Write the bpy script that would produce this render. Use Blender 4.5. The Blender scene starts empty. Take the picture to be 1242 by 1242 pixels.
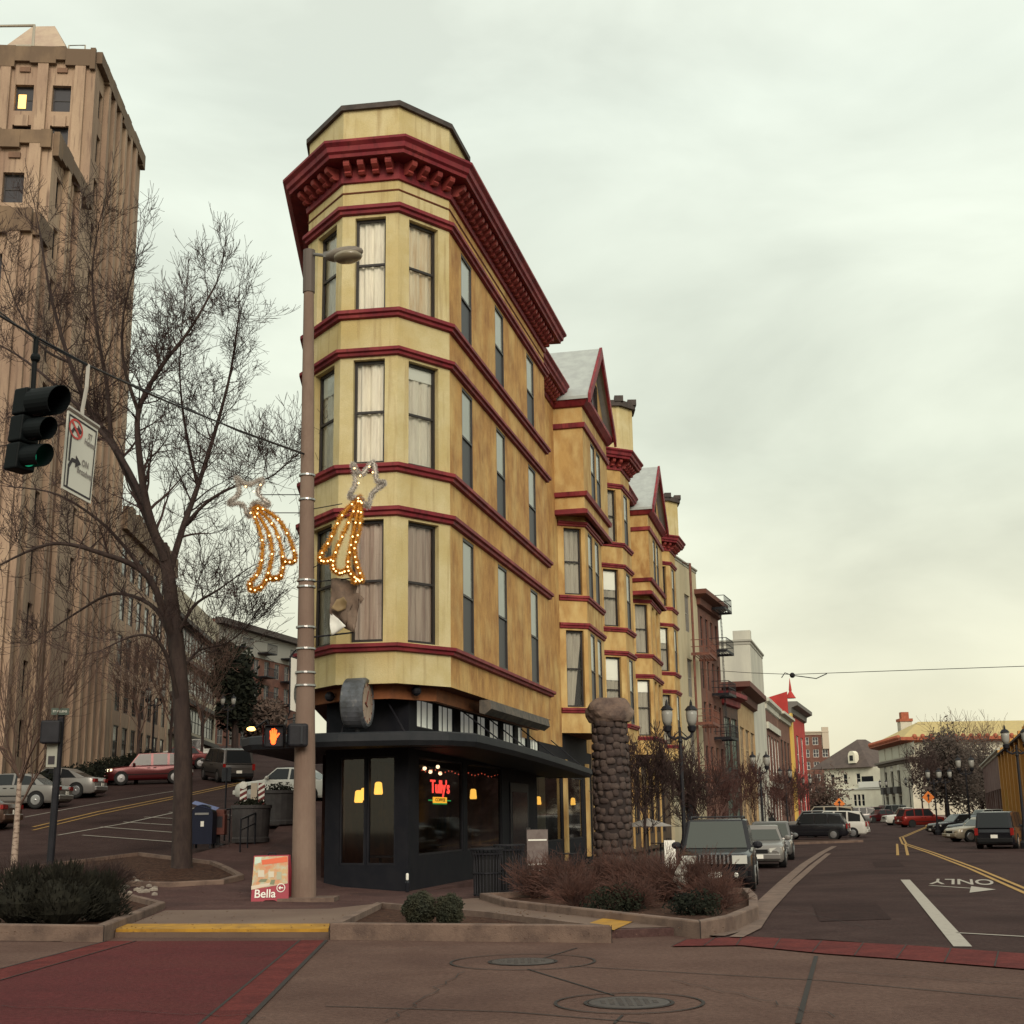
import bpy, bmesh, math, random
from mathutils import Vector, Matrix
# ------------------------------------------------------------------ camera, world, sun, exposure
sc = bpy.context.scene
COL = sc.collection
FPX, PITCH, ROLL, EYE = 1595.0, math.atan(369/1595), -0.015, 1.9
cd = bpy.data.cameras.new('camera'); cam = bpy.data.objects.new('camera', cd); COL.objects.link(cam)
cd.sensor_width = 36; cd.lens = 36*FPX/1242; cd.clip_start = .1; cd.clip_end = 4000
cam.location = (0, 0, EYE)
CM = Matrix.Rotation(math.pi/2+PITCH, 4, 'X') @ Matrix.Rotation(ROLL, 4, 'Z')
cam.rotation_euler = CM.to_euler()
sc.camera = cam
sc.view_settings.view_transform = 'Standard'; sc.view_settings.look = 'None'
sc.view_settings.exposure = 0.16; sc.view_settings.gamma = 1
sc.cycles.max_bounces = 6; sc.cycles.transparent_max_bounces = 12
SUN_EL, SUN_AZ = math.radians(26), math.radians(170)      # azimuth: clockwise from +Y
w = bpy.data.worlds.new("World"); sc.world = w; w.use_nodes = True
nt = w.node_tree; N = nt.nodes; L = nt.links; N.clear()
def nn(t, **k):
    n = N.new(t)
    for a, b in k.items(): setattr(n, a, b)
    return n
out = nn('ShaderNodeOutputWorld'); bg = nn('ShaderNodeBackground'); bg.inputs[1].default_value = 1.0
tc = nn('ShaderNodeTexCoord'); sep = nn('ShaderNodeSeparateXYZ'); L.new(tc.outputs['Generated'], sep.inputs[0])
ramp = nn('ShaderNodeValToRGB'); L.new(sep.outputs['Z'], ramp.inputs[0])
cr = ramp.color_ramp
stops = [(0.0, (.83, .76, .53)), (.1, (.84, .82, .62)), (.25, (.77, .81, .66)), (.5, (.85, .92, .80)), (1.0, (.92, .90, .78))]
cr.elements[0].position = stops[0][0]; cr.elements[0].color = stops[0][1]+(1,)
cr.elements[1].position = stops[-1][0]; cr.elements[1].color = stops[-1][1]+(1,)
for p, c in stops[1:-1]:
    e = cr.elements.new(p); e.color = c+(1,)
mp = nn('ShaderNodeMapping'); mp.inputs['Scale'].default_value = (1.0, 1.0, 2.6); L.new(tc.outputs['Generated'], mp.inputs[0])
no = nn('ShaderNodeTexNoise'); no.inputs['Scale'].default_value = 3.1; no.inputs['Detail'].default_value = 6; no.inputs['Roughness'].default_value = .5
no.inputs['Distortion'].default_value = .35
L.new(mp.outputs[0], no.inputs['Vector'])
mr = nn('ShaderNodeMapRange'); mr.inputs[1].default_value = .32; mr.inputs[2].default_value = .68; mr.inputs[3].default_value = .76; mr.inputs[4].default_value = 1.035
L.new(no.outputs[0], mr.inputs[0])
# the overcast is brighter behind the photographer
bk = nn('ShaderNodeMapRange'); bk.inputs[1].default_value = .25; bk.inputs[2].default_value = -.7; bk.inputs[3].default_value = 1.0; bk.inputs[4].default_value = 1.15
L.new(sep.outputs['Y'], bk.inputs[0])
mu = nn('ShaderNodeMath', operation='MULTIPLY'); L.new(mr.outputs[0], mu.inputs[0]); L.new(bk.outputs[0], mu.inputs[1])
vm = nn('ShaderNodeVectorMath', operation='SCALE'); L.new(ramp.outputs[0], vm.inputs[0]); L.new(mu.outputs[0], vm.inputs['Scale'])
sky = nn('ShaderNodeTexSky', sky_type='NISHITA', sun_disc=False); sky.sun_elevation = SUN_EL; sky.sun_rotation = SUN_AZ
sv = nn('ShaderNodeVectorMath', operation='SCALE'); L.new(sky.outputs[0], sv.inputs[0]); sv.inputs['Scale'].default_value = .006
ad = nn('ShaderNodeVectorMath', operation='ADD'); L.new(vm.outputs[0], ad.inputs[0]); L.new(sv.outputs[0], ad.inputs[1])
L.new(ad.outputs[0], bg.inputs[0]); L.new(bg.outputs[0], out.inputs[0])
sd = bpy.data.lights.new('sun', 'SUN'); sd.energy = 2.1; sd.angle = math.radians(28); sd.color = (1, .86, .70)
sun = bpy.data.objects.new('sun', sd); COL.objects.link(sun)
sdir = Vector((math.sin(SUN_AZ)*math.cos(SUN_EL), math.cos(SUN_AZ)*math.cos(SUN_EL), math.sin(SUN_EL)))
sun.rotation_euler = sdir.to_track_quat('Z', 'Y').to_euler()
sun.location = sdir*60

# ------------------------------------------------------------------ pixel helpers (real points at real depths)
def ray(px, py): return (CM.to_3x3() @ Vector(((px-621)/FPX, -(py-621)/FPX, -1)))
def at(px, py, Y):
    d = ray(px, py); t = Y/d.y
    return Vector((d.x*t, Y, EYE+d.z*t))
def atz(px, py, z):
    d = ray(px, py); t = (z-EYE)/d.z
    return Vector((d.x*t, d.y*t, z))
def ss(t): t = max(0., min(1., t)); return t*t*(3-2*t)
def hl(Y):
    a = max(0., Y-28); a = a*a/(a+3) if a > 0 else 0
    if a > 110: a = 110+(a-110)*.15
    return .088*a
def hr(Y): return .009*max(0., Y-100) + .03*max(0., Y-235)
def hh(X, Y):
    X0 = -3+.08*(Y-35); k = ss((X0-X)/5)
    return k*hl(Y)+(1-k)*hr(Y)
def G(px, py, dz=0.):
    z = dz
    lo, hi = 8., 400.; d = ray(px, py)
    Y = 8.
    while Y < 400:                       # march to the terrain
        t = Y/d.y; zz = EYE+d.z*t
        if zz < hh(d.x*t, Y)+dz: break
        Y += .1
    t = Y/d.y
    return Vector((d.x*t, Y, hh(d.x*t, Y)+dz))

# ------------------------------------------------------------------ materials
MATS = {}
def mat(name, col, rough=.8, col2=None, scale=4., detail=6, bump=0., bscale=None, metal=0., spec=.4, stretch=(1, 1, 1), lo=.4, hi=.62,
        emit=None, estr=1., col3=None, scale3=.5, lo3=.45, hi3=.7, coat=0., speck=0., streak=None):
    if name in MATS: return MATS[name]
    m = bpy.data.materials.new(name); m.use_nodes = True; t = m.node_tree; P = t.nodes['Principled BSDF']
    P.inputs['Base Color'].default_value = (*col, 1); P.inputs['Roughness'].default_value = rough; P.inputs['Metallic'].default_value = metal
    P.inputs['Specular IOR Level'].default_value = spec; P.inputs['Coat Weight'].default_value = coat
    def mapped():
        c = t.nodes.new('ShaderNodeNewGeometry'); q = t.nodes.new('ShaderNodeMapping'); q.inputs['Scale'].default_value = stretch
        t.links.new(c.outputs['Position'], q.inputs[0]); return q.outputs[0]
    src = None
    if col2 or bump:
        src = mapped()
    cur = None
    if col2:
        n = t.nodes.new('ShaderNodeTexNoise'); n.inputs['Scale'].default_value = scale; n.inputs['Detail'].default_value = detail
        n.inputs['Roughness'].default_value = .68
        t.links.new(src, n.inputs['Vector'])
        r = t.nodes.new('ShaderNodeMapRange'); r.inputs[1].default_value = lo; r.inputs[2].default_value = hi; t.links.new(n.outputs[0], r.inputs[0])
        x = t.nodes.new('ShaderNodeMix'); x.data_type = 'RGBA'; x.inputs[6].default_value = (*col, 1); x.inputs[7].default_value = (*col2, 1)
        t.links.new(r.outputs[0], x.inputs[0]); cur = x.outputs[2]
        if col3:
            n = t.nodes.new('ShaderNodeTexNoise'); n.inputs['Scale'].default_value = scale3; n.inputs['Detail'].default_value = 5
            t.links.new(src, n.inputs['Vector'])
            r = t.nodes.new('ShaderNodeMapRange'); r.inputs[1].default_value = lo3; r.inputs[2].default_value = hi3; t.links.new(n.outputs[0], r.inputs[0])
            x = t.nodes.new('ShaderNodeMix'); x.data_type = 'RGBA'; x.inputs[7].default_value = (*col3, 1)
            t.links.new(cur, x.inputs[6]); t.links.new(r.outputs[0], x.inputs[0]); cur = x.outputs[2]
        if streak:
            q = t.nodes.new('ShaderNodeMapping'); q.inputs['Scale'].default_value = (4, 4, .7 if name.startswith('stucco_o') else .3); gg = t.nodes.new('ShaderNodeNewGeometry'); t.links.new(gg.outputs['Position'], q.inputs[0])
            n = t.nodes.new('ShaderNodeTexNoise'); n.inputs['Scale'].default_value = 1.6; n.inputs['Detail'].default_value = 5; t.links.new(q.outputs[0], n.inputs['Vector'])
            r = t.nodes.new('ShaderNodeMapRange'); r.inputs[1].default_value = .54; r.inputs[2].default_value = .74; r.inputs[4].default_value = streak[3]; t.links.new(n.outputs[0], r.inputs[0])
            x = t.nodes.new('ShaderNodeMix'); x.data_type = 'RGBA'; x.inputs[7].default_value = (*streak[:3], 1); t.links.new(cur, x.inputs[6]); t.links.new(r.outputs[0], x.inputs[0]); cur = x.outputs[2]
        if speck:
            n = t.nodes.new('ShaderNodeTexNoise'); n.inputs['Scale'].default_value = 15 if bump >= .4 and spec < .2 else 38; n.inputs['Detail'].default_value = 4; n.inputs['Roughness'].default_value = .8; t.links.new(src, n.inputs['Vector'])
            r = t.nodes.new('ShaderNodeMapRange'); r.inputs[1].default_value = .3; r.inputs[2].default_value = .7; r.inputs[3].default_value = 1-speck; r.inputs[4].default_value = 1+speck; t.links.new(n.outputs[0], r.inputs[0])
            x = t.nodes.new('ShaderNodeVectorMath'); x.operation = 'SCALE'; t.links.new(cur, x.inputs[0]); t.links.new(r.outputs[0], x.inputs['Scale']); cur = x.outputs[0]
        t.links.new(cur, P.inputs['Base Color'])
    if bump:
        n = t.nodes.new('ShaderNodeTexNoise'); n.inputs['Scale'].default_value = bscale or scale*4; n.inputs['Detail'].default_value = 8
        t.links.new(src, n.inputs['Vector'])
        b = t.nodes.new('ShaderNodeBump'); b.inputs['Strength'].default_value = bump; b.inputs['Distance'].default_value = .02
        t.links.new(n.outputs[0], b.inputs['Height']); t.links.new(b.outputs[0], P.inputs['Normal'])
    if emit: P.inputs['Emission Color'].default_value = (*emit, 1); P.inputs['Emission Strength'].default_value = estr
    MATS[name] = m; return m
def glassmat(name, tint=(.9, .92, .9), refl=.12):
    m = bpy.data.materials.new(name); m.use_nodes = True; t = m.node_tree; t.nodes.clear()
    o = t.nodes.new('ShaderNodeOutputMaterial'); mx = t.nodes.new('ShaderNodeMixShader'); g = t.nodes.new('ShaderNodeBsdfGlossy'); tr = t.nodes.new('ShaderNodeBsdfTransparent')
    g.inputs['Roughness'].default_value = .04; tr.inputs[0].default_value = (*tint, 1)
    f = t.nodes.new('ShaderNodeFresnel'); f.inputs[0].default_value = 1.5; a = t.nodes.new('ShaderNodeMath'); a.operation = 'ADD'; a.inputs[1].default_value = refl; a.use_clamp = True
    t.links.new(f.outputs[0], a.inputs[0]); t.links.new(a.outputs[0], mx.inputs[0]); t.links.new(tr.outputs[0], mx.inputs[1]); t.links.new(g.outputs[0], mx.inputs[2]); t.links.new(mx.outputs[0], o.inputs[0])
    MATS[name] = m; return m
# stucco: fresh pale coat on the round nose, weathered ochre along the side street
M_NOSE = mat('stucco_pale', (.54, .465, .265), .85, (.48, .40, .20), 1.2, bump=.4, bscale=30, col3=(.43, .32, .12), scale3=.45, lo3=.48, hi3=.76, streak=(.26, .17, .07, .55), speck=.10)
M_OCH = mat('stucco_ochre', (.52, .30, .10), .9, (.30, .145, .050), 1.5, stretch=(1, 1, .7), bump=.4, bscale=30, col3=(.60, .42, .17), scale3=.9, lo3=.48, hi3=.75, lo=.36, hi=.68, streak=(.17, .08, .032, .4), speck=.16)
M_BAY = mat('stucco_bay', (.47, .305, .115), .9, (.30, .165, .060), 1.5, stretch=(1, 1, .45), bump=.4, bscale=30, lo=.38, hi=.68, col3=(.53, .39, .17), scale3=2.1)
M_TRIM = mat('red_trim_paint', (.19, .019, .028), .6, (.12, .014, .022), 3, spec=.25, col3=(.26, .04, .042), scale3=1.5, streak=(.05, .01, .012, .6), speck=.12)
M_BRK = mat('red_bracket_paint', (.28, .048, .04), .6, (.20, .03, .03), 3)
M_SOF = mat('soffit_paint', (.16, .052, .02), .8, (.11, .034, .016), 2)
M_SASH = mat('sash_paint', (.022, .018, .018), .5)
M_CURT = mat('curtain_lace', (.86, .83, .72), .95, (.55, .50, .43), 2.4, stretch=(3, 3, .25), lo=.45, hi=.75)
M_CURT2 = mat('curtain_stained', (.86, .78, .60), .95, (.62, .42, .22), 1.6, stretch=(3, 3, .3), lo=.45, hi=.7)
M_LOWP = mat('dull_dark_pane', (.03, .03, .036), .4, spec=.12)
M_BLIND_SKY = mat('blind_and_sky_pale', (.80, .82, .76), .7)  # roller blinds, and the sky reflection painted into upper sashes as a pale panel
M_ROOM = mat('dark_room', (.02, .017, .02), .9)
M_GLASS = glassmat('clear_glass', tint=(.97, .97, .96), refl=.0)
M_SHOPG = glassmat('shop_glass', tint=(.72, .72, .72), refl=.0)
M_DKGL = mat('dark_glass', (.012, .013, .017), .12, spec=.3)
M_MIDGL = mat('far_glass', (.045, .043, .05), .25, spec=.22)
M_SHOP = mat('shopfront_paint', (.0085, .0092, .0135), .75, (.013, .013, .017), 2, spec=.15)
M_CANO = mat('canopy_metal', (.018, .021, .026), .6, (.026, .028, .033), 2, spec=.25)
M_ROOFD = mat('roof_edge_dark', (.04, .032, .03), .8, (.07, .055, .05), 3)
M_ROOFL = mat('metal_roof_pale', (.36, .39, .38), .5, (.30, .32, .32), 2)
M_CURTM = mat('curtain_mauve', (.56, .47, .40), .95, (.33, .24, .21), 2.0, stretch=(4, 4, .2), lo=.42, hi=.68)
M_CURTG = mat('curtain_grey', (.40, .38, .32), .95, (.24, .22, .19), 2.4, stretch=(3, 3, .25), lo=.45, hi=.75)
M_ASPH = mat('asphalt', (.041, .0235, .0225), .95, (.056, .034, .032), 1.2, detail=14, bump=.7, bscale=60, col3=(.024, .013, .013), scale3=.3, lo3=.5, hi3=.7, spec=.1, speck=.4)
M_CONC = mat('street_concrete', (.094, .055, .045), .95, (.118, .072, .059), .6, detail=14, bump=.6, bscale=50, col3=(.066, .037, .032), scale3=.25, lo3=.48, hi3=.75, spec=.12, speck=.34)
M_WALK = mat('sidewalk_concrete', (.135, .088, .068), .9, (.10, .064, .050), .8, detail=12, bump=.4, bscale=50, col3=(.17, .118, .09), scale3=.4)
M_WALKD = mat('sidewalk_dark', (.072, .039, .037), .95, (.094, .054, .049), 1., detail=12, bump=.4, bscale=50, col3=(.052, .030, .029), scale3=.6, lo3=.5, hi3=.7, spec=.12, speck=.3)
M_CURB = mat('curb_concrete', (.175, .118, .092), .9, (.10, .066, .054), 2, detail=12, bump=.5, bscale=40)
M_RED = mat('red_crosswalk', (.092, .022, .024), .95, (.070, .018, .020), 1.2, detail=14, bump=.5, bscale=60, col3=(.092, .025, .025), scale3=.6, spec=.12, speck=.34)
M_RED2 = mat('red_crosswalk_border', (.125, .028, .026), .95, (.085, .020, .020), 1.6, detail=12, bump=.4, bscale=60, spec=.12, speck=.3)
M_JOINT = mat('joint_tar', (.02, .016, .015), .9)
M_YEL = mat('yellow_curb_paint', (.42, .22, .02), .7, (.27, .14, .02), 3)
M_YELL = mat('yellow_line_paint', (.36, .21, .05), .8, (.16, .09, .04), 6, lo=.5, hi=.7)
M_WHT = mat('white_line_paint', (.34, .31, .27), .8, (.25, .23, .2), 6, lo=.5, hi=.72)
M_SOIL = mat('bed_soil', (.036, .019, .015), .95, (.075, .040, .028), 7, detail=12, bump=1., bscale=20, spec=.1, speck=.55)
M_IRON = mat('cast_iron', (.04, .034, .034), .6, (.06, .05, .046), 8)
M_BLK = mat('black_metal', (.009, .009, .013), .55, (.015, .015, .020), 3, spec=.25)
M_BARK = mat('bark_dark', (.028, .018, .017), .95, (.048, .032, .027), 6, bump=.8, bscale=14, stretch=(1, 1, .3))
M_TWIG = mat('twig_brown', (.045, .026, .024), .95)
M_STEEL = mat('steel', (.4, .4, .4), .35, metal=1)
M_CHROME = mat('chrome', (.65, .65, .65), .15, metal=1)
M_RUB = mat('rubber', (.012, .012, .012), .8)
M_POLE = mat('pole_concrete', (.165, .11, .085), .85, (.21, .148, .115), 2, bump=.3, bscale=30, stretch=(1, 1, .4), col3=(.14, .09, .07), scale3=.5, lo3=.5, hi3=.8)
M_WHITE = mat('white_paint', (.75, .74, .68), .6)
M_RIM = mat('alloy', (.35, .35, .36), .3, metal=.8)

# ------------------------------------------------------------------ mesh helpers
class MB:
    def __init__(s): s.v = []; s.f = []; s.m = []; s.mi = 0
    def add(s, vs, fs):
        b = len(s.v); s.v += [tuple(v) for v in vs]
        for f in fs: s.f.append(tuple(b+i for i in f)); s.m.append(s.mi)
        return s
    def box(s, c, d, R=None):
        vs = [Vector(((i & 1)*2-1, (i >> 1 & 1)*2-1, (i >> 2 & 1)*2-1)) for i in range(8)]
        vs = [Vector((v.x*d[0]/2, v.y*d[1]/2, v.z*d[2]/2)) for v in vs]
        if R is not None: vs = [R @ v for v in vs]
        c = Vector(c)
        return s.add([v+c for v in vs], [(0, 2, 3, 1), (4, 5, 7, 6), (0, 1, 5, 4), (2, 6, 7, 3), (0, 4, 6, 2), (1, 3, 7, 5)])
    def prism(s, poly, z0, z1, caps=True):
        n = len(poly); vs = [(p[0], p[1], z0) for p in poly]+[(p[0], p[1], z1) for p in poly]
        fs = [(i, (i+1) % n, n+(i+1) % n, n+i) for i in range(n)]
        if caps: fs += [tuple(range(n-1, -1, -1)), tuple(range(n, 2*n))]
        return s.add(vs, fs)
    def quad(s, *p): return s.add(p, [tuple(range(len(p)))])
    def tube(s, path, r, n=6, cap=True):
        path = [Vector(p) for p in path]; k = len(path)
        rs = r if isinstance(r, (list, tuple)) else [r]*k
        vs = []; up = None
        for i, p in enumerate(path):
            d = (path[min(i+1, k-1)]-path[max(i-1, 0)])
            d = d.normalized() if d.length > 1e-9 else Vector((0, 0, 1))
            if up is None:
                up = d.orthogonal().normalized()
            else:
                up = (up-d*up.dot(d)); up = up.normalized() if up.length > 1e-6 else d.orthogonal().normalized()
            q = d.cross(up)
            for j in range(n):
                a = 2*math.pi*j/n; vs.append(p+(up*math.cos(a)+q*math.sin(a))*rs[i])
        fs = [(i*n+j, i*n+(j+1) % n, (i+1)*n+(j+1) % n, (i+1)*n+j) for i in range(k-1) for j in range(n)]
        if cap and n > 2: fs += [tuple(range(n-1, -1, -1)), tuple(range((k-1)*n, k*n))]
        return s.add(vs, fs)
    def lathe(s, prof, c=(0, 0, 0), n=16, R=None, sc2=(1, 1)):
        vs = []
        for r, z in prof:
            for j in range(n):
                a = 2*math.pi*j/n; v = Vector((r*math.cos(a)*sc2[0], r*math.sin(a)*sc2[1], z))
                if R is not None: v = R @ v
                vs.append(v+Vector(c))
        k = len(prof)
        fs = [(i*n+j, i*n+(j+1) % n, (i+1)*n+(j+1) % n, (i+1)*n+j) for i in range(k-1) for j in range(n)]
        fs += [tuple(range(n-1, -1, -1)), tuple(range((k-1)*n, k*n))]
        return s.add(vs, fs)
    def ball(s, c, r, n=8, m=5, sq=(1, 1, 1)):
        vs = []; fs = []
        for i in range(m+1):
            t = math.pi*i/m
            for j in range(n):
                a = 2*math.pi*j/n; vs.append((c[0]+r*sq[0]*math.sin(t)*math.cos(a), c[1]+r*sq[1]*math.sin(t)*math.sin(a), c[2]+r*sq[2]*math.cos(t)))
        fs = [(i*n+j, (i+1)*n+j, (i+1)*n+(j+1) % n, i*n+(j+1) % n) for i in range(m) for j in range(n)]
        return s.add(vs, fs)
    def build(s, name, mats, parent=None, world=True, smooth=False, bevel=0., T=None):
        vs = s.v
        if T is not None: vs = [T @ Vector(v) for v in vs]
        if parent is not None and world:
            I = TM[parent.name].inverted(); vs = [I @ Vector(v) for v in vs]
        me = bpy.data.meshes.new(name); me.from_pydata([tuple(v) for v in vs], [], s.f)
        mats = mats if isinstance(mats, (list, tuple)) else [mats]
        for m in mats: me.materials.append(m)
        if len(mats) > 1: me.polygons.foreach_set('material_index', s.m)
        if smooth: me.polygons.foreach_set('use_smooth', [True]*len(me.polygons))
        me.update()
        o = bpy.data.objects.new(name, me); COL.objects.link(o)
        if parent is not None: o.parent = parent; TM[o.name] = TM[parent.name]
        else: TM[o.name] = Matrix.Identity(4)
        if bevel:
            b = o.modifiers.new('bevel', 'BEVEL'); b.width = bevel; b.segments = 3; b.limit_method = 'ANGLE'; b.angle_limit = math.radians(35)
        return o
TM = {}
def tag(o, label=None, cat=None, group=None, kind=None):
    if label: o['label'] = label
    if cat: o['category'] = cat
    if group: o['group'] = group
    if kind: o['kind'] = kind
    return o
def thing(name, label, cat, loc=(0, 0, 0), rz=0., group=None):
    o = bpy.data.objects.new(name, None); COL.objects.link(o); o.location = loc; o.rotation_euler = (0, 0, rz); o.empty_display_size = .2
    TM[o.name] = Matrix.Translation(Vector(loc)) @ Matrix.Rotation(rz, 4, 'Z')
    return tag(o, label, cat, group)
def kids(o): return [c for c in CH.get(o.name, [])]
def dup(o, loc=None, rz=None, label=None, parent=None, scale=None, cat=None):
    c = o.copy(); COL.objects.link(c)
    if parent is not None: c.parent = parent
    if loc is not None: c.location = loc
    if rz is not None: c.rotation_euler = (0, 0, rz)
    if scale is not None: c.scale = (scale,)*3
    if label: c['label'] = label
    for k in [x for x in list(COL.objects) if x.parent == o]: dup(k, parent=c)
    return c
def text_mesh(name, s, size, m, parent, T, ext=.004, align='CENTER', sx=1.):
    cu = bpy.data.curves.new('lettering', 'FONT'); cu.body = s; cu.size = size; cu.extrude = ext; cu.align_x = align; cu.align_y = 'CENTER'; cu.offset = size*.012
    to = bpy.data.objects.new('lettering', cu); COL.objects.link(to)
    dg = bpy.context.evaluated_depsgraph_get(); me = bpy.data.meshes.new_from_object(to.evaluated_get(dg))
    bpy.data.objects.remove(to); bpy.data.curves.remove(cu)
    mt = T @ Matrix.Diagonal((sx, 1, 1, 1))
    if parent is not None: mt = TM[parent.name].inverted() @ mt
    me.transform(mt); me.materials.clear(); me.materials.append(m); me.name = name
    o = bpy.data.objects.new(name, me); COL.objects.link(o)
    if parent is not None: o.parent = parent; TM[o.name] = TM[parent.name]
    return o
def frame(o, x, z):      # matrix with local x -> x, local y -> z(up), local z -> x cross z
    x = Vector(x).normalized(); z = Vector(z).normalized(); n = x.cross(z).normalized(); z = n.cross(x)
    m = Matrix((x, z, n)).transposed().to_4x4(); m.translation = Vector(o); return m
Z = Vector((0, 0, 1))

def sheet(name, poly, dz, m, z0=None, cell=2.0, skirt=None, flat=False):
    """polygon in plan draped on the terrain; skirt = depth of its vertical sides (kerb face)"""
    bm = bmesh.new(); vs = [bm.verts.new((p[0], p[1], 0)) for p in poly]; bm.faces.new(vs)
    xs = [p[0] for p in poly]; ys = [p[1] for p in poly]
    if not flat:
        def cuts(a, b, lines, nrm, ax):
            for c in lines:
                if a < c < b:
                    co = [0, 0, 0]; co[ax] = c
                    bmesh.ops.bisect_plane(bm, geom=bm.verts[:]+bm.edges[:]+bm.faces[:], plane_co=co, plane_no=nrm, dist=1e-5)
        xl = [i*1.5-42 for i in range(38)]; yl = [22+i*3 for i in range(36)]+[130+i*8 for i in range(40)]
        cuts(min(xs), max(xs), xl, (1, 0, 0), 0); cuts(min(ys), max(ys), yl, (0, 1, 0), 1)
    for f in bm.faces:
        if f.normal.z < 0: f.normal_flip()
    bm.normal_update()
    for f in bm.faces:
        if f.normal.z < 0: f.normal_flip()
    for v in bm.verts: v.co.z = hh(v.co.x, v.co.y)+dz
    if skirt:
        be = [e for e in bm.edges if len(e.link_faces) == 1]
        r = bmesh.ops.extrude_edge_only(bm, edges=be)
        for v in [g for g in r['geom'] if isinstance(g, bmesh.types.BMVert)]: v.co.z -= skirt
    me = bpy.data.meshes.new(name); bm.to_mesh(me); bm.free(); me.materials.append(m)
    o = bpy.data.objects.new(name, me); COL.objects.link(o); TM[o.name] = Matrix.Identity(4)
    return o
def struct(o): o['kind'] = 'structure'; return o
def strip(path, wd, dz, mb, dense=True):
    """ribbon along a plan polyline, draped"""
    pts = []
    for a, b in zip(path, path[1:]):
        a = Vector(a[:2]); b = Vector(b[:2]); k = max(1, int((b-a).length/1.5))
        for i in range(k): pts.append(a.lerp(b, i/k))
    pts.append(Vector(path[-1][:2])); vs = []
    for i, p in enumerate(pts):
        d = (pts[min(i+1, len(pts)-1)]-pts[max(i-1, 0)]).normalized(); q = Vector((-d.y, d.x))*wd/2
        for s_ in (p+q, p-q): vs.append((s_.x, s_.y, hh(s_.x, s_.y)+dz))
    mb.add(vs, [(2*i+1, 2*i+3, 2*i+2, 2*i) for i in range(len(pts)-1)])
def off(path, d, closed=False):
    """offset a plan polyline to its right side by d with mitres"""
    P = [Vector(p[:2]) for p in path]; n = len(P); res = []
    for i in range(n):
        a = P[i]-P[i-1] if (i > 0 or closed) else None
        b = P[(i+1) % n]-P[i] if (i < n-1 or closed) else None
        na = Vector((a.y, -a.x)).normalized() if a is not None else None
        nb = Vector((b.y, -b.x)).normalized() if b is not None else None
        if na is None: m = nb*d
        elif nb is None: m = na*d
        else:
            s_ = na+nb; k = s_.length_squared
            m = s_*(2*d/k) if k > .25 else na*d
        res.append(P[i]+m)
    return res
def sweep(mb, path, prof, closed=False, caps=True):
    """profile [(out, z)...] swept along the plan path (out = to the right)"""
    rings = [off(path, o_, closed) for o_, z_ in prof]; n = len(path); k = len(prof)
    vs = [(rings[j][i].x, rings[j][i].y, prof[j][1]) for i in range(n) for j in range(k)]
    fs = []
    for i in range(n if closed else n-1):
        a = i*k; b = ((i+1) % n)*k
        for j in range(k-1): fs.append((a+j, b+j, b+j+1, a+j+1))
    if caps and not closed: fs += [tuple(range(k-1, -1, -1)), tuple((n-1)*k+j for j in range(k))]
    mb.add(vs, fs)
def wall(mb, A, B, z0, z1, holes=(), depth=.22):
    """vertical wall A->B (outside on the right), with rectangular openings (t0,t1,za,zb) and reveals"""
    A = Vector(A[:2]); B = Vector(B[:2]); Lx = (B-A).length; d = (B-A)/Lx; nrm = Vector((d.y, -d.x))
    ts = sorted({0., Lx, *[h_[0] for h_ in holes], *[h_[1] for h_ in holes]}); zs = sorted({z0, z1, *[h_[2] for h_ in holes], *[h_[3] for h_ in holes]})
    P = lambda t, z, o_=0.: (A.x+d.x*t+nrm.x*o_, A.y+d.y*t+nrm.y*o_, z)
    for a, b in zip(ts, ts[1:]):
        for c, e in zip(zs, zs[1:]):
            m_ = ((a+b)/2, (c+e)/2)
            if any(h_[0] < m_[0] < h_[1] and h_[2] < m_[1] < h_[3] for h_ in holes): continue
            mb.quad(P(a, c), P(b, c), P(b, e), P(a, e))
    for h_ in holes:
        t0, t1, a, b = h_[:4]; q = -depth
        mb.quad(P(t0, a), P(t0, b), P(t0, b, q), P(t0, a, q)); mb.quad(P(t1, b), P(t1, a), P(t1, a, q), P(t1, b, q))
        mb.quad(P(t1, a), P(t0, a), P(t0, a, q), P(t1, a, q)); mb.quad(P(t0, b), P(t1, b), P(t1, b, q), P(t0, b, q))
def wframe(A, B, o_=0.):
    A = Vector(A[:2]); B = Vector(B[:2]); d = (B-A).normalized(); n = Vector((d.y, -d.x))
    return lambda t, z, q=0.: Vector((A.x+d.x*t+n.x*(q+o_), A.y+d.y*t+n.y*(q+o_), z))
def bar(mb, P, t0, t1, z0, z1, q0, q1):
    c = [P(t, z, q) for q in (q1, q0) for t, z in ((t0, z0), (t1, z0), (t1, z1), (t0, z1))]
    mb.add(c, [(0, 1, 2, 3), (7, 6, 5, 4), (0, 4, 5, 1), (1, 5, 6, 2), (2, 6, 7, 3), (3, 7, 4, 0)])
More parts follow.
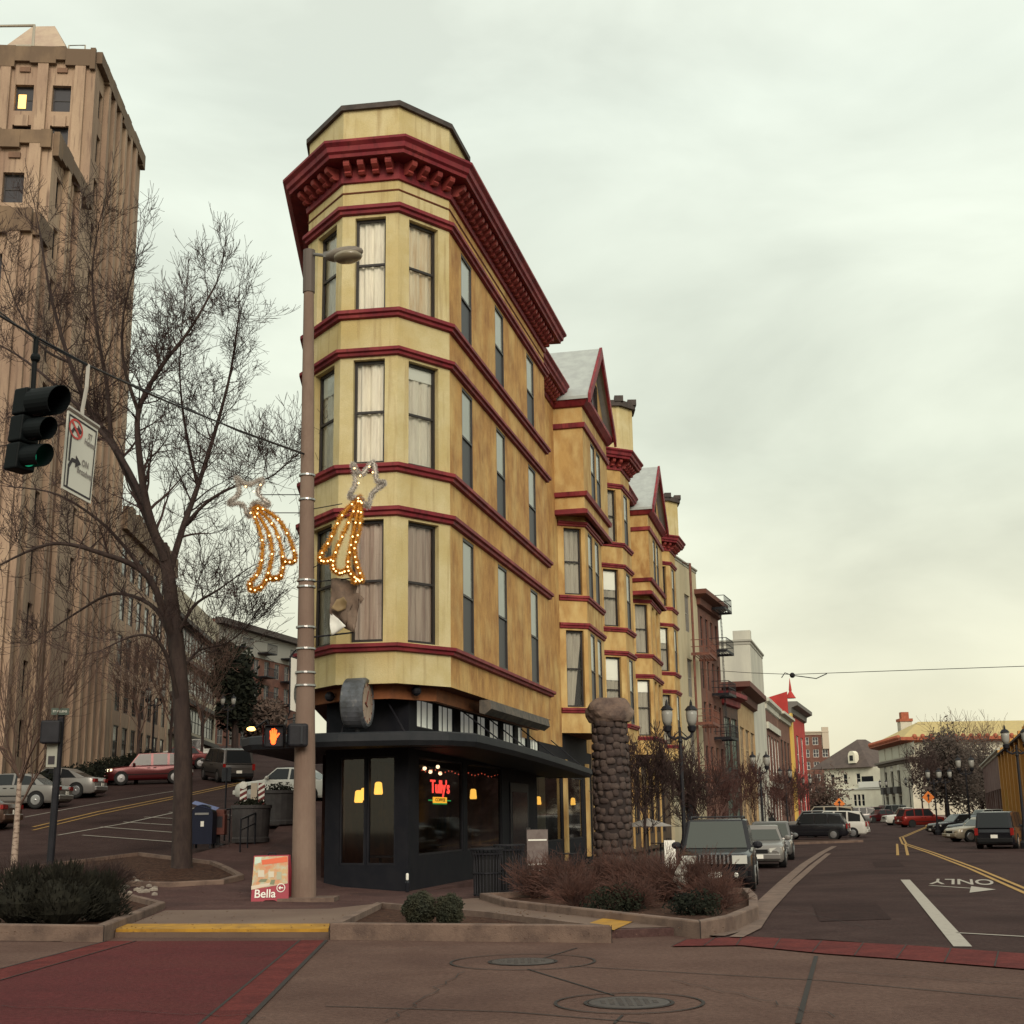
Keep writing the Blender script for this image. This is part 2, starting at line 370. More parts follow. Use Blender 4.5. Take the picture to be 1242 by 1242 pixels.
def sash_window(parent, A, B, h_, kind='curtain', seed=0, mat_s=None, depth=.17, fw=.07):
    """double-hung window in an opening of the wall A->B: frame with glass, curtain, roller shade or painted sky panel behind it"""
    P = wframe(A, B); t0, t1, z0, z1 = h_; mb = MB()
    if kind == 'blind_or_sky_pane': depth = .03
    q0, q1 = -depth-.05, -depth+.02; zm = z0+(z1-z0)*.5
    e = .003
    for a, b, c, d in ((t0+e, t0+fw, z0+e, z1-e), (t1-fw, t1-e, z0+e, z1-e), (t0+fw, t1-fw, z0+e, z0+fw*1.2), (t0+fw, t1-fw, z1-fw*1.1, z1-e), (t0+fw, t1-fw, zm-.03, zm+.03)):
        bar(mb, P, a, b, c, d, q0, q1)
    wn = mb.build('window', mat_s or M_SASH, parent)
    if kind == 'blind_or_sky_pane': g = MB(); g.quad(P(t0+fw, z0+fw, q0+.03), P(t1-fw, z0+fw, q0+.03), P(t1-fw, zm, q0+.03), P(t0+fw, zm, q0+.03)); g.build('lower_pane', M_LOWP, wn)
    g = MB(); zl_ = zm if kind == 'blind_or_sky_pane' else z0+fw; g.quad(P(t0+fw, zl_, q0+.03), P(t1-fw, zl_, q0+.03), P(t1-fw, z1-fw, q0+.03), P(t0+fw, z1-fw, q0+.03))
    g.build('glass', M_GLASS, wn)
    rnd = random.Random(seed); c = MB()
    if kind == 'blind_or_sky_pane':      # sky reflection painted as a pale panel over the upper sash
        bar(c, P, t0+fw, t1-fw, zm, z1-fw, q0+.012, q0+.022); c.build('blind_or_sky_pane', M_BLIND_SKY, wn)
        r = MB(); r.quad(P(t0+.01, z0, q0-.12), P(t1-.01, z0, q0-.12), P(t1-.01, z1, q0-.12), P(t0+.01, z1, q0-.12)); r.build('interior', M_ROOM, wn)
        return wn
    n = 28; wdt = t1-t0-.02; gap = kind == 'gap'; ph = rnd.random()*6
    top = []; bot = []
    for i in range(n+1):
        f = i/n; q = q0-.055+.03*math.sin(f*19+ph)+.02*math.sin(f*41+ph*2)
        top.append((t0+.01+wdt*f, q))
        g2 = f
        if gap: g2 = f*.62 if f < .62 else .384+(f-.62)*.3
        bot.append((t0+.01+wdt*g2, q))
    if gap:
        vs = [];
        for (a, q), (b, q2) in zip(top, bot): vs += [P(a, z1, q), P(.5*a+.5*b, zm, q), P(b, z0+.05, q2)]
        c.add(vs, [(3*i+j, 3*i+3+j, 3*i+4+j, 3*i+1+j) for i in range(n) for j in (0, 1)])
    else:
        vs = []
        for (a, q) in top: vs += [P(a, z1, q), P(a, z0, q)]
        c.add(vs, [(2*i, 2*i+2, 2*i+3, 2*i+1) for i in range(n)])
    c.build('curtain', M_CURT2 if kind == 'stained' else M_CURTM if kind == 'mauve' else M_CURTG if kind in ('grey', 'gap') else M_CURT, wn, smooth=True)
    if not gap and rnd.random() < .45:
        zb_ = z1-fw-(z1-z0)*rnd.choice((.12, .2, .33)); c = MB(); bar(c, P, t0+fw, t1-fw, zb_, z1-fw, q0-.012, q0-.004); c.build('blind_or_sky_pane', M_BLIND_SKY, wn)
    r = MB(); r.quad(P(t0+.01, z0, q0-.22), P(t1-.01, z0, q0-.22), P(t1-.01, z1, q0-.22), P(t0+.01, z1, q0-.22)); r.build('interior', M_ROOM, wn)
    return wn
# ================================================================== GROUND
u = Vector((math.sin(math.radians(13)), math.cos(math.radians(13)))); nv = Vector((u.y, -u.x)); V3 = Vector((-1.5, 34.0))
u2 = Vector((-.074, .997)).normalized()
def S(s, o=0.): p = V3+u*s+nv*o; return (p.x, p.y)
def g2(px, py): p = atz(px, py, 0); return (p.x, p.y)
def build_ground():
    xs = [-700, -300, -120, -60]+[-40+i*4 for i in range(26)]+[90, 140, 250, 500, 1200]; ys = [-60, -20, 0, 10, 18]+[22+i*4 for i in range(28)]+[150, 180, 220, 260, 320, 420, 700, 1500, 3000]
    mb = MB(); mb.add([(x, y, hh(x, y)-.35) for y in ys for x in xs], [(j*len(xs)+i, j*len(xs)+i+1, (j+1)*len(xs)+i+1, (j+1)*len(xs)+i) for j in range(len(ys)-1) for i in range(len(xs)-1)])
    struct(mb.build('ground', mat('ground_earth', (.07, .06, .045), .95, (.05, .045, .035), .5)))
build_ground()
# near intersection of brushed concrete slabs
struct(sheet('intersection_road', [(-60, -12), (70, -12), (70, 24), (4.5, 24.2), (-60, 24.2)], 0., M_CONC))
# asphalt carriageways
STK = [(4.2, 23.9), (7.0, 31.8), (15.9, 66.1), (20.2, 84.6), (24.5, 103)]
struct(sheet('side_street_road', [(3.1, 21.4), (4.6, 20.9), (6.6, 18.45), (60, 12), (60, 40), (55, 92), (62, 150), (95, 300), (60, 300), (50, 250), (16, 100), (3.0, 30)], .012, M_ASPH))
struct(sheet('hill_street_road', [(-8.0, 40.5), (-9.2, 60), (-12.2, 100), (-20, 190), (-44, 190), (-28, 100), (-22, 62), (-38, 44), (-40, 30), (-14, 33)], .012, M_ASPH))
# crosswalks: red coloured concrete with darker joints
cw = [g2(396, 1141), g2(296, 1242), (-7.5, 9.0), (-16, 12), g2(0, 1175), g2(130, 1142)]
struct(sheet('crosswalk_surface', cw, .006, M_RED, flat=True))
mb = MB()
def flatstrip(mb, pts, wd, z): 
    for a, b in zip(pts, pts[1:]):
        a = Vector(a); b = Vector(b); d = (b-a).normalized(); q = Vector((-d.y, d.x))*wd/2
        mb.quad((a.x-q.x, a.y-q.y, z), (b.x-q.x, b.y-q.y, z), (b.x+q.x, b.y+q.y, z), (a.x+q.x, a.y+q.y, z))
mbb = MB()
A0, A1 = Vector(g2(396, 1141)), Vector(g2(296, 1242)); B0, B1 = Vector(g2(364, 1141)), Vector(g2(243, 1242))
e1 = (A1-A0)*.5; 
mbb.quad((*B0, .010), (*(B1+(B1-B0)*.4), .010), (*(A1+(A1-A0)*.4), .010), (*A0, .010))
C0, C1 = Vector(g2(130, 1142)), Vector(g2(0, 1176)); D0, D1 = Vector(g2(90+75, 1142)), Vector(g2(0, 1190))
mbb.quad((*C1, .010), (*D1, .010), (*D0, .010), (*C0, .010))
struct(mbb.build('crosswalk_border_surface', M_RED2))
flatstrip(mb, [A0, A1+(A1-A0)*.4], .06, .014); flatstrip(mb, [B0, B1+(B1-B0)*.4], .035, .014); flatstrip(mb, [C0, C1], .04, .014); flatstrip(mb, [D0, D1], .03, .014)
# slab joints in the intersection
for pts in ([(1008-18, 1160), (968, 1242)], [(0, 1142), (135, 1142)], [(1242, 1212), (1000, 1190), (790, 1178), (690, 1172)], [(395, 1221), (620, 1228), (790, 1242)], [(640, 1176), (745, 1208)], [(700, 1150), (655, 1164)], [(755, 1232), (745, 1242)]):
    flatstrip(mb, [g2(*p) for p in pts], .03 if pts[0][0] != 990 else .055, .008)
struct(mb.build('road_joints', M_JOINT))
mb = MB(); rc = random.Random(12)
for (x, y), (x2, y2) in (((0, 1222), (330, 1236)), ((300, 1160), (560, 1150)), ((820, 1190), (1010, 1234)), ((1020, 1180), (1242, 1196)), ((560, 1180), (470, 1242)), ((900, 1090), (1060, 1128)), ((1000, 1060), (1090, 1050)), ((1110, 1100), (1240, 1112))):
    pts = []; k = 16
    for i in range(k+1):
        f = i/k; q = g2(x+(x2-x)*f, y+(y2-y)*f); pts.append((q[0]+rc.uniform(-.07, .07), q[1]+rc.uniform(-.10, .10)))
    flatstrip(mb, pts, .013, .020)
struct(mb.build('road_cracks', M_JOINT))
M_PATCH = mat('asphalt_patch', (.026, .0145, .0145), .95, (.038, .021, .020), 2, detail=12, bump=.6, bscale=60, spec=.1, speck=.4)
for pl_ in ([(985, 1098), (1062, 1096), (1082, 1116), (994, 1119)], [(1058, 1046), (1090, 1045), (1098, 1052), (1062, 1053)]):
    mb = MB(); mb.add([(*g2(*q), .019) for q in pl_][::-1], [(0, 1, 2, 3)]); struct(mb.build('road_patch', M_PATCH))
# red paver band across the side street
cb = MB(); jb = MB()
top = [g2(*p) for p in [(832, 1141), (905, 1137), (1010, 1143), (1120, 1149), (1242, 1158), (1420, 1173)]]; bot = [g2(*p) for p in [(815, 1149), (900, 1148), (1000, 1158), (1110, 1166), (1242, 1177), (1430, 1196)]]
cb.add([(*p, .018) for p in top]+[(*p, .018) for p in bot], [(i, i+6, i+7, i+1) for i in range(5)])
struct(cb.build('paver_band_surface', M_RED2))
for i in range(11):
    f = i/10*4.7; k = int(f); r = f-k
    a = Vector(top[k]).lerp(Vector(top[k+1]), r); b = Vector(bot[k]).lerp(Vector(bot[k+1]), min(1, r*.98)); flatstrip(jb, [a, b], .02, .024)
struct(jb.build('paver_joints', M_JOINT))
# footways (one kerb above the road)
W1 = [(-3.1, 23.0), (-7.4, 23.4), (-9.5, 26.9), (-14, 31.5), (-12.5, 36), (-9.6, 39.5), (-8.3, 46), (-9.6, 60), (-12.6, 100), (-20.5, 190), (-14, 190), (-7, 100), (-1, 40), (-2.2, 34.2), (1.5, 40), (13.5, 90), (26, 140), (52, 250), (57, 250), (29.5, 140), (22, 110), (17.5, 88), (13.3, 72), (9.6, 62), (3.0, 34.2), (2.1, 30.2), (4.1, 25.2), (3.6, 23.1), (2.9, 22.2), (1.4, 21.7)]
struct(sheet('corner_pavement', W1, .12, M_WALKD, skirt=.2))
# lighter ramp slabs
struct(sheet('ramp_pavement', [g2(*p) for p in [(200, 1112), (400, 1110), (452, 1104), (405, 1128), (400, 1133), (150, 1133)]], .127, M_WALK, flat=True))
struct(sheet('ramp_pavement', [g2(*p) for p in [(560, 1098), (590, 1095), (735, 1120), (830, 1134), (745, 1136), (640, 1120), (548, 1112)]], .127, M_WALK, flat=True))
def box_poly(pts, z0, z1, m, name): b = MB(); b.prism([g2(*p) for p in pts], z0, z1); return struct(b.build(name, m))
ys_ = MB(); ys_.prism([g2(*p) for p in [(140, 1137), (398, 1137), (400, 1130), (150, 1130)]][::1], .085, .135); struct(ys_.build('yellow_kerb', M_YEL))
ys_ = MB(); ys_.prism([g2(*p) for p in [(139, 1137.3), (399, 1137.3), (401, 1130), (149, 1130)]], -.02, .083); struct(ys_.build('ramp_kerb', M_WALK))
ys_ = MB(); ys_.add([(*g2(*p), .137) for p in [(712, 1131), (738, 1121), (772, 1126), (745, 1139)]], [(0, 3, 2, 1)]); struct(ys_.build('yellow_kerb', M_YEL))
# far-side footways
struct(sheet('hill_pavement', [(-25.2, 62), (-29, 100), (-46, 200), (-60, 200), (-40, 60), (-60, 40), (-46, 38), (-25.6, 58)], .15, M_WALKD, skirt=.25))
struct(sheet('right_pavement', [(27.5, 68), (52, 160), (84, 300), (110, 300), (60, 160), (36, 68)], .15, M_WALK, skirt=.25))
# gutter lines of pale concrete
gb = MB(); strip([g2(*q) for q in ((868, 1137), (893, 1130), (908, 1117), (925, 1097), (950, 1072), (975, 1050), (997, 1035), (1012, 1027))], .30, .03, gb); strip([g2(*q) for q in ((893, 1139), (915, 1128), (930, 1106), (958, 1076), (985, 1052), (1005, 1036))], .22, .034, gb)
struct(gb.build('gutter_kerb', M_CURB))
# parking-bay islands
for poly in ([(15.6, 80.2), (21.5, 84.2), (20.8, 86.6), (12, 84)], [(26.6, 61.5), (34, 64.5), (34, 67.5), (27.8, 65.2)], [(33.5, 88), (40, 92), (40, 95), (34.5, 92)]):
    struct(sheet('island_kerb', poly, .15, M_CURB, skirt=.25)); c = Vector((sum(p[0] for p in poly)/4, sum(p[1] for p in poly)/4))
    struct(sheet('island_bed_ground', [tuple(c.lerp(Vector(p), .82)) for p in poly], .17, M_SOIL))
# road markings
yb = MB(); wb = MB()
def gl(*pts): return [G(*p)[:2] for p in pts]
for q in (-.11, .11):
    c = [g2(1300, 1106), g2(1240, 1080), g2(1180, 1054), g2(1130, 1035), g2(1097, 1024)]
    strip([(p[0]-q*.75, p[1]+q*1.6) for p in c], .12, .024, yb)
    base = [g2(1097, 1024), (27.5, 97), (40, 132), (58, 190), (74, 240)]
    strip([(p[0]+q, p[1]) for p in base], .12, .024, yb)
    strip([(g2(1095+q*55, 1038)), (g2(1093+q*45, 1024))], .12, .026, yb)
strip([g2(1098, 1068), g2(1168, 1150)], .25, .024, wb); strip([g2(1160, 1133), g2(1300, 1141)], .1, .024, wb)
# arrow
for pts, wd in (([g2(1128, 1075), g2(1185, 1079)], .14),): strip(pts, wd, .024, wb)
a, b, c = g2(1178, 1076), g2(1208, 1080), g2(1176, 1084); wb.add([(*p, .025) for p in (a, b, c)], [(0, 2, 1)])
for x0, x1, y_ in ((1052, 1062, 1005), (1077, 1087, 1005)): strip([g2(x0, y_), g2(x1, y_)], .35, .03, wb)
# left street: double yellow, lane lines and angled parking bays
lines = [[(60, 1000), (235, 962)], [(75, 978), (250, 953)]]
strip(gl((40, 1004), (120, 985), (225, 964), (300, 948)), .14, .03, yb); strip(gl((40, 1008), (120, 988.5), (225, 966.5), (300, 950)), .12, .03, yb)
strip(gl((30, 992), (120, 975), (225, 958)), .09, .03, wb); strip(gl((70, 1014), (150, 1000), (240, 980)), .12, .03, wb)
for p, q in (((100, 1014), (232, 1024)), ((122, 1004), (240, 1013)), ((150, 998), (262, 1005)), ((175, 992), (275, 997)), ((205, 986), (285, 990))): strip(gl(p, q), .11, .03, wb)
struct(yb.build('yellow_road_marking', M_YELL)); struct(wb.build('white_road_marking', M_WHT))
lp, rp = Vector(g2(1128, 1075)), Vector(g2(1207, 1078)); c = (Vector(g2(1132, 1070))+Vector(g2(1202, 1070)))/2
xd = (Vector(g2(1202, 1070))-Vector(g2(1132, 1069))).normalized()
rd = c.normalized(); T = Matrix(((-xd.x*.62, -rd.x*3.9, 0, c.x), (-xd.y*.62, -rd.y*3.9, 0, c.y), (0, 0, .3, .022), (0, 0, 0, 1)))
struct(text_mesh('road_lettering_marking', 'ONLY', 1.0, M_WHT, None, T, ext=.004))
# manholes with their concrete rings
def manhole(px, py, rp_, lab):
    c = atz(px, py, 0); r = .42; rr = rp_
    t = thing('manhole', lab, 'manhole', (c.x, c.y, 0), 0, 'round manholes in the concrete street')
    b = MB(); b.lathe([(r, 0), (r, .012), (r-.03, .016), (.02, .016)], n=28); [b.box((x*.09, y*.09, .018), (.05, .05, .006)) for x in range(-3, 4) for y in range(-3, 4) if x*x+y*y < 13]
    b.build('cover', M_IRON, t, world=False)
    b = MB(); n = 40
    for r0, r1 in ((rr, rr-.035), (r+.05, r+.01)):
        b.add([(q*math.cos(2*math.pi*i/n), q*math.sin(2*math.pi*i/n), .011) for q in (r0, r1) for i in range(n)], [(i, (i+1) % n, n+(i+1) % n, n+i) for i in range(n)])
    b.build('ring', M_JOINT, t, world=False)
manhole(634, 1167, .98, 'farther round iron manhole cover in a pale concrete ring in front of the planter')
manhole(763, 1217, .78, 'nearer round iron manhole cover in the concrete near the bottom edge')

# raised concrete kerbs round planting beds
def kerb_ring(name, label, poly, wd=.17, h_=.26, soil=.16, gaps=(), zoff=.0):
    """poly: plan polygon clockwise or not; a bed = kerb (thing) + soil (part)"""
    area = sum(a[0]*b[1]-b[0]*a[1] for a, b in zip(poly, poly[1:]+poly[:1]))
    if area < 0: poly = poly[::-1]
    den = []
    for a, b in zip(poly, poly[1:]+poly[:1]):
        k = max(1, int((Vector(b)-Vector(a)).length/1.2)); den += [tuple(Vector(a).lerp(Vector(b), i/k)) for i in range(k)]
    inn = off(den, -wd, True); n = len(den)
    t = thing(name, label, 'planting bed', (den[0][0], den[0][1], hh(*den[0])))
    b = MB(); vs = []
    for p, q in zip(den, inn):
        z = hh(*p); vs += [(p[0], p[1], z-.1), (p[0], p[1], z+h_-.02), (p[0]*.92+q[0]*.08, p[1]*.92+q[1]*.08, z+h_), (q[0], q[1], z+h_), (q[0], q[1], z-.1)]
    b.add(vs, [(5*i+j, 5*((i+1) % n)+j, 5*((i+1) % n)+j+1, 5*i+j+1) for i in range(n) for j in range(4)]); b.build('kerb', M_CURB, t)
    b = MB(); c = Vector((sum(p[0] for p in inn)/n, sum(p[1] for p in inn)/n)); vs = [(c.x, c.y, hh(c.x, c.y)+soil+.08)]+[(p[0], p[1], hh(p[0], p[1])+soil) for p in inn]
    b.add(vs, [(0, 1+i, 1+(i+1) % n) for i in range(n)]); b.build('soil', M_SOIL, t)
    for k in range(0, n, 3):
        jb_ = MB()
        p, q = Vector(den[k]), inn[k]; d = (q-p).normalized(); w_ = Vector((-d.y, d.x))*.008; z = hh(*p)
        pp, qq = p-d*.004, q
        jb_.add([(pp.x+w_.x, pp.y+w_.y, z-.05), (pp.x-w_.x, pp.y-w_.y, z-.05), (pp.x-w_.x, pp.y-w_.y, z+h_+.004), (pp.x+w_.x, pp.y+w_.y, z+h_+.004), (qq.x-w_.x, qq.y-w_.y, z+h_+.004), (qq.x+w_.x, qq.y+w_.y, z+h_+.004)], [(0, 1, 2, 3), (3, 2, 4, 5)])
        jb_.build('joint', M_JOINT, t)
    return t
kerb_ring('triangle_bed', 'triangular mulch bed with raised concrete kerb at the crosswalk corner', [g2(400, 1140), g2(742, 1144), g2(600, 1124), g2(457, 1110)])
kerb_ring('corner_bed', 'long kerbed bed of red twig shrubs beside the side street', [g2(582, 1098), g2(612, 1108), g2(720, 1122), g2(850, 1139), g2(893, 1130), (4.35, 24.8), (4.9, 28), (5.2, 30.6), (3.0, 31.8)], soil=.14)
kerb_ring('hedge_bed', 'kerbed bed of dark conifers at the lower left corner', [g2(-140, 1138), g2(125, 1143), g2(200, 1110), g2(140, 1101), g2(-80, 1096)])
kerb_ring('tree_bed', 'curved kerbed mulch bed round the large bare tree', [(-13.6, 36.0), (-10.5, 33.2), (-8.3, 32.6), (-7.15, 33.2), (-6.9, 34.4), (-8.2, 37), (-11, 39.5)], h_=.24)

# ================================================================== FLATIRON BUILDING
P0, V1, V2, V3_ = (-5.85, 34.76), (-4.58, 32.9), (-2.9, 32.65), (-1.5, 34.0)
PW = tuple(Vector(P0)+u2*16); E_ = S(13)
nose = off([PW, P0, V1, V2, V3_, E_], -.16); nose = [tuple(p) for p in nose]
flat = thing('flatiron_building', 'narrow four storey yellow stucco corner building with dark red cornice and bands', 'building', (*V2, 0))
ZB, ZT = 5.17, 18.95
FL = [(6.22, 9.38), (10.88, 13.72), (15.13, 17.78)]
def facet(parent, A, B, wins, m, z0=ZB, z1=ZT, kinds=('curtain',), floors=FL, seed=0, nm='wall', depth=.22):
    Lx = (Vector(B)-Vector(A)).length; holes = [(a*Lx, b*Lx, z[0], z[1]) for z in floors for a, b in wins]
    mb = MB(); wall(mb, A, B, z0, z1, holes, depth); mb.build(nm, m, parent)
    for i, h_ in enumerate(holes): sash_window(parent, A, B, h_, kinds[i % len(kinds)], seed+i)
PWn, P0n, V1n, V2n, V3n, En = nose
facet(flat, PWn, P0n, [(.2, .28), (.5, .58)], M_NOSE)
facet(flat, P0n, V1n, [(.30, .84)], M_NOSE, kinds=('grey', 'curtain', 'curtain'), seed=3)
facet(flat, V1n, V2n, [(.23, .78)], M_NOSE, kinds=('mauve', 'curtain', 'curtain'), seed=11)
facet(flat, V2n, V3n, [(.21, .78)], M_NOSE, kinds=('mauve', 'lace', 'stained'), seed=21)
LE = (Vector(En)-Vector(V3n)).length
facet(flat, V3n, En, [(1.25/LE, 2.45/LE), (5.3/LE, 6.5/LE), (9.9/LE, 11.1/LE)], M_OCH, kinds=('blind_or_sky_pane',))
# end return of the projecting nose and its soffit
mb = MB(); wall(mb, En, S(12.9, -1.2), ZB, ZT); mb.build('wall', M_OCH, flat)
mb = MB(); mb.add([(*p, ZB) for p in (PWn, P0n, V1n, V2n, V3n, En, S(12.9, -1.2), (-2.6, 34.2), (-4.9, 35.2), tuple(Vector((-4.9, 35.2))+u2*16))], [tuple(range(10))[::-1]]); mb.build('soffit', M_SOF, flat)
# soffit beam
mb = MB(); sweep(mb, off([P0, V1, V2, V3_, E_], -.75), [(0, ZB-.004), (.0, ZB-.34), (.16, ZB-.34), (.16, ZB-.004)]); mb.build('soffit_beam', mat('beam_paint', (.24, .085, .03), .8, (.17, .06, .025), 2), flat)
# long side wall on the street line, with bays
def bay_path(s0, s1, s2, s3, o_=-.15): return [S(s0, -1.2), S(s1, o_), S(s2, o_), S(s3, -1.2)]
bays = [(20.3, 21.0, 25.2, 26.0), (41.8, 42.5, 47.0, 47.8)]; turs = [(30.0, 31.1, 33.4, 34.5), (51.5, 52.7, 55.0, 56.2)]
ends = [13-.1]; 
for b in (bays[0], turs[0], bays[1], turs[1]): ends += [b[0], b[3]]
ends.append(58.)
for i in range(0, len(ends), 2):
    A, B = S(ends[i], -1.2), S(ends[i+1], -1.2); Lx = ends[i+1]-ends[i]
    facet(flat, A, B, [(.45, .45+1.1/Lx)] if i not in (0, 8) else [], M_OCH, z0=4.6, kinds=('blind_or_sky_pane',), seed=40+i)
    # lintel over the shopfront
for k, b in enumerate(bays):
    pa = bay_path(*b); rb = random.Random(k)
    for j, (wn, kd) in enumerate((([(.22, .85)], ('gap', 'grey')), ([(.16, .42), (.58, .84)], ('blind_or_sky_pane',)), ([(.15, .8)], ('grey',)))):
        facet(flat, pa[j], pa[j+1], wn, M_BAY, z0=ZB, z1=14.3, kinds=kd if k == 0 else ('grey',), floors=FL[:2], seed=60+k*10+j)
    mb = MB(); mb.add([(*p, ZB) for p in pa], [(3, 2, 1, 0)]); mb.build('soffit', M_SOF, flat)
    # square top-storey box with gable
    s0, s1 = (19.9, 26.3) if k == 0 else (41.3, 47.9); bx = [S(s0, -1.2), S(s0, .05), S(s1, .05), S(s1, -1.2)]
    for j, wn in enumerate(([], [(.30, .47), (.53, .70)], [])):
        facet(flat, bx[j], bx[j+1], wn, M_BAY, z0=14.22, z1=ZT+.1, kinds=('blind_or_sky_pane',), floors=FL[2:], seed=80+k)
    mb = MB(); mb.add([(*p, 14.22) for p in bx], [(3, 2, 1, 0)]); mb.build('soffit', M_SOF, flat)
    mb = MB(); sweep(mb, bx, [(0, 14.10), (.14, 14.14), (.14, 14.3), (0, 14.38)]); sweep(mb, bx, [(0, 14.86), (.12, 14.9), (.16, 15.08), (0, 15.12)])
    sweep(mb, bx, [(0, 17.85), (.1, 17.88), (.13, 18.08), (0, 18.12)]); sweep(mb, bx, [(0, 18.78), (.12, 18.82), (.3, 19.05), (.3, 19.2), (0, 19.22)]); mb.build('band', M_TRIM, flat)
    # gable
    mid = (s0+s1)/2; za = 22.35; zg = 19.2; gb_ = MB()
    fw_ = [Vector((*S(s0+.1, .05), zg)), Vector((*S(s1-.1, .05), zg)), Vector((*S(mid, .05), za-.2))]
    gb_.add(fw_, [(0, 1, 2)]); gb_.build('gable', M_BAY, flat)
    P = wframe(S(s0, .05), S(s1, .05)); hw = (s1-s0)/2
    mb = MB(); bar(mb, P, hw-.75, hw-.05, 19.45, 20.9, .0, .05); bar(mb, P, hw+.05, hw+.75, 19.45, 20.9, .0, .05); mb.build('window', M_DKGL, flat)
    rb_ = MB()
    for sg in (-1, 1):
        a = [P(hw+sg*(hw+.35), zg-.15, q) for q in (.35, -7)]; c = [P(hw, za, q) for q in (.35, -7)]; d_ = [v+Vector((0, 0, .14)) for v in a+c]
        rb_.add([a[0], a[1], c[1], c[0], d_[0], d_[1], d_[3], d_[2]], [(0, 1, 2, 3), (4, 7, 6, 5), (0, 3, 7, 4), (0, 4, 5, 1), (1, 5, 6, 2)])
    rb_.build('gable_roof', M_ROOFL, flat)
    mb = MB()
    for sg in (-1, 1):
        a, c = P(hw+sg*(hw+.38), zg-.2, .34), P(hw, za, .34); dn = Vector((0, 0, .42)); q_ = P(0, 0, .12)-P(0, 0, 0)
        mb.add([a-dn*.4, a+dn*.6, c+dn*.45, c-dn*.7, a-dn*.4+q_, a+dn*.6+q_, c+dn*.45+q_, c-dn*.7+q_], [(4, 5, 6, 7), (0, 1, 5, 4), (1, 2, 6, 5), (3, 0, 4, 7), (2, 3, 7, 6)])
    mb.build('bargeboard', M_TRIM, flat)
for k, b in enumerate(turs):
    pa = [S(b[0], -1.2), S(b[1], .0), S(b[2], .1), S(b[3], -1.2)]
    for j, wn in enumerate(([(.25, .80)], [(.28, .72)], [(.2, .8)])):
        facet(flat, pa[j], pa[j+1], wn, M_BAY, kinds=('grey',) if j != 1 else ('blind_or_sky_pane',), seed=90+k*10+j)
    mb = MB(); mb.add([(*p, ZB) for p in pa], [(3, 2, 1, 0)]); mb.build('soffit', M_SOF, flat)
    # round parapet of the turret with dark cap
    c = Vector(S((b[0]+b[3])/2, -.75)); oc = [(c.x+1.35*math.cos(a), c.y+1.35*math.sin(a)) for a in [math.pi*(i+.5)/4*1 for i in range(8)]]
    mb = MB(); mb.prism(oc, 19.7, 22.25); mb.build('turret_parapet', M_NOSE, flat)
    mb = MB(); mb.prism([tuple(c+(Vector(p)-c)*1.14) for p in oc], 22.25, 22.55)
    for p in oc: mb.box((p[0]*1.0, p[1]*1.0, 22.62), (.45, .45, .3))
    mb.build('turret_cap', M_ROOFD, flat)
    c2 = Vector(S(b[3]+.8, -.9)); mb = MB(); mb.box((c2.x, c2.y, 20.8), (.8, .8, 3.0)); mb.build('chimney', M_NOSE, flat)
    mb = MB(); mb.box((c2.x, c2.y, 22.4), (1.0, 1.0, .35)); mb.build('chimney_cap', M_ROOFD, flat)
# string courses
noseP = [PWn, P0n, V1n, V2n, V3n, En, S(12.9, -1.2)]
def band(path, z0, z1, o_=.14, m=None, nm='band'):
    mb = MB(); h_ = z1-z0; sweep(mb, path, [(0, z0), (o_*.55, z0+h_*.12), (o_*.62, z0+h_*.42), (o_, z0+h_*.55), (o_, z0+h_*.92), (0, z1)]); return mb.build(nm, m or M_TRIM, flat)
bp = [(5.96, 6.19), (9.44, 9.70), (10.60, 10.85), (13.78, 14.01), (14.85, 15.10), (17.85, 18.11)]
for a, b in bp: band(noseP, a, b, .17)
for b in bays:
    for z in bp[:4]: band(bay_path(*b), *z, .13)
for b in turs:
    for z in bp: band([S(b[0], -1.2), S(b[1], .0), S(b[2], .1), S(b[3], -1.2)], *z, .13)
band(noseP, 18.50, 18.55, .03, M_SOF); 
# main cornice
cpath = [PWn, P0n, V1n, V2n, V3n, En, S(12.9, -1.2), S(19.9, -1.2)]
cprof = [(0, 18.80), (.07, 18.82), (.09, 18.96), (.05, 18.98), (.05, 19.31), (.55, 19.33), (.57, 19.42), (.64, 19.47), (.66, 19.60), (.75, 19.69), (.75, 19.76), (0, 19.80)]
def cornice(path, prof, br=True, spacing=.42, skip=()):
    mb = MB(); sweep(mb, path, prof); c = mb.build('cornice', M_TRIM, flat)
    if not br: return
    for i, (a, b) in enumerate(zip(path, path[1:])):
        if i in skip: continue
        a = Vector(a); b = Vector(b); Lx = (b-a).length; k = max(1, round(Lx/spacing)); P = wframe(a, b)
        for j in range(k):
            bm_ = MB(); t = (j+.5)*Lx/k; w_ = .085
            z0, z1 = 18.98, 19.305
            prof2 = [(.06, z0), (.22, z0-.02), (.28, z0+.03), (.25, z0+.09), (.33, z0+.13), (.41, z0+.18), (.44, z0+.25), (.43, z1), (.06, z1)]
            vs = [P(t-w_, z, q) for q, z in prof2]+[P(t+w_, z, q) for q, z in prof2]; n = len(prof2)
            bm_.add(vs, [(x, (x+1) % n, n+(x+1) % n, n+x) for x in range(n)]+[tuple(range(n-1, -1, -1)), tuple(range(n, 2*n))])
            bm_.build('bracket', M_BRK, c)
cornice(cpath, cprof, skip=(0, 5))
cornice([S(26.3, -1.2), S(30, -1.2)], cprof, False); cornice([S(34.5, -1.2), S(41.3, -1.2)], cprof, False); cornice([S(47.9, -1.2), S(51.5, -1.2)], cprof, False); cornice([S(56.2, -1.2), S(58, -1.2)], cprof, False)
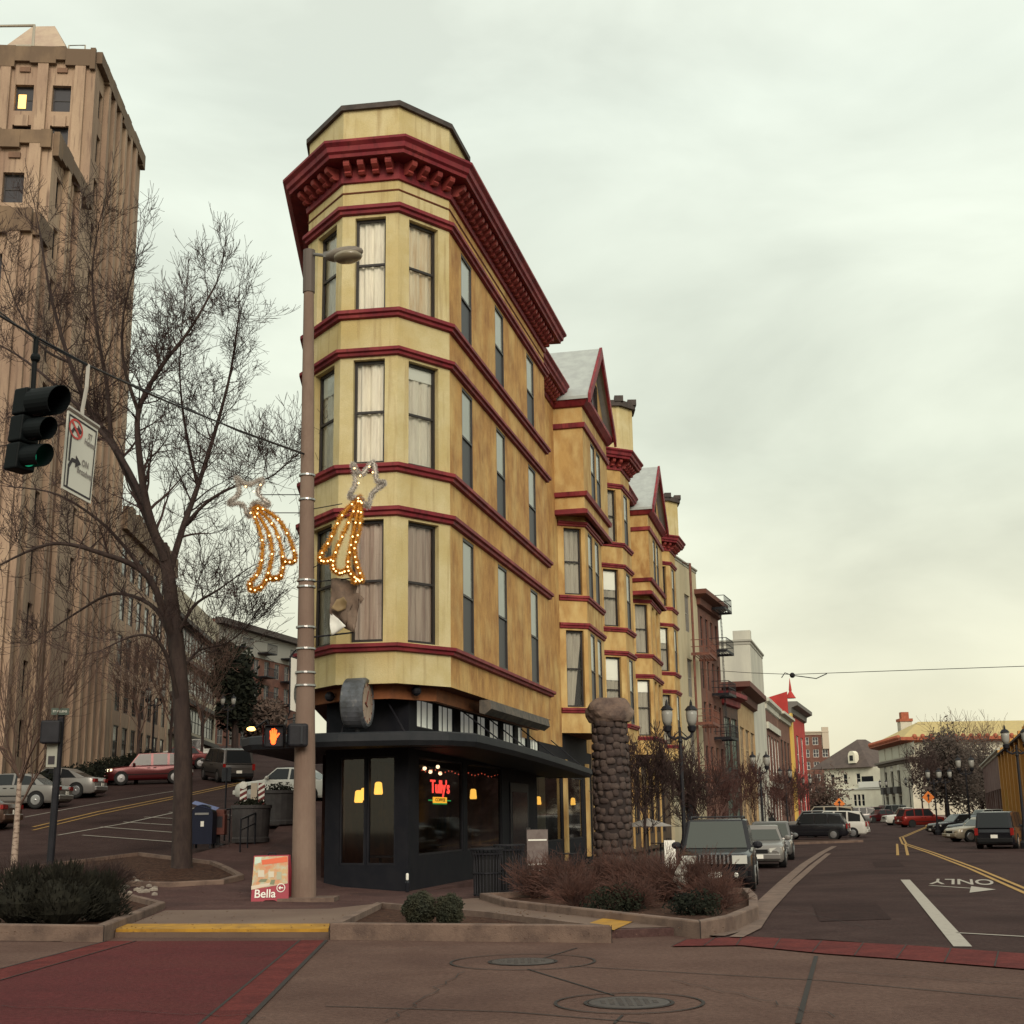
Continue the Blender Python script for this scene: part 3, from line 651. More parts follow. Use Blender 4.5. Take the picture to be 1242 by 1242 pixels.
for b in turs: cornice([S(b[0], -1.2), S(b[1], .0), S(b[2], .1), S(b[3], -1.2)], cprof)
# nose parapet
pp = off([tuple(Vector(P0)+u2*1.6), P0, V1, V2, V3_, S(1.9)], -.14); pp = [tuple(p) for p in pp]
mb = MB(); mb.prism(pp, 19.78, 21.00); mb.build('parapet', M_NOSE, flat)
mb = MB(); mb.prism([tuple(p) for p in off(pp, .10, True)], 21.00, 21.15); mb.build('parapet_cap', M_ROOFD, flat)
mb = MB(); rp_ = [PWn, P0n, V1n, V2n, V3n, En, S(12.9, -1.2), S(58, -1.2), S(58, -10), tuple(Vector(PW)+u2*40)]; mb.add([(*p, 19.72) for p in rp_], [tuple(range(len(rp_)))]); 
wall(mb, S(58, -1.2), S(58, -9.8), 0, 19.7); mb.build('roof', M_ROOFD, flat)
mb = MB(); c = Vector(S(10.3, -.6)); mb.lathe([(.22, 0), (.22, .5), (.34, .55), (.36, .75), (.2, .85), (.05, .9)], c=(c.x, c.y, 19.75), n=12); mb.build('roof_vent', M_ROOFD, flat)
# ground storey: dark shopfront on the nose, timber posts along the side
G0, G1 = (-4.98, 35.05), (-2.72, 33.95)
GE = S(20.0, -1.2); GS = V3.copy()
def gpath(): return [tuple(Vector(G0)+u2*22), G0, G1]
sA, sB = Vector(G1), Vector(S(27.0, -1.22))
def shop(parent, A, B, panes, zb=.95, zt=3.45, z0=-.1, z1=ZB, trans=True, m=None):
    Lx = (Vector(B)-Vector(A)).length; holes = [(a, b, zb, zt) for a, b in panes]
    tr = []
    if trans: tr = [(a+.04, b-.04, 4.2, 4.95) for a, b in trans]
    mb = MB(); wall(mb, A, B, z0, z1, holes+tr, .12); mb.build('shopfront_wall', m or M_SHOP, parent)
    P = wframe(A, B)
    for a, b, c, d in holes:
        f = MB(); 
        for x in ((a, a+.05, c, d), (b-.05, b, c, d), (a+.05, b-.05, c, c+.05), (a+.05, b-.05, d-.05, d)): bar(f, P, x[0]+.002, x[1]-.002, x[2]+.002, x[3]-.002, -.1, -.02)
        w_ = f.build('shop_window', M_BLK, parent); g = MB(); g.quad(P(a+.05, c+.05, -.06), P(b-.05, c+.05, -.06), P(b-.05, d-.05, -.06), P(a+.05, d-.05, -.06)); g.build('glass', M_SHOPG, w_)
    for a, b, c, d in tr:
        f = MB(); n = max(2, round((b-a)/.55)); bar(f, P, a+.002, b-.002, c+.002, c+.03, -.06, -.02); bar(f, P, a+.002, b-.002, d-.03, d-.002, -.06, -.02)
        for i in range(n+1): t = a+(b-a)*i/n; bar(f, P, max(a+.002, t-.02), min(b-.002, t+.02), c+.03, d-.03, -.06, -.045)
        w_ = f.build('transom_window', M_BLK, parent); g = MB(); bar(g, P, a+.02, b-.02, c+.02, d-.02, -.08, -.065); g.build('pane', mat('sky_glow_pane', (.78, .79, .72), .35, emit=(.9, .9, .8), estr=.12), w_)  # faint glow painted into the panes for sky light beyond them
LS = (sB-sA).length
def tpx(px):      # metres along the shopfront for a pixel column
    d = ray(px, 1000); dd = Vector((d.x, d.y)); e = (sB-sA).normalized(); det = dd.x*(-e.y)+e.x*dd.y
    t = (sA.x*(-e.y)+e.x*sA.y)/det; p = dd*t; return (p-sA).dot(e)
panes = [(tpx(508), tpx(562)), (tpx(567), tpx(609))]
trs = [(tpx(505), tpx(528)), (tpx(532), tpx(552)), (tpx(559), tpx(578)), (tpx(580), tpx(592)), (tpx(595), tpx(608)), (tpx(612), tpx(626)), (tpx(630), tpx(641)), (tpx(645), tpx(656))]
shop(flat, sA, sB, panes+[(tpx(652), tpx(683)), (tpx(690), tpx(708))], trans=trs)
shop(flat, G0, G1, [(.45, 1.22), (1.28, 2.12)], zb=.75, trans=[])
mb = MB(); wall(mb, tuple(Vector(G0)+u2*22), G0, -.1, ZB+.0); mb.build('shopfront_wall', M_SHOP, flat)
# corner door, recessed look
P = wframe(sA, sB); mb = MB(); a, b = tpx(618), tpx(640); bar(mb, P, a, b, .12, 3.0, 0, .05); d_ = mb.build('door', M_BLK, flat)
mb = MB(); bar(mb, P, a+.25, b-.25, .7, 2.7, .052, .06); mb.build('glass', M_DKGL, d_); mb = MB(); bar(mb, P, b-.2, b-.14, 1.0, 1.5, .05, .12); mb.build('handle', M_STEEL, d_)
for px in (685, 712): mb = MB(); t = tpx(px); bar(mb, P, t-.16, t+.16, .15, 4.1, .0, .14); mb.build('timber_post', M_BAY, flat)
# shop units beyond, timber pilasters with dark glazing
A, B = Vector(S(27.0, -1.2)), Vector(S(58, -1.2)); P = wframe(A, B)
hs = []; x = .9
while x < 28: hs.append((x, x+2.3, .8, 3.3)); x += 3.1
mb = MB(); wall(mb, A, B, -.1, 4.62, hs, .15); mb.build('shopfront_wall', mat('shop_ochre_base', (.10, .06, .03), .8, (.05, .035, .03), 1.2), flat)
for h_ in hs:
    f = MB(); a, b, c, d = h_
    for q in ((a, a+.07, c, d), (b-.07, b, c, d), (a+.07, b-.07, c, c+.08), (a+.07, b-.07, d-.08, d), ((a+b)/2-.03, (a+b)/2+.03, c+.08, d-.08)): bar(f, P, q[0]+.002, q[1]-.002, q[2]+.002, q[3]-.002, -.12, -.04)
    w_ = f.build('shop_window', M_BLK, flat); g = MB(); bar(g, P, a+.07, b-.07, c+.08, d-.08, -.1, -.08); g.build('glass', M_DKGL, w_)
    mp_ = MB(); bar(mp_, P, a-.46, a-.32, .1, 4.5, 0, .1); mp_.build('pilaster', M_BAY, flat)
# interior room of the coffee shop
mb = MB(); fl = [(-4.8, 35.4), (-2.7, 34.3), S(26.5, -1.4), S(26.5, -6), tuple(Vector((-4.9, 35.4))+u2*14)]
mb.add([(*p, .18) for p in fl], [tuple(range(5))]); mb.build('shop_floor', mat('shop_floor', (.08, .05, .035), .5), flat)
mb = MB(); mb.add([(*p, 3.6) for p in fl], [tuple(range(5))[::-1]]); mb.build('shop_ceiling', M_ROOM, flat)
mb = MB(); wall(mb, S(1.5, -4.2), S(26.5, -4.2), .18, 3.6); wall(mb, (-4.7, 37), S(1.5, -4.2), .18, 3.6)
mb.build('shop_back_wall', mat('shop_wall', (.085, .036, .024), .8, (.04, .02, .02), .8, col3=(.20, .09, .03), scale3=.6, lo3=.55, hi3=.7), flat)
mb = MB(); 
for k in range(5): c = Vector(S(2+k*2.7, -2.7)); mb.box((c.x, c.y, .9), (.7, .7, .05)); mb.tube([(c.x, c.y, .18), (c.x, c.y, .9)], .04)
mb.build('shop_tables', M_BLK, flat)
# canopy
cz = [(at_, z_) for at_, z_ in (((-6.75, 43.0), 3.9), ((-6.95, 34.3), 3.9), ((-6.6, 33.5), 3.9), ((-5.6, 32.95), 3.9), ((-4.3, 32.55), 3.9), ((-2.6, 32.4), 3.9), ((-1.7, 32.75), 3.9), ((-1.05, 33.6), 3.9), ((-.75, 34.7), 3.88), (S(3.5, .62), 3.84), (S(7, .6), 3.78), (S(12, .52), 3.68), (S(17.3, .42), 3.56), (S(17.3, -1.2), 3.56))]
inn = [tuple(Vector(G0)+u2*8), tuple(Vector(G0)+u2*1), G0, (-4.6, 34.85), (-4.2, 34.65), (-3.5, 34.3), (-3.2, 34.15), (-2.9, 34.0), G1, S(3.5, -1.2), S(7, -1.2), S(12, -1.2), S(17.2, -1.2), S(17.25, -1.25)]
mb = MB(); n = len(cz); vs = []
oo = off([c[0] for c in cz], .10)
for i in range(n):
    (x, y), z = cz[i]; X2, Y2 = oo[i]
    vs += [(inn[i][0], inn[i][1], z-.25), (x, y, z-.28), (X2, Y2, z-.16), (X2, Y2, z+.02), (x, y, z+.06), (inn[i][0], inn[i][1], z+.16)]
mb.add(vs, [(6*i+j, 6*i+6+j, 6*i+7+j, 6*i+1+j) for i in range(n-1) for j in range(5)]+[(5, 4, 3, 2, 1, 0), tuple(6*(n-1)+j for j in range(6))])
can = mb.build('canopy', M_CANO, flat)
for i in (4, 5, 9, 10, 11, 12):
    mb = MB()
    (x, y), z = cz[i]; q = Vector(inn[i]); o2 = Vector((x, y)); a = o2.lerp(q, .12); b_ = o2.lerp(q, .9); mb.tube([(a.x, a.y, z+.05), (b_.x, b_.y, z+1.15)], .022, 6); mb.build('tie_rod', M_BLK, can)
mb = MB(); sweep(mb, [S(3.3, -.1), S(11.5, -.1)], [(-.15, 4.75), (-.15, 5.1), (.15, 5.1), (.2, 4.85), (0, 4.7)]); mb.build('signboard', mat('weathered_board', (.06, .055, .05), .8, (.12, .10, .08), 3), flat)
for c, q in ((at(505, 838, 33.6), 0), (at(400, 845, 33.9), 0)):
    mb = MB(); mb.ball(tuple(c), .13, 10, 6); mb.build('flood_lamp', M_BLK, flat)
# ================================================================== BACKGROUND BUILDINGS
def simple_window(parent, A, B, h_, m=None, fr=None, depth=.15, fw=.08, mull=1, nm='window'):
    P = wframe(A, B); a, b, c, d = h_; mb = MB(); q0, q1 = -depth-.04, -depth+.03
    for q in ((a, a+fw, c, d), (b-fw, b, c, d), (a+fw, b-fw, c, c+fw), (a+fw, b-fw, d-fw, d), (a+fw, b-fw, (c+d)/2-.03, (c+d)/2+.03)): bar(mb, P, q[0]+.002, q[1]-.002, q[2]+.002, q[3]-.002, q0, q1)
    for i in range(1, mull): x = a+(b-a)*i/mull; bar(mb, P, x-.03, x+.03, c+fw, d-fw, q0, q1-.004)
    w_ = mb.build(nm, fr or M_SASH, parent); g = MB(); bar(g, P, a+fw*.8, b-fw*.8, c+fw*.8, d-fw*.8, q0+.01, q0+.03); g.build('glass', m or M_MIDGL, w_); return w_
def block(name, label, cat, A, B, dep, z0, z1, m, holes=(), gm=None, fr=None, sides=True, base=None, side_holes=(), mull=1, roofm=None):
    """a building whose street front runs A->B (outside on the right), depth dep to the left"""
    t = thing(name, label, cat, (A[0], A[1], z0)); A = Vector(A); B = Vector(B); d = (B-A).normalized(); q = Vector((-d.y, d.x))*dep
    mb = MB(); wall(mb, A, B, z0-1, z1, holes); wall(mb, A+q, A, z0-1, z1, side_holes); wall(mb, B, B+q, z0-1, z1); wall(mb, B+q, A+q, z0-1, z1)
    mb.build('wall', m, t)
    for h_ in holes: simple_window(t, A, B, h_, gm, fr, mull=mull)
    for h_ in side_holes: simple_window(t, A+q, A, h_, gm, fr, mull=mull)
    mb = MB(); mb.quad((A.x, A.y, z1-.3), (B.x, B.y, z1-.3), (B.x+q.x, B.y+q.y, z1-.3), (A.x+q.x, A.y+q.y, z1-.3)); mb.build('roof', roofm or M_ROOFD, t)
    return t, A, B, q
def corn(t, A, B, q, z, m, o_=.5, h_=.6, both=True):
    mb = MB(); path = [tuple(A+q), tuple(A), tuple(B)] if both else [tuple(A), tuple(B)]
    sweep(mb, path, [(0.01, z-h_), (o_*.3, z-h_*.9), (o_*.35, z-h_*.5), (o_, z-h_*.3), (o_, z), (.01, z+.02)]); return mb.build('cornice', m, t)
# --- stone tower up the hill on the left
M_STONE = mat('tower_stone', (.40, .29, .205), .9, (.30, .205, .15), .45, stretch=(1, 1, .35), bump=.3, bscale=8, col3=(.15, .095, .07), scale3=.16, lo3=.52, hi3=.8, streak=(.11, .07, .055, .75), speck=.12)
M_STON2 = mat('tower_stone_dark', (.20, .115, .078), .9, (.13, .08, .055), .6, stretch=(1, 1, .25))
M_STONT = mat('tower_stone_sooty', (.13, .088, .06), .9, (.22, .15, .095), .5, stretch=(1, 1, .4), lo=.45, hi=.7)
def FP(Y): return (-25.4-.074*(Y-85), Y)      # street line of the left facades
tow = thing('stone_office_tower', 'tall stepped tan stone office tower with vertical piers at upper left', 'building', (*FP(60), 3))
def ribbed(parent, Ya, Yb, z1, back, wz, pier=1.9, front=True, nm='wall', fw_rows=(), top=2.4, lit=()):
    # street side runs towards the camera -> facing right: A=far? outside must be on the right of A->B => go away from the camera
    A, B = Vector(FP(Ya)), Vector(FP(Yb)); Lx = (B-A).length; n = max(2, round(Lx/pier/1.0)); pw = Lx/n; z0 = hh(A.x+1, Ya)-1.
    mb = MB(); holes = []
    if wz != 'no':
        for c0_ in (1.1, Lx-2.0):
            for k in range(14):
                zz = z1-3.7-k*2.85
                if zz > z0+1.5: holes.append((c0_, c0_+.85, zz, zz+1.8))
    holes = holes[-64:]
    wall(mb, A, B, z0, z1-.02, holes, .25)
    q = Vector((-(B-A).y, (B-A).x)).normalized()*back
    e1, e2 = A+q, B+q
    # front face towards the camera: e1 -> A
    Lf = (A-e1).length; pf = 2.15; nf = 5; fh = []
    for k in range(9):
        for i in range(nf):
            zz = z1-(4.0 if k == 0 else 7.4)-max(0, k-1)*3.6; fh.append((Lf-1.35-(i+1)*pf+pf*.5, Lf-1.35-i*pf, zz, zz+(1.7 if k == 0 else 2.5)))
    fh = [h_ for h_ in fh if h_[2] > z0+2][:45]
    wall(mb, e1, A, z0, z1-.02, fh if front else [], .35); wall(mb, B, e2, z0, z1-.02); mb.build('wall', M_STONE, parent)
    for h_ in holes: simple_window(parent, A, B, h_, M_MIDGL, depth=.2)
    if front:
        for k, h_ in enumerate(fh):
            simple_window(parent, e1, A, h_, M_MIDGL, depth=.3)
            P = wframe(e1, A); 
            if k in lit:
                g = MB(); bar(g, P, h_[0]+.15, h_[0]+.6, h_[2]+.3, h_[2]+1.2, -.28, -.26); g.build('lit_ceiling_lamp', mat('lit_lamp', (1, .6, .2), emit=(1, .62, .2), estr=1.2), parent)
    P = wframe(A, B); pr = MB(); dk = MB(); sp = MB()
    e0_ = 2.5 if wz != 'no' else .5; m0 = max(1, int((Lx-2*e0_)/1.45)); 
    for i in range(m0+1):
        t = e0_+(Lx-2*e0_)*i/m0; bar(pr, P, t-.22, t+.22, z0, z1-.3, 0, .30)
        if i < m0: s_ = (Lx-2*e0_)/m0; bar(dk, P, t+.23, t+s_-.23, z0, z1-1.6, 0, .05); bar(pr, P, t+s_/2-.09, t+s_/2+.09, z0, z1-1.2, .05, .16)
    P2 = wframe(e1, A)
    for i in range(nf+1):
        t = Lf-.85-i*pf+.02; bar(pr, P2, t-.30, t+.30, z0, z1-.35, 0, .26)
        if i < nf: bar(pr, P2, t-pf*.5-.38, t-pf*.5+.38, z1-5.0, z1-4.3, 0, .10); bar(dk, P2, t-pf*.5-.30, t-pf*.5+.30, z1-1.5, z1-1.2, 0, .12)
    rq = random.Random(int(z1*10))
    for side, P3, L3 in ((0, P, Lx), (1, P2, Lf)):
        t = .0
        while t < L3-.05:
            w_ = min(rq.uniform(.5, 1.5), L3-t); bar(sp, P3, t, t+w_-.002, z1-rq.uniform(.7, 1.3), z1+rq.uniform(-.05, .12), .02, .27+rq.uniform(0, .04) if side else .31+rq.uniform(0, .03)); t += w_
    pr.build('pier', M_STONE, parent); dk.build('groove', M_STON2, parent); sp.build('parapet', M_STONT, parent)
    r = MB(); r.quad((*A, z1-.1), (*B, z1-.1), (*e2, z1-.1), (*e1, z1-.1)); r.build('roof', M_ROOFD, parent)
ribbed(tow, 70, 82.8, 46.6, 26, 'ends', 1.9, lit=(1, 5))
ribbed(tow, 62.7, 70, 37.2, 22, 'ends', 1.5)
ribbed(tow, 60.3, 62.7, 31.6, 20, 'no', 1.2)
# rooftop gear
mb = MB(); c = at(60, 40, 75); mb.prism([(c.x-1.8, 73), (c.x+1.8, 73), (c.x+1.8, 77), (c.x-1.8, 77)], 46, 48.8); mb.add([(c.x-1.9, 72.8, 48.8), (c.x+1.9, 72.8, 48.8), (c.x+1.9, 77.2, 48.8), (c.x-1.9, 77.2, 48.8), (c.x-.7, 74, 51.0), (c.x+.7, 74, 51.0), (c.x+.7, 76, 51.0), (c.x-.7, 76, 51.0)], [(0, 1, 5, 4), (1, 2, 6, 5), (2, 3, 7, 6), (3, 0, 4, 7), (4, 5, 6, 7)])
mb.build('penthouse', mat('penthouse_stone', (.42, .33, .25), .8, (.34, .25, .2), 1), tow)
mb = MB()
for z in (48.0, 49.4): mb.tube([(c.x-3.6, 71.5, 46), (c.x-3.6, 71.5, z), (c.x+.4, 71.5, z), (c.x+.4, 71.5, 46)], .11, 6)
mb.tube([(c.x+2.6, 71.5, 46), (c.x+2.6, 71.5, 48), (c.x+3.6, 71.5, 48), (c.x+3.6, 71.5, 46)], .05, 5); mb.build('roof_pipe', mat('pipe_metal', (.4, .36, .3), .5, metal=.3), tow)
# lower stone wing
wing = thing('stone_wing_building', 'lower tan stone wing with rows of small windows behind the large tree', 'building', (*FP(82.9), 5))
A, B = Vector(FP(82.9)), Vector(FP(101.5)); Lx = (B-A).length; hs = []
for r in range(5):
    for k in range(7): hs.append((.75+k*2.6, 2.25+k*2.6, 5.9+r*2.9, 7.9+r*2.9))
mb = MB(); wall(mb, A, B, 3, 21.5, hs, .25); q = Vector((-(B-A).y, (B-A).x)).normalized()*14; wall(mb, B, B+q, 3, 21.5); wall(mb, A+q, A, 3, 21.5); mb.build('wall', M_STONE, wing)
for h_ in hs: simple_window(wing, A, B, h_, M_DKGL, depth=.08)
P = wframe(A, B); mb = MB(); sp = MB()
for k in range(8): t = min(max(.18+k*2.6, .2), Lx-.2); bar(mb, P, t-.2, t+.2, 3, 21.7, 0, .04)
for j in range(15): bar(sp, P, j*Lx/15+.05, (j+1)*Lx/15-.05, 20.4, 21.9+(j % 2)*.25, .02, .36)
mb.build('pier', M_STONE, wing); sp.build('parapet', M_STONT, wing); mb = MB(); mb.quad((*A, 21.4), (*B, 21.4), (*(B+q), 21.4), (*(A+q), 21.4)); mb.build('roof', M_ROOFD, wing)
# pale banded building
M_PALE = mat('pale_panels', (.40, .35, .26), .7, (.33, .28, .21), .5)
pb, A, B, q = block('pale_banded_building', 'pale office building with long dark horizontal window bands behind the bare trees', 'building', FP(102), FP(126), 14, 6, 20.2, M_PALE, [(.4, 23.2, 15.6, 17.6), (.4, 23.2, 12.4, 14.4), (.4, 23.2, 9.2, 11.2)], M_MIDGL, mull=14)
P = wframe(A, B); mb = MB()
for z in (18.0, 14.9, 11.7, 8.8): bar(mb, P, .0, 23.5, z-.35, z, .01, .5)
mb.build('dark_band', mat('band_dark', (.05, .04, .035), .7), pb)
# apartment block at the top of the hill street
M_BRICK = mat('brick_red', (.145, .062, .045), .9, (.10, .045, .036), 1.5, bump=.3, bscale=12, col3=(.19, .10, .07), scale3=.3)
A = at(262, 762, 150); B = at(362, 800, 172); hs = []
ab, A, B, q = block('apartment_block', 'brick and grey apartment block with stacked balconies at the end of the hill street', 'building', (A.x, A.y), (B.x, B.y), 16, 9, 24.6, M_BRICK, [(1.2+k*2.9, 2.7+k*2.9, 10.4+r*2.9, 12.3+r*2.9) for k in range(8) for r in range(5)], M_MIDGL, mat('grey_frame', (.22, .21, .19), .6), mull=2)
P = wframe(A, B); LL = (B-A).length; mb = MB(); bar(mb, P, -.3, LL+.3, 24.0, 24.7, 0, 1.0); mb.build('cornice', M_ROOFD, ab)
mb = MB(); bar(mb, P, .02, LL-.02, 21.2, 24.0, .01, .1); mb.build('top_storey_cladding', mat('clad_grey', (.27, .26, .235), .7), ab)
for k in range(3):
    for r in range(5):
        mb = MB(); x = 4+k*6.6; z = 10.2+r*2.9; bar(mb, P, x, x+2.6, z-.1, z+.05, .1, 1.5); bar(mb, P, x, x+2.6, z+1.0, z+1.07, 1.42, 1.5)
        for j in range(9): bar(mb, P, x+j*.32, x+j*.32+.05, z, z+1.0, 1.44, 1.49)
        mb.build('balcony', M_BLK, ab)
# --- right-hand street row beyond the flatiron building
def RW(Y):
    k_ = [(91, 11.6), (100, 14.1), (108, 16.9), (113, 18.9), (128, 23.0), (141, 26.6), (158, 31.3), (172, 35.4), (190, 41.1)]
    for (a, x), (b, y) in zip(k_, k_[1:]):
        if Y <= b or b == 190: return (x+(y-x)*(Y-a)/(b-a), Y)
def sl(s, o=-1.2): return S(s, o)
cr_, A, B, q = block('cream_building', 'tall cream stucco building with grid windows directly behind the yellow building', 'building', (10.6, 91.0), RW(100), 14, 0, 20.2, mat('cream_stucco', (.46, .40, .27), .9, (.38, .33, .22), .8, stretch=(1, 1, .3), col3=(.30, .32, .27), scale3=.3, lo3=.6, hi3=.8),
    [(1.3+k*4.4, 3.4+k*3.9, 5.4+r*4.8, 8.2+r*4.8) for k in range(2) for r in range(3)], M_MIDGL, mat('steel_sash', (.30, .28, .24), .6), mull=4)
corn(cr_, A, B, q, 20.2, mat('grey_coping', (.3, .29, .25), .8), .15, .3)
mb = MB(); P = wframe(A, B); bar(mb, P, 3.5, 6, .1, 3.2, .0, .1); mb.build('shop_front', M_SHOP, cr_)
br, A, B, q = block('brick_fire_escape_building', 'old red brick building carrying black iron fire escapes', 'building', RW(100.1), RW(108), 14, 0, 18.6, M_BRICK, [(.8+k*2.0, 1.8+k*2.0, 4.6+r*3.3, 6.9+r*3.3) for k in range(4) for r in range(4)], M_MIDGL, mull=1)
corn(br, A, B, q, 18.6, mat('brick_cornice', (.12, .045, .032), .8), .9, 1.2)
def fire_escape(parent_lab, s, col, z0s, wd=4.2, o_=-1.2):
    c = Vector(RW(s)); dd = (Vector(RW(s+1))-c).normalized(); t = thing('fire_escape', parent_lab, 'fire escape', (*c, 0)); P = wframe(c-dd*wd/2, c+dd*wd/2)
    for i, z in enumerate(z0s):
        mb = MB(); 
        for j in range(6): bar(mb, P, 0, wd, z, z+.05, .1+j*.21, .16+j*.21)
        bar(mb, P, 0, wd, z-.1, z+.1, 1.3, 1.36); bar(mb, P, 0, .06, z-.1, z+.1, .02, 1.3); bar(mb, P, wd-.06, wd, z-.1, z+.1, .02, 1.3)
        for zz in (.5, 1.0): bar(mb, P, 0, wd, z+zz, z+zz+.05, 1.31, 1.36); bar(mb, P, 0, .05, z+zz, z+zz+.05, .02, 1.3); bar(mb, P, wd-.05, wd, z+zz, z+zz+.05, .02, 1.3)
        for j in range(9): x = j*(wd-.04)/8; bar(mb, P, x, x+.035, z, z+1.0, 1.32, 1.355)
        mb.build('landing', col, t)
        if i+1 < len(z0s):
            mb = MB(); zt = z0s[i+1]
            for sx_ in (-.24, .24): mb.tube([P(wd*.55+sx_, z, .75), P(wd*.55+sx_, zt+1, .65)], .03, 4)
            for j in range(int((zt-z)/.32)): zz = z+.2+j*.32; mb.tube([P(wd*.55-.24, zz, .74), P(wd*.55+.24, zz, .74)], .018, 4)
            mb.build('ladder', col, t)
    return t
M_RUST = mat('rusty_iron', (.19, .075, .05), .8, (.12, .05, .04), 4)
fire_escape('rust coloured fire escape with two landings on the cream wall', 97.5, M_RUST, (4.2, 8.2, 13.2))
fire_escape('black fire escape with a caged top ladder on the red brick front', 105.5, M_BLK, (4.2, 7.6, 11.0, 14.4, 17.8), 3.2)
mb = MB(); c = RW(96); mb.tube([(c[0]+.15, c[1], 3), (c[0]+.15, c[1], 20), (c[0]-1.2, c[1], 20.1), (c[0]-1.3, c[1], 18.8)], .09, 6); mb.build('roof_pipe', M_RUST, cr_)
t2_, A, B, q = block('dark_green_shop_building', 'dark two storey shop building with green shaded upper windows', 'building', RW(108.1), RW(113.5), 14, 0, 11.6, mat('dark_wood', (.05, .035, .03), .8, (.09, .05, .035), 1), [(.4+k*2.6, 2.7+k*2.6, 5.2, 9.6) for k in range(2)]+[(.4+k*2.6, 2.7+k*2.6, .8, 3.6) for k in range(2)], mat('green_pane', (.10, .14, .12), .2), mull=2)
corn(t2_, A, B, q, 11.6, M_TRIM, .9, 1.1)
t3_, A, B, q = block('ochre_corniced_building', 'ochre two storey shop building with a deep brown projecting cornice', 'building', RW(113.6), RW(128), 14, 0, 12.2, mat('ochre_brick', (.42, .30, .16), .85, (.34, .22, .11), 1), [(1.2+k*4.8, 4.8+k*4.8, 5.6, 9.2) for k in range(3)]+[(1+k*4.8, 4.5+k*4.8, .8, 3.8) for k in range(3)], M_MIDGL, mat('tan_frame', (.35, .26, .15), .7), mull=3)
corn(t3_, A, B, q, 12.8, mat('brown_cornice', (.12, .05, .04), .8), 1.3, 1.5)
M_GREYW = mat('grey_white_wall', (.50, .49, .42), .85, (.42, .41, .36), .4, stretch=(1, 1, .3))
t4_, A, B, q = block('blank_white_building', 'tall blank greyish white building rising above the shop row', 'building', RW(128.1), RW(141), 24, 0, 18.4, M_GREYW, [(1.5+k*4, 4.5+k*4, 1, 3.8) for k in range(3)], M_MIDGL)
corn(t4_, A, B, q, 18.4, mat('grey_coping2', (.34, .33, .29), .8), .2, .5)
mb = MB(); P = wframe(A, B); bar(mb, P, -.12, .9, 18.42, 19.3, -1.6, .1); mb.build('parapet_pier', M_GREYW, t4_)
t5_, A, B, q = block('red_brick_white_trim_building', 'two storey red brick building with white stone trim in the shop row', 'building', RW(141.1), RW(158), 14, .2, 13.8, M_BRICK, [(1.2+k*4, 4+k*4, 5.8, 10) for k in range(4)]+[(1.2+k*4, 4+k*4, 1, 4) for k in range(4)], M_MIDGL, M_WHITE, mull=2)
corn(t5_, A, B, q, 13.8, M_GREYW, .5, 1.2)
P = wframe(A, B); mb = MB(); bar(mb, P, 0.01, 17, 4.5, 5.1, .01, .25); bar(mb, P, 0.01, 17, 10.6, 11.3, .01, .25); mb.build('stone_band', M_GREYW, t5_)
t6_, A, B, q = block('brown_shop_building', 'brown shop building with dark upper windows next to the red painted one', 'building', RW(158.1), RW(172), 14, .5, 13.6, mat('brown_brick', (.13, .06, .045), .9, (.18, .09, .06), 1), [(1.2+k*4.4, 4.2+k*4.4, 5.6, 10.4) for k in range(3)]+[(1.2+k*4.4, 4.2+k*4.4, 1.4, 4.2) for k in range(3)], M_MIDGL, mull=2)
corn(t6_, A, B, q, 13.6, M_GREYW, .8, 1.0)
t7_, A, B, q = block('red_painted_building', 'bright red painted building with gable finial and yellow pilaster', 'building', RW(172.1), RW(192), 12, .6, 15.6, mat('bright_red_wall', (.42, .035, .03), .8, (.34, .03, .025), .7), [(2+k*6, 5.5+k*6, 7, 12) for k in range(3)]+[(2+k*6, 5.5+k*6, 1.6, 5) for k in range(3)], M_MIDGL, M_WHITE)
corn(t7_, A, B, q, 15.9, mat('grey_cornice', (.14, .13, .12), .8), 1.2, 1.6, False)
P = wframe(A, B); mb = MB(); bar(mb, P, .02, 1.8, .6, 14.9, .01, .35); mb.build('pilaster', mat('yellow_paint', (.62, .42, .10), .8), t7_)
mb = MB(); c = P(1.2, 0, .3); mb.lathe([(.7, 0), (.4, .5), (.16, .9), (.2, 1.1), (.02, 2.6)], c=(c.x, c.y, 16.4), n=8); q2 = q.normalized()
mb.add([(A.x, A.y, 15.6), (A.x+q2.x*6, A.y+q2.y*6, 15.6), (A.x, A.y, 17.2), (A.x+u.x*.5, A.y+u.y*.5, 15.6), (A.x+q2.x*6+u.x*.5, A.y+q2.y*6+u.y*.5, 15.6), (A.x+u.x*.5, A.y+u.y*.5, 17.2)], [(0, 2, 1), (3, 4, 5), (0, 3, 5, 2), (1, 2, 5, 4)]); mb.build('finial', MATS['bright_red_wall'], t7_)
# brick apartments beyond
A = at(968, 880, 330); B = at(1004, 882, 330)
t8_, A, B, q = block('far_brick_apartments', 'far brick apartment block rising behind the white house', 'building', (A.x, 330), (B.x, 330), 14, 3, 21.2, M_BRICK, [(1.0+k*2.3, 2.4+k*2.3, 6.0+r*3, 7.9+r*3) for k in range(3) for r in range(5)], M_MIDGL, M_WHITE, mull=2)
corn(t8_, A, B, q, 21.3, mat('cream_cornice', (.45, .38, .3), .8), .6, .9)
P = wframe(A, B); mb = MB(); bar(mb, P, 5.7, 7.3, 17, 22.3, .0, .5); mb.build('corner_pier', MATS['cream_cornice'], t8_)
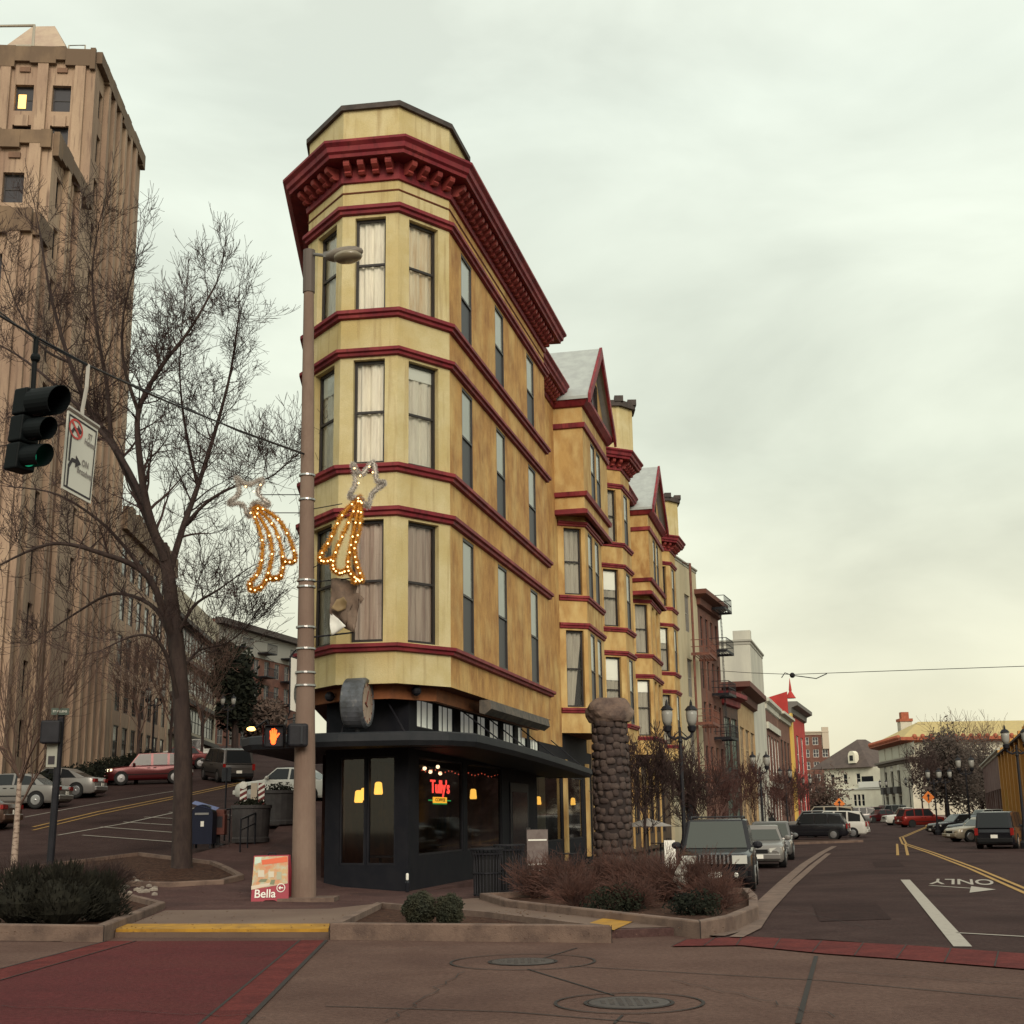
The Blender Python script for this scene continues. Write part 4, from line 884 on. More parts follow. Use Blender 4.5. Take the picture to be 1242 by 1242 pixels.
# white house with hipped roof
M_HOUSE = mat('house_white', (.72, .69, .56), .8, (.62, .58, .47), .5)
A = at(1000, 940, 262); B = at(1077, 940, 250); zt = 10.0
wh, A, B, q = block('white_house', 'large white house with steep dark hipped roof at the end of the street', 'house', (A.x, A.y), (B.x, B.y), 13, 1, zt, M_HOUSE, [(1.4+k*3.1, 2.4+k*3.1, 6.9, 8.9) for k in range(3)]+[(4.6+k*.95+2, 5.35+k*.95+2, 2.8, 5.0) for k in range(3)], M_DKGL, M_WHITE)
d = (B-A).normalized(); L1 = (B-A).length*.72; qq = q.normalized(); P = wframe(A, B); e = .9
b0 = [P(-e-2, zt, e), P(L1+e, zt, e), P(L1+e, zt, -13), P(-e-2, zt, -13)]; rA, rB = P(L1*.38, 15.6, -5.5), P(L1*.46, 15.6, -7)
mb = MB(); mb.add(b0+[rA, rB], [(0, 1, 4), (1, 2, 5, 4), (2, 3, 5), (3, 0, 4, 5), (0, 3, 2, 1)]); mb.build('roof', mat('slate_roof', (.075, .055, .05), .85, (.10, .075, .065), 1), wh)
mb = MB(); c = P(L1*.66, 11.6, -.2); mb.box(c, (1.6, 1.2, 1.5), Matrix.Rotation(math.atan2(d.y, d.x), 3, 'Z')); mb.lathe([(.8, -.55), (.8, .55)], c=(c.x, c.y, c.z+.75), n=14, R=Matrix.Rotation(math.atan2(d.y, d.x), 3, 'Z') @ Matrix.Rotation(math.pi/2, 3, 'X')); dm = mb.build('dormer', M_HOUSE, wh)
mb = MB(); mb.box(P(L1*.66, 11.8, .44), (.8, .05, 1.0), Matrix.Rotation(math.atan2(d.y, d.x), 3, 'Z')); mb.build('window', M_DKGL, dm)
mb = MB(); bar(mb, P, .02, L1+3.2, 5.9, 6.15, .01, .2); bar(mb, P, L1-2.5, L1+3.3, 6.2, 7.3, .3, .36); mb.build('terrace_rail', M_WHITE, wh)
mb = MB(); bar(mb, P, L1-1.8, L1+.8, 6.4, 8.3, .01, .12); mb.build('terrace_door', M_DKGL, wh)
# pale civic building with yellow tiled roof
M_CIV = mat('civic_stone', (.56, .52, .42), .85, (.44, .40, .33), .5)
c0 = at(1107, 960, 210); cL = at(1069, 960, 236); A = Vector((cL.x, 236)); B = Vector((c0.x, 210)); zt = 12.6
civ = thing('civic_building', 'pale stone hall with yellow tiled hipped roof on the right skyline', 'building', (B.x, B.y, 1))
hs = [(4.+k*5.6, 6.2+k*5.6, 5.2, 8.3) for k in range(3)]; h2 = [(4.+k*5.6, 6.2+k*5.6, 1.8, 4.2) for k in range(3)]
mb = MB(); wall(mb, A, B, 0, zt, hs+h2, .4); D = B+Vector((46, 3)); h3 = [(3+k*4.4, 5.4+k*4.4, 4.5, 7.8) for k in range(9)]; wall(mb, B, D, 0, zt, h3, .4); mb.build('wall', M_CIV, civ)
for h_ in hs+h2: simple_window(civ, A, B, h_, M_DKGL, depth=.3)
for h_ in h3: simple_window(civ, B, D, h_, M_DKGL, depth=.3)
for h_ in hs:
    P = wframe(A, B); m_ = (h_[0]+h_[1])/2; mb = MB(); mb.add([P(m_+1.1*math.cos(math.pi*i/8), 8.31+1.1*math.sin(math.pi*i/8), .02) for i in range(9)], [tuple(range(9))]); mb.build('arch_window', M_DKGL, civ)
    mb = MB(); bar(mb, P, h_[0]-.3, h_[1]+.3, 4.6, 5.7, .02, .8); mb.build('balcony', M_IRON, civ)
mb = MB(); sweep(mb, [tuple(A), tuple(B), tuple(D)], [(0, 9.2), (.3, 9.3), (.4, 9.6), (.9, 9.7), (.9, 10.0), (0, 10.1)]); mb.build('ledge', mat('ledge_dark', (.16, .13, .11), .8), civ)
mb = MB(); Pa, Pb = wframe(A, B), wframe(B, D)
for k in range(5): bar(mb, Pa, 1+k*6, 6+k*6, 10.3, 12.2, .01, .06)
for k in range(8): bar(mb, Pb, 1+k*5.6, 5.8+k*5.6, 10.3, 12.2, .01, .06)
mb.build('upper_panels', mat('civic_panel', (.50, .48, .38), .5), civ)
mb = MB(); sweep(mb, [tuple(A), tuple(B), tuple(D)], [(0, 12.3), (1.2, 12.5), (1.5, 12.6), (1.5, 13.1), (0, 13.2)])
for P_, LL in ((Pa, (B-A).length), (Pb, (D-B).length)):
    for j in range(int(LL/1.3)): mb.ball(tuple(P_(j*1.3+.5, 13.15, 1.4)), .42, 6, 4)
mb.build('eave_tiles', mat('terracotta', (.30, .075, .04), .8, (.36, .12, .06), 2), civ)
e1, e2, e3 = Pa(-1, 13.1, 1.4), Pb(.0, 13.1, 1.4), Pb(47, 13.1, 1.4); r1 = Vector((B.x+6.0, B.y+14, 16.4)); r2 = Vector((D.x, D.y+12, 16.4)); e2 = Vector((B.x-1.2, B.y-1.4, 13.1))
mb = MB(); mb.quad(e1, e2, r1); mb.quad(e2, e3, r2, r1); mb.build('roof', mat('yellow_tile', (.48, .37, .15), .8, (.40, .31, .14), 1.5), civ)
c = at(1099, 900, 232); mb = MB(); mb.box((c.x, 232, 15.2), (2.0, 2.0, 3.4)); ch = mb.build('chimney', M_CIV, civ); mb = MB(); mb.box((c.x, 232, 17.2), (2.3, 2.3, .5)); mb.box((c.x, 232, 18.0), (1.3, 1.3, 1.2)); mb.build('chimney_pot', MATS['terracotta'], ch)
# low buildings along the right of the side street (front faces the street: outside to the right of B->A)
def rrow(name, lab, ya, yb, z, m, col_w, hs):
    a = Vector((29.6+(ya-77)*.31, ya)); b = Vector((29.6+(yb-77)*.31, yb))
    return block(name, lab, 'building', (b.x, b.y), (a.x, a.y), 12, 0, z, m, hs, col_w, mull=2)
yb_, A, B, q = rrow('low_yellow_shop', 'low orange and yellow painted shop with pilasters at the right edge', 70, 108, 6.1, mat('orange_paint', (.40, .17, .05), .85, (.48, .28, .08), .35), M_DKGL, [(2+k*4.6, 5.4+k*4.6, .7, 3.4) for k in range(8)])
P = wframe(A, B)
for k in range(8): mb = MB(); bar(mb, P, .3+k*4.6, 1.1+k*4.6, -.5, 6.5, .02, .3); mb.build('pilaster', mat('amber_paint', (.50, .26, .07), .8), yb_)
corn(yb_, A, B, q, 6.2, M_ROOFD, .4, .4, False)
mb = MB(); bar(mb, P, 5, 8.5, .6, 3.2, .05, .08); mb.build('mural_panel', mat('mural', (.10, .36, .06), .8, (.55, .45, .05), .6), yb_)
bb_, A, B, q = rrow('low_brick_shop', 'low dark brick shop row beyond the yellow one on the right', 108.3, 150, 6.6, mat('sooty_brick', (.13, .07, .06), .9, (.20, .13, .12), .6), M_DKGL, [(2+k*4.6, 5.4+k*4.6, .9, 3.6) for k in range(8)])
corn(bb_, A, B, q, 6.7, M_GREYW, .3, .4, False)

ob_, A, B, q = block('added_mirror_building', 'unseen dark brick building added behind the camera for the shop glass to mirror', 'building', (50, -22), (-60, -22), 14, 0, 12.5, M_BRICK, [(3+k*7.5, 8+k*7.5, .8, 3.6) for k in range(14)]+[(3+k*7.5, 5+k*7.5, 6, 9) for k in range(14)], M_DKGL)  # added out of view, only to darken reflections in the shop glass
# ================================================================== TREES AND PLANTS
def grow(mb, p, d, r, ln, depth, rnd, k=0, droop=0., nchild=(2, 4), spread=.6, twig=None, rmin=.006, up=.12):
    """recursive bare branch"""
    n = 4 if depth > 1 else 3; pts = [p.copy()]; rs = [r]; dd = d.copy()
    for i in range(n):
        dd = (dd+Vector((rnd.uniform(-1, 1), rnd.uniform(-1, 1), rnd.uniform(-1, 1)))*.20+Vector((0, 0, up-droop))).normalized()
        p = p+dd*ln/n; pts.append(p.copy()); rs.append(max(rmin, r*(1-.55*(i+1)/n)))
    mb.tube(pts, rs, 5 if r > .04 else 3, cap=False)
    if depth <= 0: return
    for j in range(rnd.randint(*nchild)+(1 if depth > 1 else 2)):
        i = rnd.randint(1, n); q = pts[i]; base = (pts[i]-pts[i-1]).normalized()
        sd = Vector((rnd.uniform(-1, 1), rnd.uniform(-1, 1), rnd.uniform(-.6, 1))).normalized()
        nd = (base*(1-spread)+sd*spread).normalized()
        grow(mb, q, nd, max(rmin, rs[i]*rnd.uniform(.55, .8)), ln*rnd.uniform(.55, .85), depth-1, rnd, droop=droop, nchild=nchild, spread=spread, rmin=rmin, up=up)
    grow(mb, pts[-1], dd, max(rmin, rs[-1]), ln*.75, depth-1, rnd, droop=droop, nchild=nchild, spread=spread, rmin=rmin, up=up)
# the big bare tree on the corner: limbs follow real 3-D paths
def smooth_path(pts, n=6):
    pts = [Vector(p) for p in pts]; out_ = []
    for i in range(len(pts)-1):
        a, b, c, d = pts[max(i-1, 0)], pts[i], pts[i+1], pts[min(i+2, len(pts)-1)]
        for j in range(n):
            t = j/n; out_.append(.5*((2*b)+(-a+c)*t+(2*a-5*b+4*c-d)*t*t+(-a+3*b-3*c+d)*t**3))
    return out_+[pts[-1]]
def big_tree():
    rnd = random.Random(5); Y0 = 36.0
    base = at(221, 1046, Y0); base.z = hh(base.x, base.y)+.1
    t = thing('large_bare_tree', 'large leafless street tree with dark trunk in the curved bed', 'tree', tuple(base))
    tr = MB(); cr2 = MB()
    P = lambda x, y, dy=0.: at(x, y, Y0+dy)
    trunk = smooth_path([base-Z*.2, P(221, 1000), P(222, 900), P(216, 800), P(208, 730, .1), P(203, 690, .1), P(196, 660, .1)])
    n = len(trunk); rs = [.29-.13*(i/(n-1))**.8 for i in range(n)]; rs[0] = .40; rs[1] = .34
    tr.tube(trunk, rs, 12)
    limbs = [  # pixel paths with depth offsets, start radius
        ([(200, 680, 0), (180, 620, -.3), (170, 560, -.6), (168, 500, -.8), (192, 450, -1.2), (230, 400, -1.3), (262, 345, -1.2)], .13),
        ([(198, 672, 0), (165, 595, .3), (135, 535, .6), (110, 500, .9), (85, 440, 1.2), (62, 360, 1.3), (48, 280, 1.2)], .14),
        ([(180, 620, -.3), (150, 560, 0), (112, 512, .3), (70, 470, .6), (20, 430, .9), (-40, 400, 1)], .09),
        ([(204, 700, .1), (222, 640, .6), (240, 590, 1.0), (262, 520, 1.3), (280, 450, 1.4), (290, 380, 1.2)], .11),
        ([(222, 640, .6), (250, 610, .2), (285, 590, -.3), (325, 580, -.8), (350, 560, -1.0)], .06),
        ([(212, 780, 0), (180, 700, -.7), (120, 670, -1.5), (60, 660, -2.0), (-10, 690, -2.4)], .11),
        ([(214, 800, 0), (190, 740, .8), (140, 720, 1.6), (90, 745, 2.2), (40, 780, 2.6)], .08),
        ([(216, 770, 0), (235, 735, -.5), (265, 715, -1.0), (300, 690, -1.6)], .06),
        ([(218, 860, 0), (200, 790, -.9), (170, 770, -1.4), (120, 790, -1.9)], .07),
        ([(216, 820, 0), (240, 790, .6), (275, 780, 1.0), (300, 760, 1.2)], .045),
        ([(135, 535, .6), (130, 470, .2), (118, 400, -.4), (112, 330, -.8), (120, 270, -1)], .07),
        ([(168, 500, -.8), (150, 440, -1.4), (150, 380, -2.0), (165, 320, -2.4)], .06),
        ([(85, 440, 1.2), (50, 420, 1.8), (20, 370, 2.4), (0, 310, 2.7)], .05),
        ([(240, 590, 1.0), (225, 520, 1.6), (218, 450, 2.1), (222, 380, 2.3)], .055),
        ([(180, 700, -.7), (130, 640, -1.0), (70, 600, -1.2), (10, 590, -1.2)], .06),
        ([(110, 500, .9), (60, 520, 1.5), (10, 540, 2.2), (-40, 540, 2.6)], .05),
    ]
    for pts, r in limbs:
        path = smooth_path([P(*p) for p in pts], 5); n = len(path); rr = [max(.016, r*(1-.82*i/(n-1))) for i in range(n)]
        tr.tube(path, rr, 7, cap=False)
        for i in range(3, n):
            d = (path[i]-path[i-1]).normalized()
            for j in range(2 if i > n*.3 else 1):
                if rnd.random() < (.42 if pts[-1][0] < 170 else .2): continue
                sd = Vector((rnd.uniform(-1, 1), rnd.uniform(-.8, .8), rnd.uniform(-.5, 1))).normalized(); nd = (d*.45+sd*.6).normalized()
                grow(cr2, path[i], nd, max(.010, rr[i]*.42), rnd.uniform(.55, 1.05)*(1.15-.3*i/n), 3, rnd, spread=.55, rmin=.0055, nchild=(1, 2), up=.06)
        grow(cr2, path[-1], (path[-1]-path[-2]).normalized(), rr[-1], .9, 3, rnd, spread=.5, rmin=.0055, nchild=(1, 2))
    tr.build('trunk', M_BARK, t, smooth=True); cr2.build('crown', M_TWIG, t)
    mb = MB(); c = at(210, 940, Y0-.37)
    return t
big_tree()
def bare_tree(name, label, x, y, h_, seed, m=None, mt=None, lean=0., depth=4, multi=1, r0=None, group=None, z=None, rmin=.008, spread=.5):
    rnd = random.Random(seed); z = hh(x, y) if z is None else z
    t = thing(name, label, 'tree', (x, y, z), 0, group); tr = MB(); c = MB(); r0 = r0 or h_*.013
    for k in range(multi):
        a = rnd.uniform(0, 6.28); top = Vector((lean+math.cos(a)*.12*h_*(multi > 1), math.sin(a)*.12*h_*(multi > 1), h_*.42)); pts = smooth_path([Vector((0, 0, -.1)), top*.5+Vector((rnd.uniform(-.1, .1), 0, 0)), top], 5)
        n = len(pts); rs = [r0*(1-.45*i/(n-1)) for i in range(n)]; tr.tube(pts, rs, 7)
        for j in range(7 if multi == 1 else 4):
            i = rnd.randint(n//2, n-1) if j else n-1; a = rnd.uniform(0, 6.28); d = Vector((math.cos(a)*.6, math.sin(a)*.6, rnd.uniform(.6, 1.2))).normalized()
            grow(c, pts[i], d, rs[i]*.55, h_*.24*rnd.uniform(.8, 1.15), depth, rnd, spread=spread, rmin=rmin, nchild=(1, 3), up=.10)
    tr.build('trunk', mt or M_BARK, t, world=False, smooth=True); c.build('crown', m or M_TWIG, t, world=False); return t
M_BIRCH = mat('birch_bark', (.34, .26, .21), .8, (.14, .09, .07), 5, stretch=(1, 1, 3), lo=.5, hi=.6)
M_RTW = mat('reddish_twigs', (.075, .034, .030), .95); M_TANTW = mat('tan_twigs', (.115, .07, .055), .95)
bare_tree('birch_tree', 'small pale barked birch with tan twigs at the left edge', *g2(17, 1052)[:1], 31, 5.6, 3, M_TANTW, M_BIRCH, depth=4, r0=.085, z=.2, rmin=.006) if False else None
c = at(20, 1000, 33.5); bare_tree('birch_tree', 'small pale barked birch with tan twigs at the left edge', c.x, 33.5, 6.4, 3, M_TANTW, M_BIRCH, depth=3, r0=.10, rmin=.006, spread=.38)
c = at(166, 925, 76); bare_tree('bare_street_tree', 'bare tree on the hill pavement beside the stone wing, right of the left twin lamp', c.x, 76, 9.5, 21, M_TANTW, group='bare trees along the hill street', rmin=.012, depth=3)
c = at(207, 925, 80); dupt = bare_tree('bare_street_tree', 'bare tree just left of the large trunk in front of the stone wing', c.x, 80, 10.5, 22, M_TANTW, group='bare trees along the hill street', rmin=.012, depth=3)
c = at(243, 925, 92); bare_tree('bare_street_tree', 'bare tree in front of the pale banded building, right of the large trunk', c.x, 92, 10, 23, M_TANTW, group='bare trees along the hill street', rmin=.012, depth=3)
c = at(95, 925, 70); 0 and bare_tree('bare_street_tree', 'low bare tree against the tower base near the street sign post', c.x-2, 72, 8, 24, M_TANTW, group='bare trees along the hill street', rmin=.012, depth=3)
trs_ = [(782, 44.5, 4.6, 'bare tree behind the stone pillar in front of the yellow bays'), (846, 56, 4.6, 'bare tree left of the second twin lamp, before the cream building'), (868, 63, 5.0, 'wide bare tree above the parked jeep'), (893, 74, 5.0, 'reddish bare tree before the dark green shop'), (915, 86, 5.2, 'reddish bare tree just left of the far twin lamp'), (938, 98, 5.4, 'reddish bare tree above the silver sedan'), (957, 116, 5.8, 'reddish bare tree before the red painted building'), (975, 140, 6.0, 'farthest reddish bare tree of the shop row')]
for i, (px, Y, h_, lab) in enumerate(trs_):
    c = at(px, 985, Y); bare_tree('bare_street_tree', lab, c.x, Y, h_, 30+i, M_TWIG if i < 2 else M_RTW, lean=0, group='bare trees along the shop row', r0=.06, rmin=.007+.00006*Y, depth=4 if Y < 60 else 3, spread=.5)
c = at(1187, 940, 176); bare_tree('tall_bare_tree', 'tall bare tree rising over the yellow tiled roof on the right', c.x, 176, 14.5, 61, M_TANTW, rmin=.018, depth=3)
c = at(1118, 960, 150); bare_tree('tall_bare_tree', 'spreading bare tree in front of the pale civic building', c.x, 150, 9.0, 62, M_TWIG, rmin=.018, depth=3)
# leafy crowns from many small leaf cards spread through a volume
def leaves(mb, c, r, n, size, rnd, sq=(1, 1, 1), shell=.45):
    for _ in range(n):
        d = Vector((rnd.gauss(0, 1), rnd.gauss(0, 1), rnd.gauss(0, 1))).normalized(); k = shell+(1-shell)*rnd.random()
        k *= 1+.12*math.sin(d.x*5+c[0])*math.cos(d.z*6+c[1])
        p = Vector((c[0]+d.x*r*k*sq[0], c[1]+d.y*r*k*sq[1], c[2]+d.z*r*k*sq[2])); a = Vector((rnd.uniform(-1, 1), rnd.uniform(-1, 1), rnd.uniform(-1, 1))).normalized(); b = a.orthogonal().normalized(); s_ = size*rnd.uniform(.6, 1.4)
        mb.quad(p-a*s_, p+b*s_*.5, p+a*s_, p-b*s_*.5)
M_EVG = mat('evergreen_leaf', (.009, .011, .009), .95, (.02, .022, .014), 1.5, spec=.1); M_BOX = mat('boxwood_leaf', (.016, .019, .010), .85, (.032, .032, .016), 4); M_BR = mat('brown_leaf', (.06, .04, .032), .9, (.10, .065, .05), .8)
def crown_tree(name, label, x, y, h_, wd, seed, m, n=2600, size=.25, lobes=9, trunk=True, cat='tree', z=None):
    rnd = random.Random(seed); z = hh(x, y) if z is None else z; t = thing(name, label, cat, (x, y, z)); mb = MB()
    for k in range(lobes):
        a = rnd.uniform(0, 6.28); rr = rnd.uniform(0, .30)*wd; zz = h_*rnd.uniform(.32, .80); leaves(mb, (rr*math.cos(a), rr*math.sin(a), zz), wd*rnd.uniform(.20, .34), n//lobes, size, rnd, sq=(1, 1, rnd.uniform(.8, 1.3)))
    mb.build('crown', m, t, world=False); mb = MB(); mb.tube([(0, 0, -.3), (0, 0, h_*.35), (.2, .1, h_*.7)], [h_*.03, h_*.022, h_*.01], 7)
    for k in range(6): a = k*1.05; mb.tube([(0, 0, h_*.3), (math.cos(a)*wd*.15, math.sin(a)*wd*.15, h_*.5), (math.cos(a)*wd*.3, math.sin(a)*wd*.3, h_*.65)], [h_*.014, h_*.009, h_*.004], 5)
    mb.build('trunk', M_BARK, t, world=False); return t
c = at(285, 900, 108); crown_tree('dark_evergreen_tree', 'dark ivy clad evergreen tree in front of the brick apartments', c.x, 108, 11.0, 5.0, 71, M_EVG, 4200, .24, 14)
c = at(318, 920, 118); crown_tree('brown_hedge_tree', 'brown leafed tree right of the dark evergreen', c.x, 118, 4.6, 5, 72, M_BR, 3200, .22, 12)
c = at(1147, 960, 160); crown_tree('dense_brown_tree', 'dense dark brown rounded tree in front of the civic building', c.x, 160, 10.8, 10, 73, mat('dense_brown_leaf', (.045, .033, .028), .9, (.07, .05, .04), .6), 11000, .19, 20)
c = at(1190, 960, 168); crown_tree('dense_brown_tree', 'lower brown tree behind the right hand twin lamp', c.x, 168, 9.0, 11, 74, MATS['dense_brown_leaf'], 9000, .19, 16)
c = at(992, 975, 200); crown_tree('low_brown_tree', 'low brown tree before the white house', c.x, 200, 6, 10, 75, M_BR, 2600, .25, 10)
# boxwood balls
for i, (px, py, r, lab) in enumerate(((508, 1122, .265, 'round clipped boxwood ball, left of the pair in the triangle bed'), (544, 1122, .245, 'round clipped boxwood ball, right of the pair in the triangle bed'))):
    p = atz(px, py, .2); rnd = random.Random(i); t = thing('boxwood_ball', lab, 'shrub', (p.x, p.y, .18), 0, 'clipped boxwood balls in the triangle bed')
    mb = MB(); leaves(mb, (0, 0, r*1.02), r, 3800, .022, rnd, shell=.8); leaves(mb, (0, 0, r*1.02), r*1.12, 350, .022, rnd, shell=.9); mb.build('foliage', M_BOX, t, world=False)
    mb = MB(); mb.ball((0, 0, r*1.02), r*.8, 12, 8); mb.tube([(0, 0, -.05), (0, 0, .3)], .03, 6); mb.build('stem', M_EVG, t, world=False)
# dark conifer hedge bushes lower left
for i, (px, py, wd, h_, lab) in enumerate(((16, 1122, 1.3, .95, 'dark low conifer bush at the left frame edge'), (62, 1122, 1.2, 1.0, 'dark spiky conifer bush, middle of the three in the hedge bed'), (108, 1118, .95, .82, 'dark conifer bush nearest the red crosswalk'))):
    p = atz(px, py, .2); rnd = random.Random(40+i); t = thing('conifer_bush', lab, 'shrub', (p.x, p.y+.5, .15), 0, 'conifer bushes in the hedge bed'); mb = MB(); tw = MB()
    for k in range(1500):
        a = rnd.uniform(0, 6.28); e = rnd.uniform(.05, 1.4); d = Vector((math.cos(a)*math.cos(e), math.sin(a)*math.cos(e), math.sin(e))); k0 = rnd.uniform(.55, 1.0); q = Vector((d.x*wd*.6*k0, d.y*wd*.6*k0, .05+d.z*h_*k0)); e2_ = q+(d+Vector((rnd.uniform(-.5, .5), rnd.uniform(-.5, .5), rnd.uniform(0, .8))))*.10; sd = d.orthogonal().normalized()*.018
        mb.quad(q-sd, q+sd, e2_)
    mb.ball((0, 0, h_*.42), wd*.42, 10, 6, (1, 1, h_/wd*1.0)); mb.build('foliage', mat('conifer_needles', (.013, .0125, .010), .95, (.024, .023, .017), 5, spec=.1), t, world=False)
    tw.tube([(0, 0, -.1), (0, 0, .4)], .05, 6); tw.build('stem', M_BARK, t, world=False)
# red twig shrubs in the long bed
def twig_shrub(x, y, wd, h_, seed, label, m, n=90, name='red_twig_shrub', group='red twig shrubs in the corner bed', z=.15):
    rnd = random.Random(seed); t = thing(name, label, 'shrub', (x, y, hh(x, y)+z), 0, group); mb = MB(); st = MB()
    for k in range(n):
        a = rnd.uniform(0, 6.28); e = rnd.uniform(.35, 1.35); d = Vector((math.cos(a)*math.cos(e), math.sin(a)*math.cos(e), math.sin(e))); ln = (wd*.5*math.cos(e)+h_*math.sin(e))*rnd.uniform(.55, .8)
        grow(mb, Vector((rnd.uniform(-.1, .1), rnd.uniform(-.1, .1), 0)), d, .010, ln*.5, 2, rnd, spread=.4, rmin=.0035, nchild=(1, 3), up=.0)
    for k in range(7): a = k*.9; st.tube([(0, 0, -.05), (math.cos(a)*.1, math.sin(a)*.1, .25)], .018, 5)
    mb.build('twigs', m, t, world=False); st.build('stem', M_BARK, t, world=False)
M_REDTW = mat('red_stem', (.105, .046, .034), .9, (.060, .030, .025), 3)
sh = [(650, 29.9, .95, 'red twig shrub at the left tip of the corner bed'), (690, 29.2, 1.05, 'red twig shrub in front of the stone pillar, left side'), (738, 29.6, 1.1, 'red twig shrub in front of the stone pillar, right side'), (700, 26.3, .75, 'low red twig shrub near the kerb below the pillar'), (775, 28.6, 1.15, 'red twig shrub left of the hydrant'), (812, 27.6, 1.15, 'red twig shrub overhanging the hydrant'), (848, 27.2, 1.1, 'red twig shrub in front of the jeep grille'), (762, 25.6, .7, 'low dark red twig shrub at the front kerb'), (868, 25.6, .75, 'low twiggy shrub at the street end of the corner bed')]
for i, (px, Y, h_, lab) in enumerate(sh):
    c = at(px, 1060, Y); twig_shrub(c.x, Y, 1.9 if h_ > .9 else 1.3, h_, 100+i, lab, M_REDTW, 75 if h_ > .9 else 55)
for i, (px, Y, h_, lab) in enumerate(((28, 31.5, .9, 'dark twiggy shrub under the birch'), (66, 31, .7, 'twiggy shrub at the foot of the street sign post'), (105, 31.5, .8, 'low twiggy shrub between the sign post and the tree'), (135, 32, .6, 'smallest twiggy shrub left of the big trunk'))):
    c = at(px, 1060, Y); twig_shrub(c.x, Y, 1.7, h_, 200+i, lab, M_TWIG, 50, 'twiggy_shrub', 'twiggy shrubs behind the hedge bed')
for i, (px, Y, r, lab) in enumerate(((745, 25.3, .42, 'low dark evergreen shrub in the middle of the corner bed'), (840, 24.2, .34, 'low dark evergreen shrub at the bed corner by the road'))):
    c = at(px, 1060, Y); t = thing('dark_shrub', lab, 'shrub', (c.x, Y, .12), 0, 'low dark shrubs in the corner bed'); mb = MB(); rnd = random.Random(i+9); leaves(mb, (0, 0, .2), r, 1500, .035, rnd, (1.5, 1.2, .8), .35); mb.build('foliage', M_EVG, t, world=False); mb = MB(); mb.tube([(0, 0, -.05), (0, 0, .2)], .03, 5); mb.build('stem', M_BARK, t, world=False)
# leaf litter on the beds and pavement
rnd = random.Random(31); mb = MB()
for k in range(900):
    px, py = rnd.choice(((rnd.uniform(400, 745), rnd.uniform(1112, 1140)), (rnd.uniform(600, 890), rnd.uniform(1092, 1136)), (rnd.uniform(60, 280), rnd.uniform(1050, 1070)), (rnd.uniform(120, 460), rnd.uniform(1080, 1130)), (rnd.uniform(0, 190), rnd.uniform(1105, 1134))))
    q = atz(px, py, .14); z = hh(q.x, q.y)+(.30 if (600 < px < 890 and py < 1125 and py > 1098) else .235 if 470 < px < 640 and 1118 < py < 1136 else .14); a = rnd.uniform(0, 6.28); s_ = rnd.uniform(.012, .03)
    mb.quad((q.x+s_*math.cos(a), q.y+s_*math.sin(a), z), (q.x+s_*.5*math.cos(a+1.5), q.y+s_*.5*math.sin(a+1.5), z+.01), (q.x-s_*math.cos(a), q.y-s_*math.sin(a), z+.004), (q.x-s_*.5*math.cos(a+1.5), q.y-s_*.5*math.sin(a+1.5), z+.012))
tag(mb.build('fallen_leaves', mat('dry_leaf', (.16, .09, .05), .9, (.09, .045, .03), 9)), 'dry fallen leaves scattered over the beds and the corner pavement', 'leaves', kind='stuff')
# hedges along the tower foot
for i, (ya, yb_2, lab) in enumerate(((60, 72, 'clipped dark hedge at the tower foot behind the silver cars'), (73.5, 90, 'clipped dark hedge along the wing behind the red car'))):
    A, B = Vector(FP(ya)), Vector(FP(yb_2)); mb = MB(); rnd = random.Random(77+i); z = hh(A.x+1.2, (ya+yb_2)/2)
    t = thing('clipped_hedge', lab, 'hedge', (A.x+1.2, ya, z), 0, 'hedges at the foot of the stone tower'); nb = int((B-A).length/1.1)
    for k in range(nb): p = A.lerp(B, (k+.5)/nb); leaves(mb, (p.x+1.3, p.y, hh(p.x+1.3, p.y)+.75), .8, 330, .09, rnd, (1, 1.1, .9), .5)
    mb.build('foliage', M_EVG, t); mb = MB()
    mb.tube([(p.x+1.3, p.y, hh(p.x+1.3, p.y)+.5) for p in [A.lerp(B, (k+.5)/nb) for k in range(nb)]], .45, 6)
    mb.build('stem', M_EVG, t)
rnd = random.Random(8); mb = MB()
for k in range(260):
    p = at(rnd.uniform(60, 190), 1030, rnd.uniform(31, 36)); mb.ball((p.x, p.y, hh(p.x, p.y)+.14), rnd.uniform(.04, .11), 5, 3, (1, .8, .6))
tag(mb.build('river_stones', mat('pale_stone', (.30, .26, .22), .9, (.18, .15, .13), 3)), 'pale river stones spread among the twiggy shrubs by the hill street', 'stones', kind='stuff')
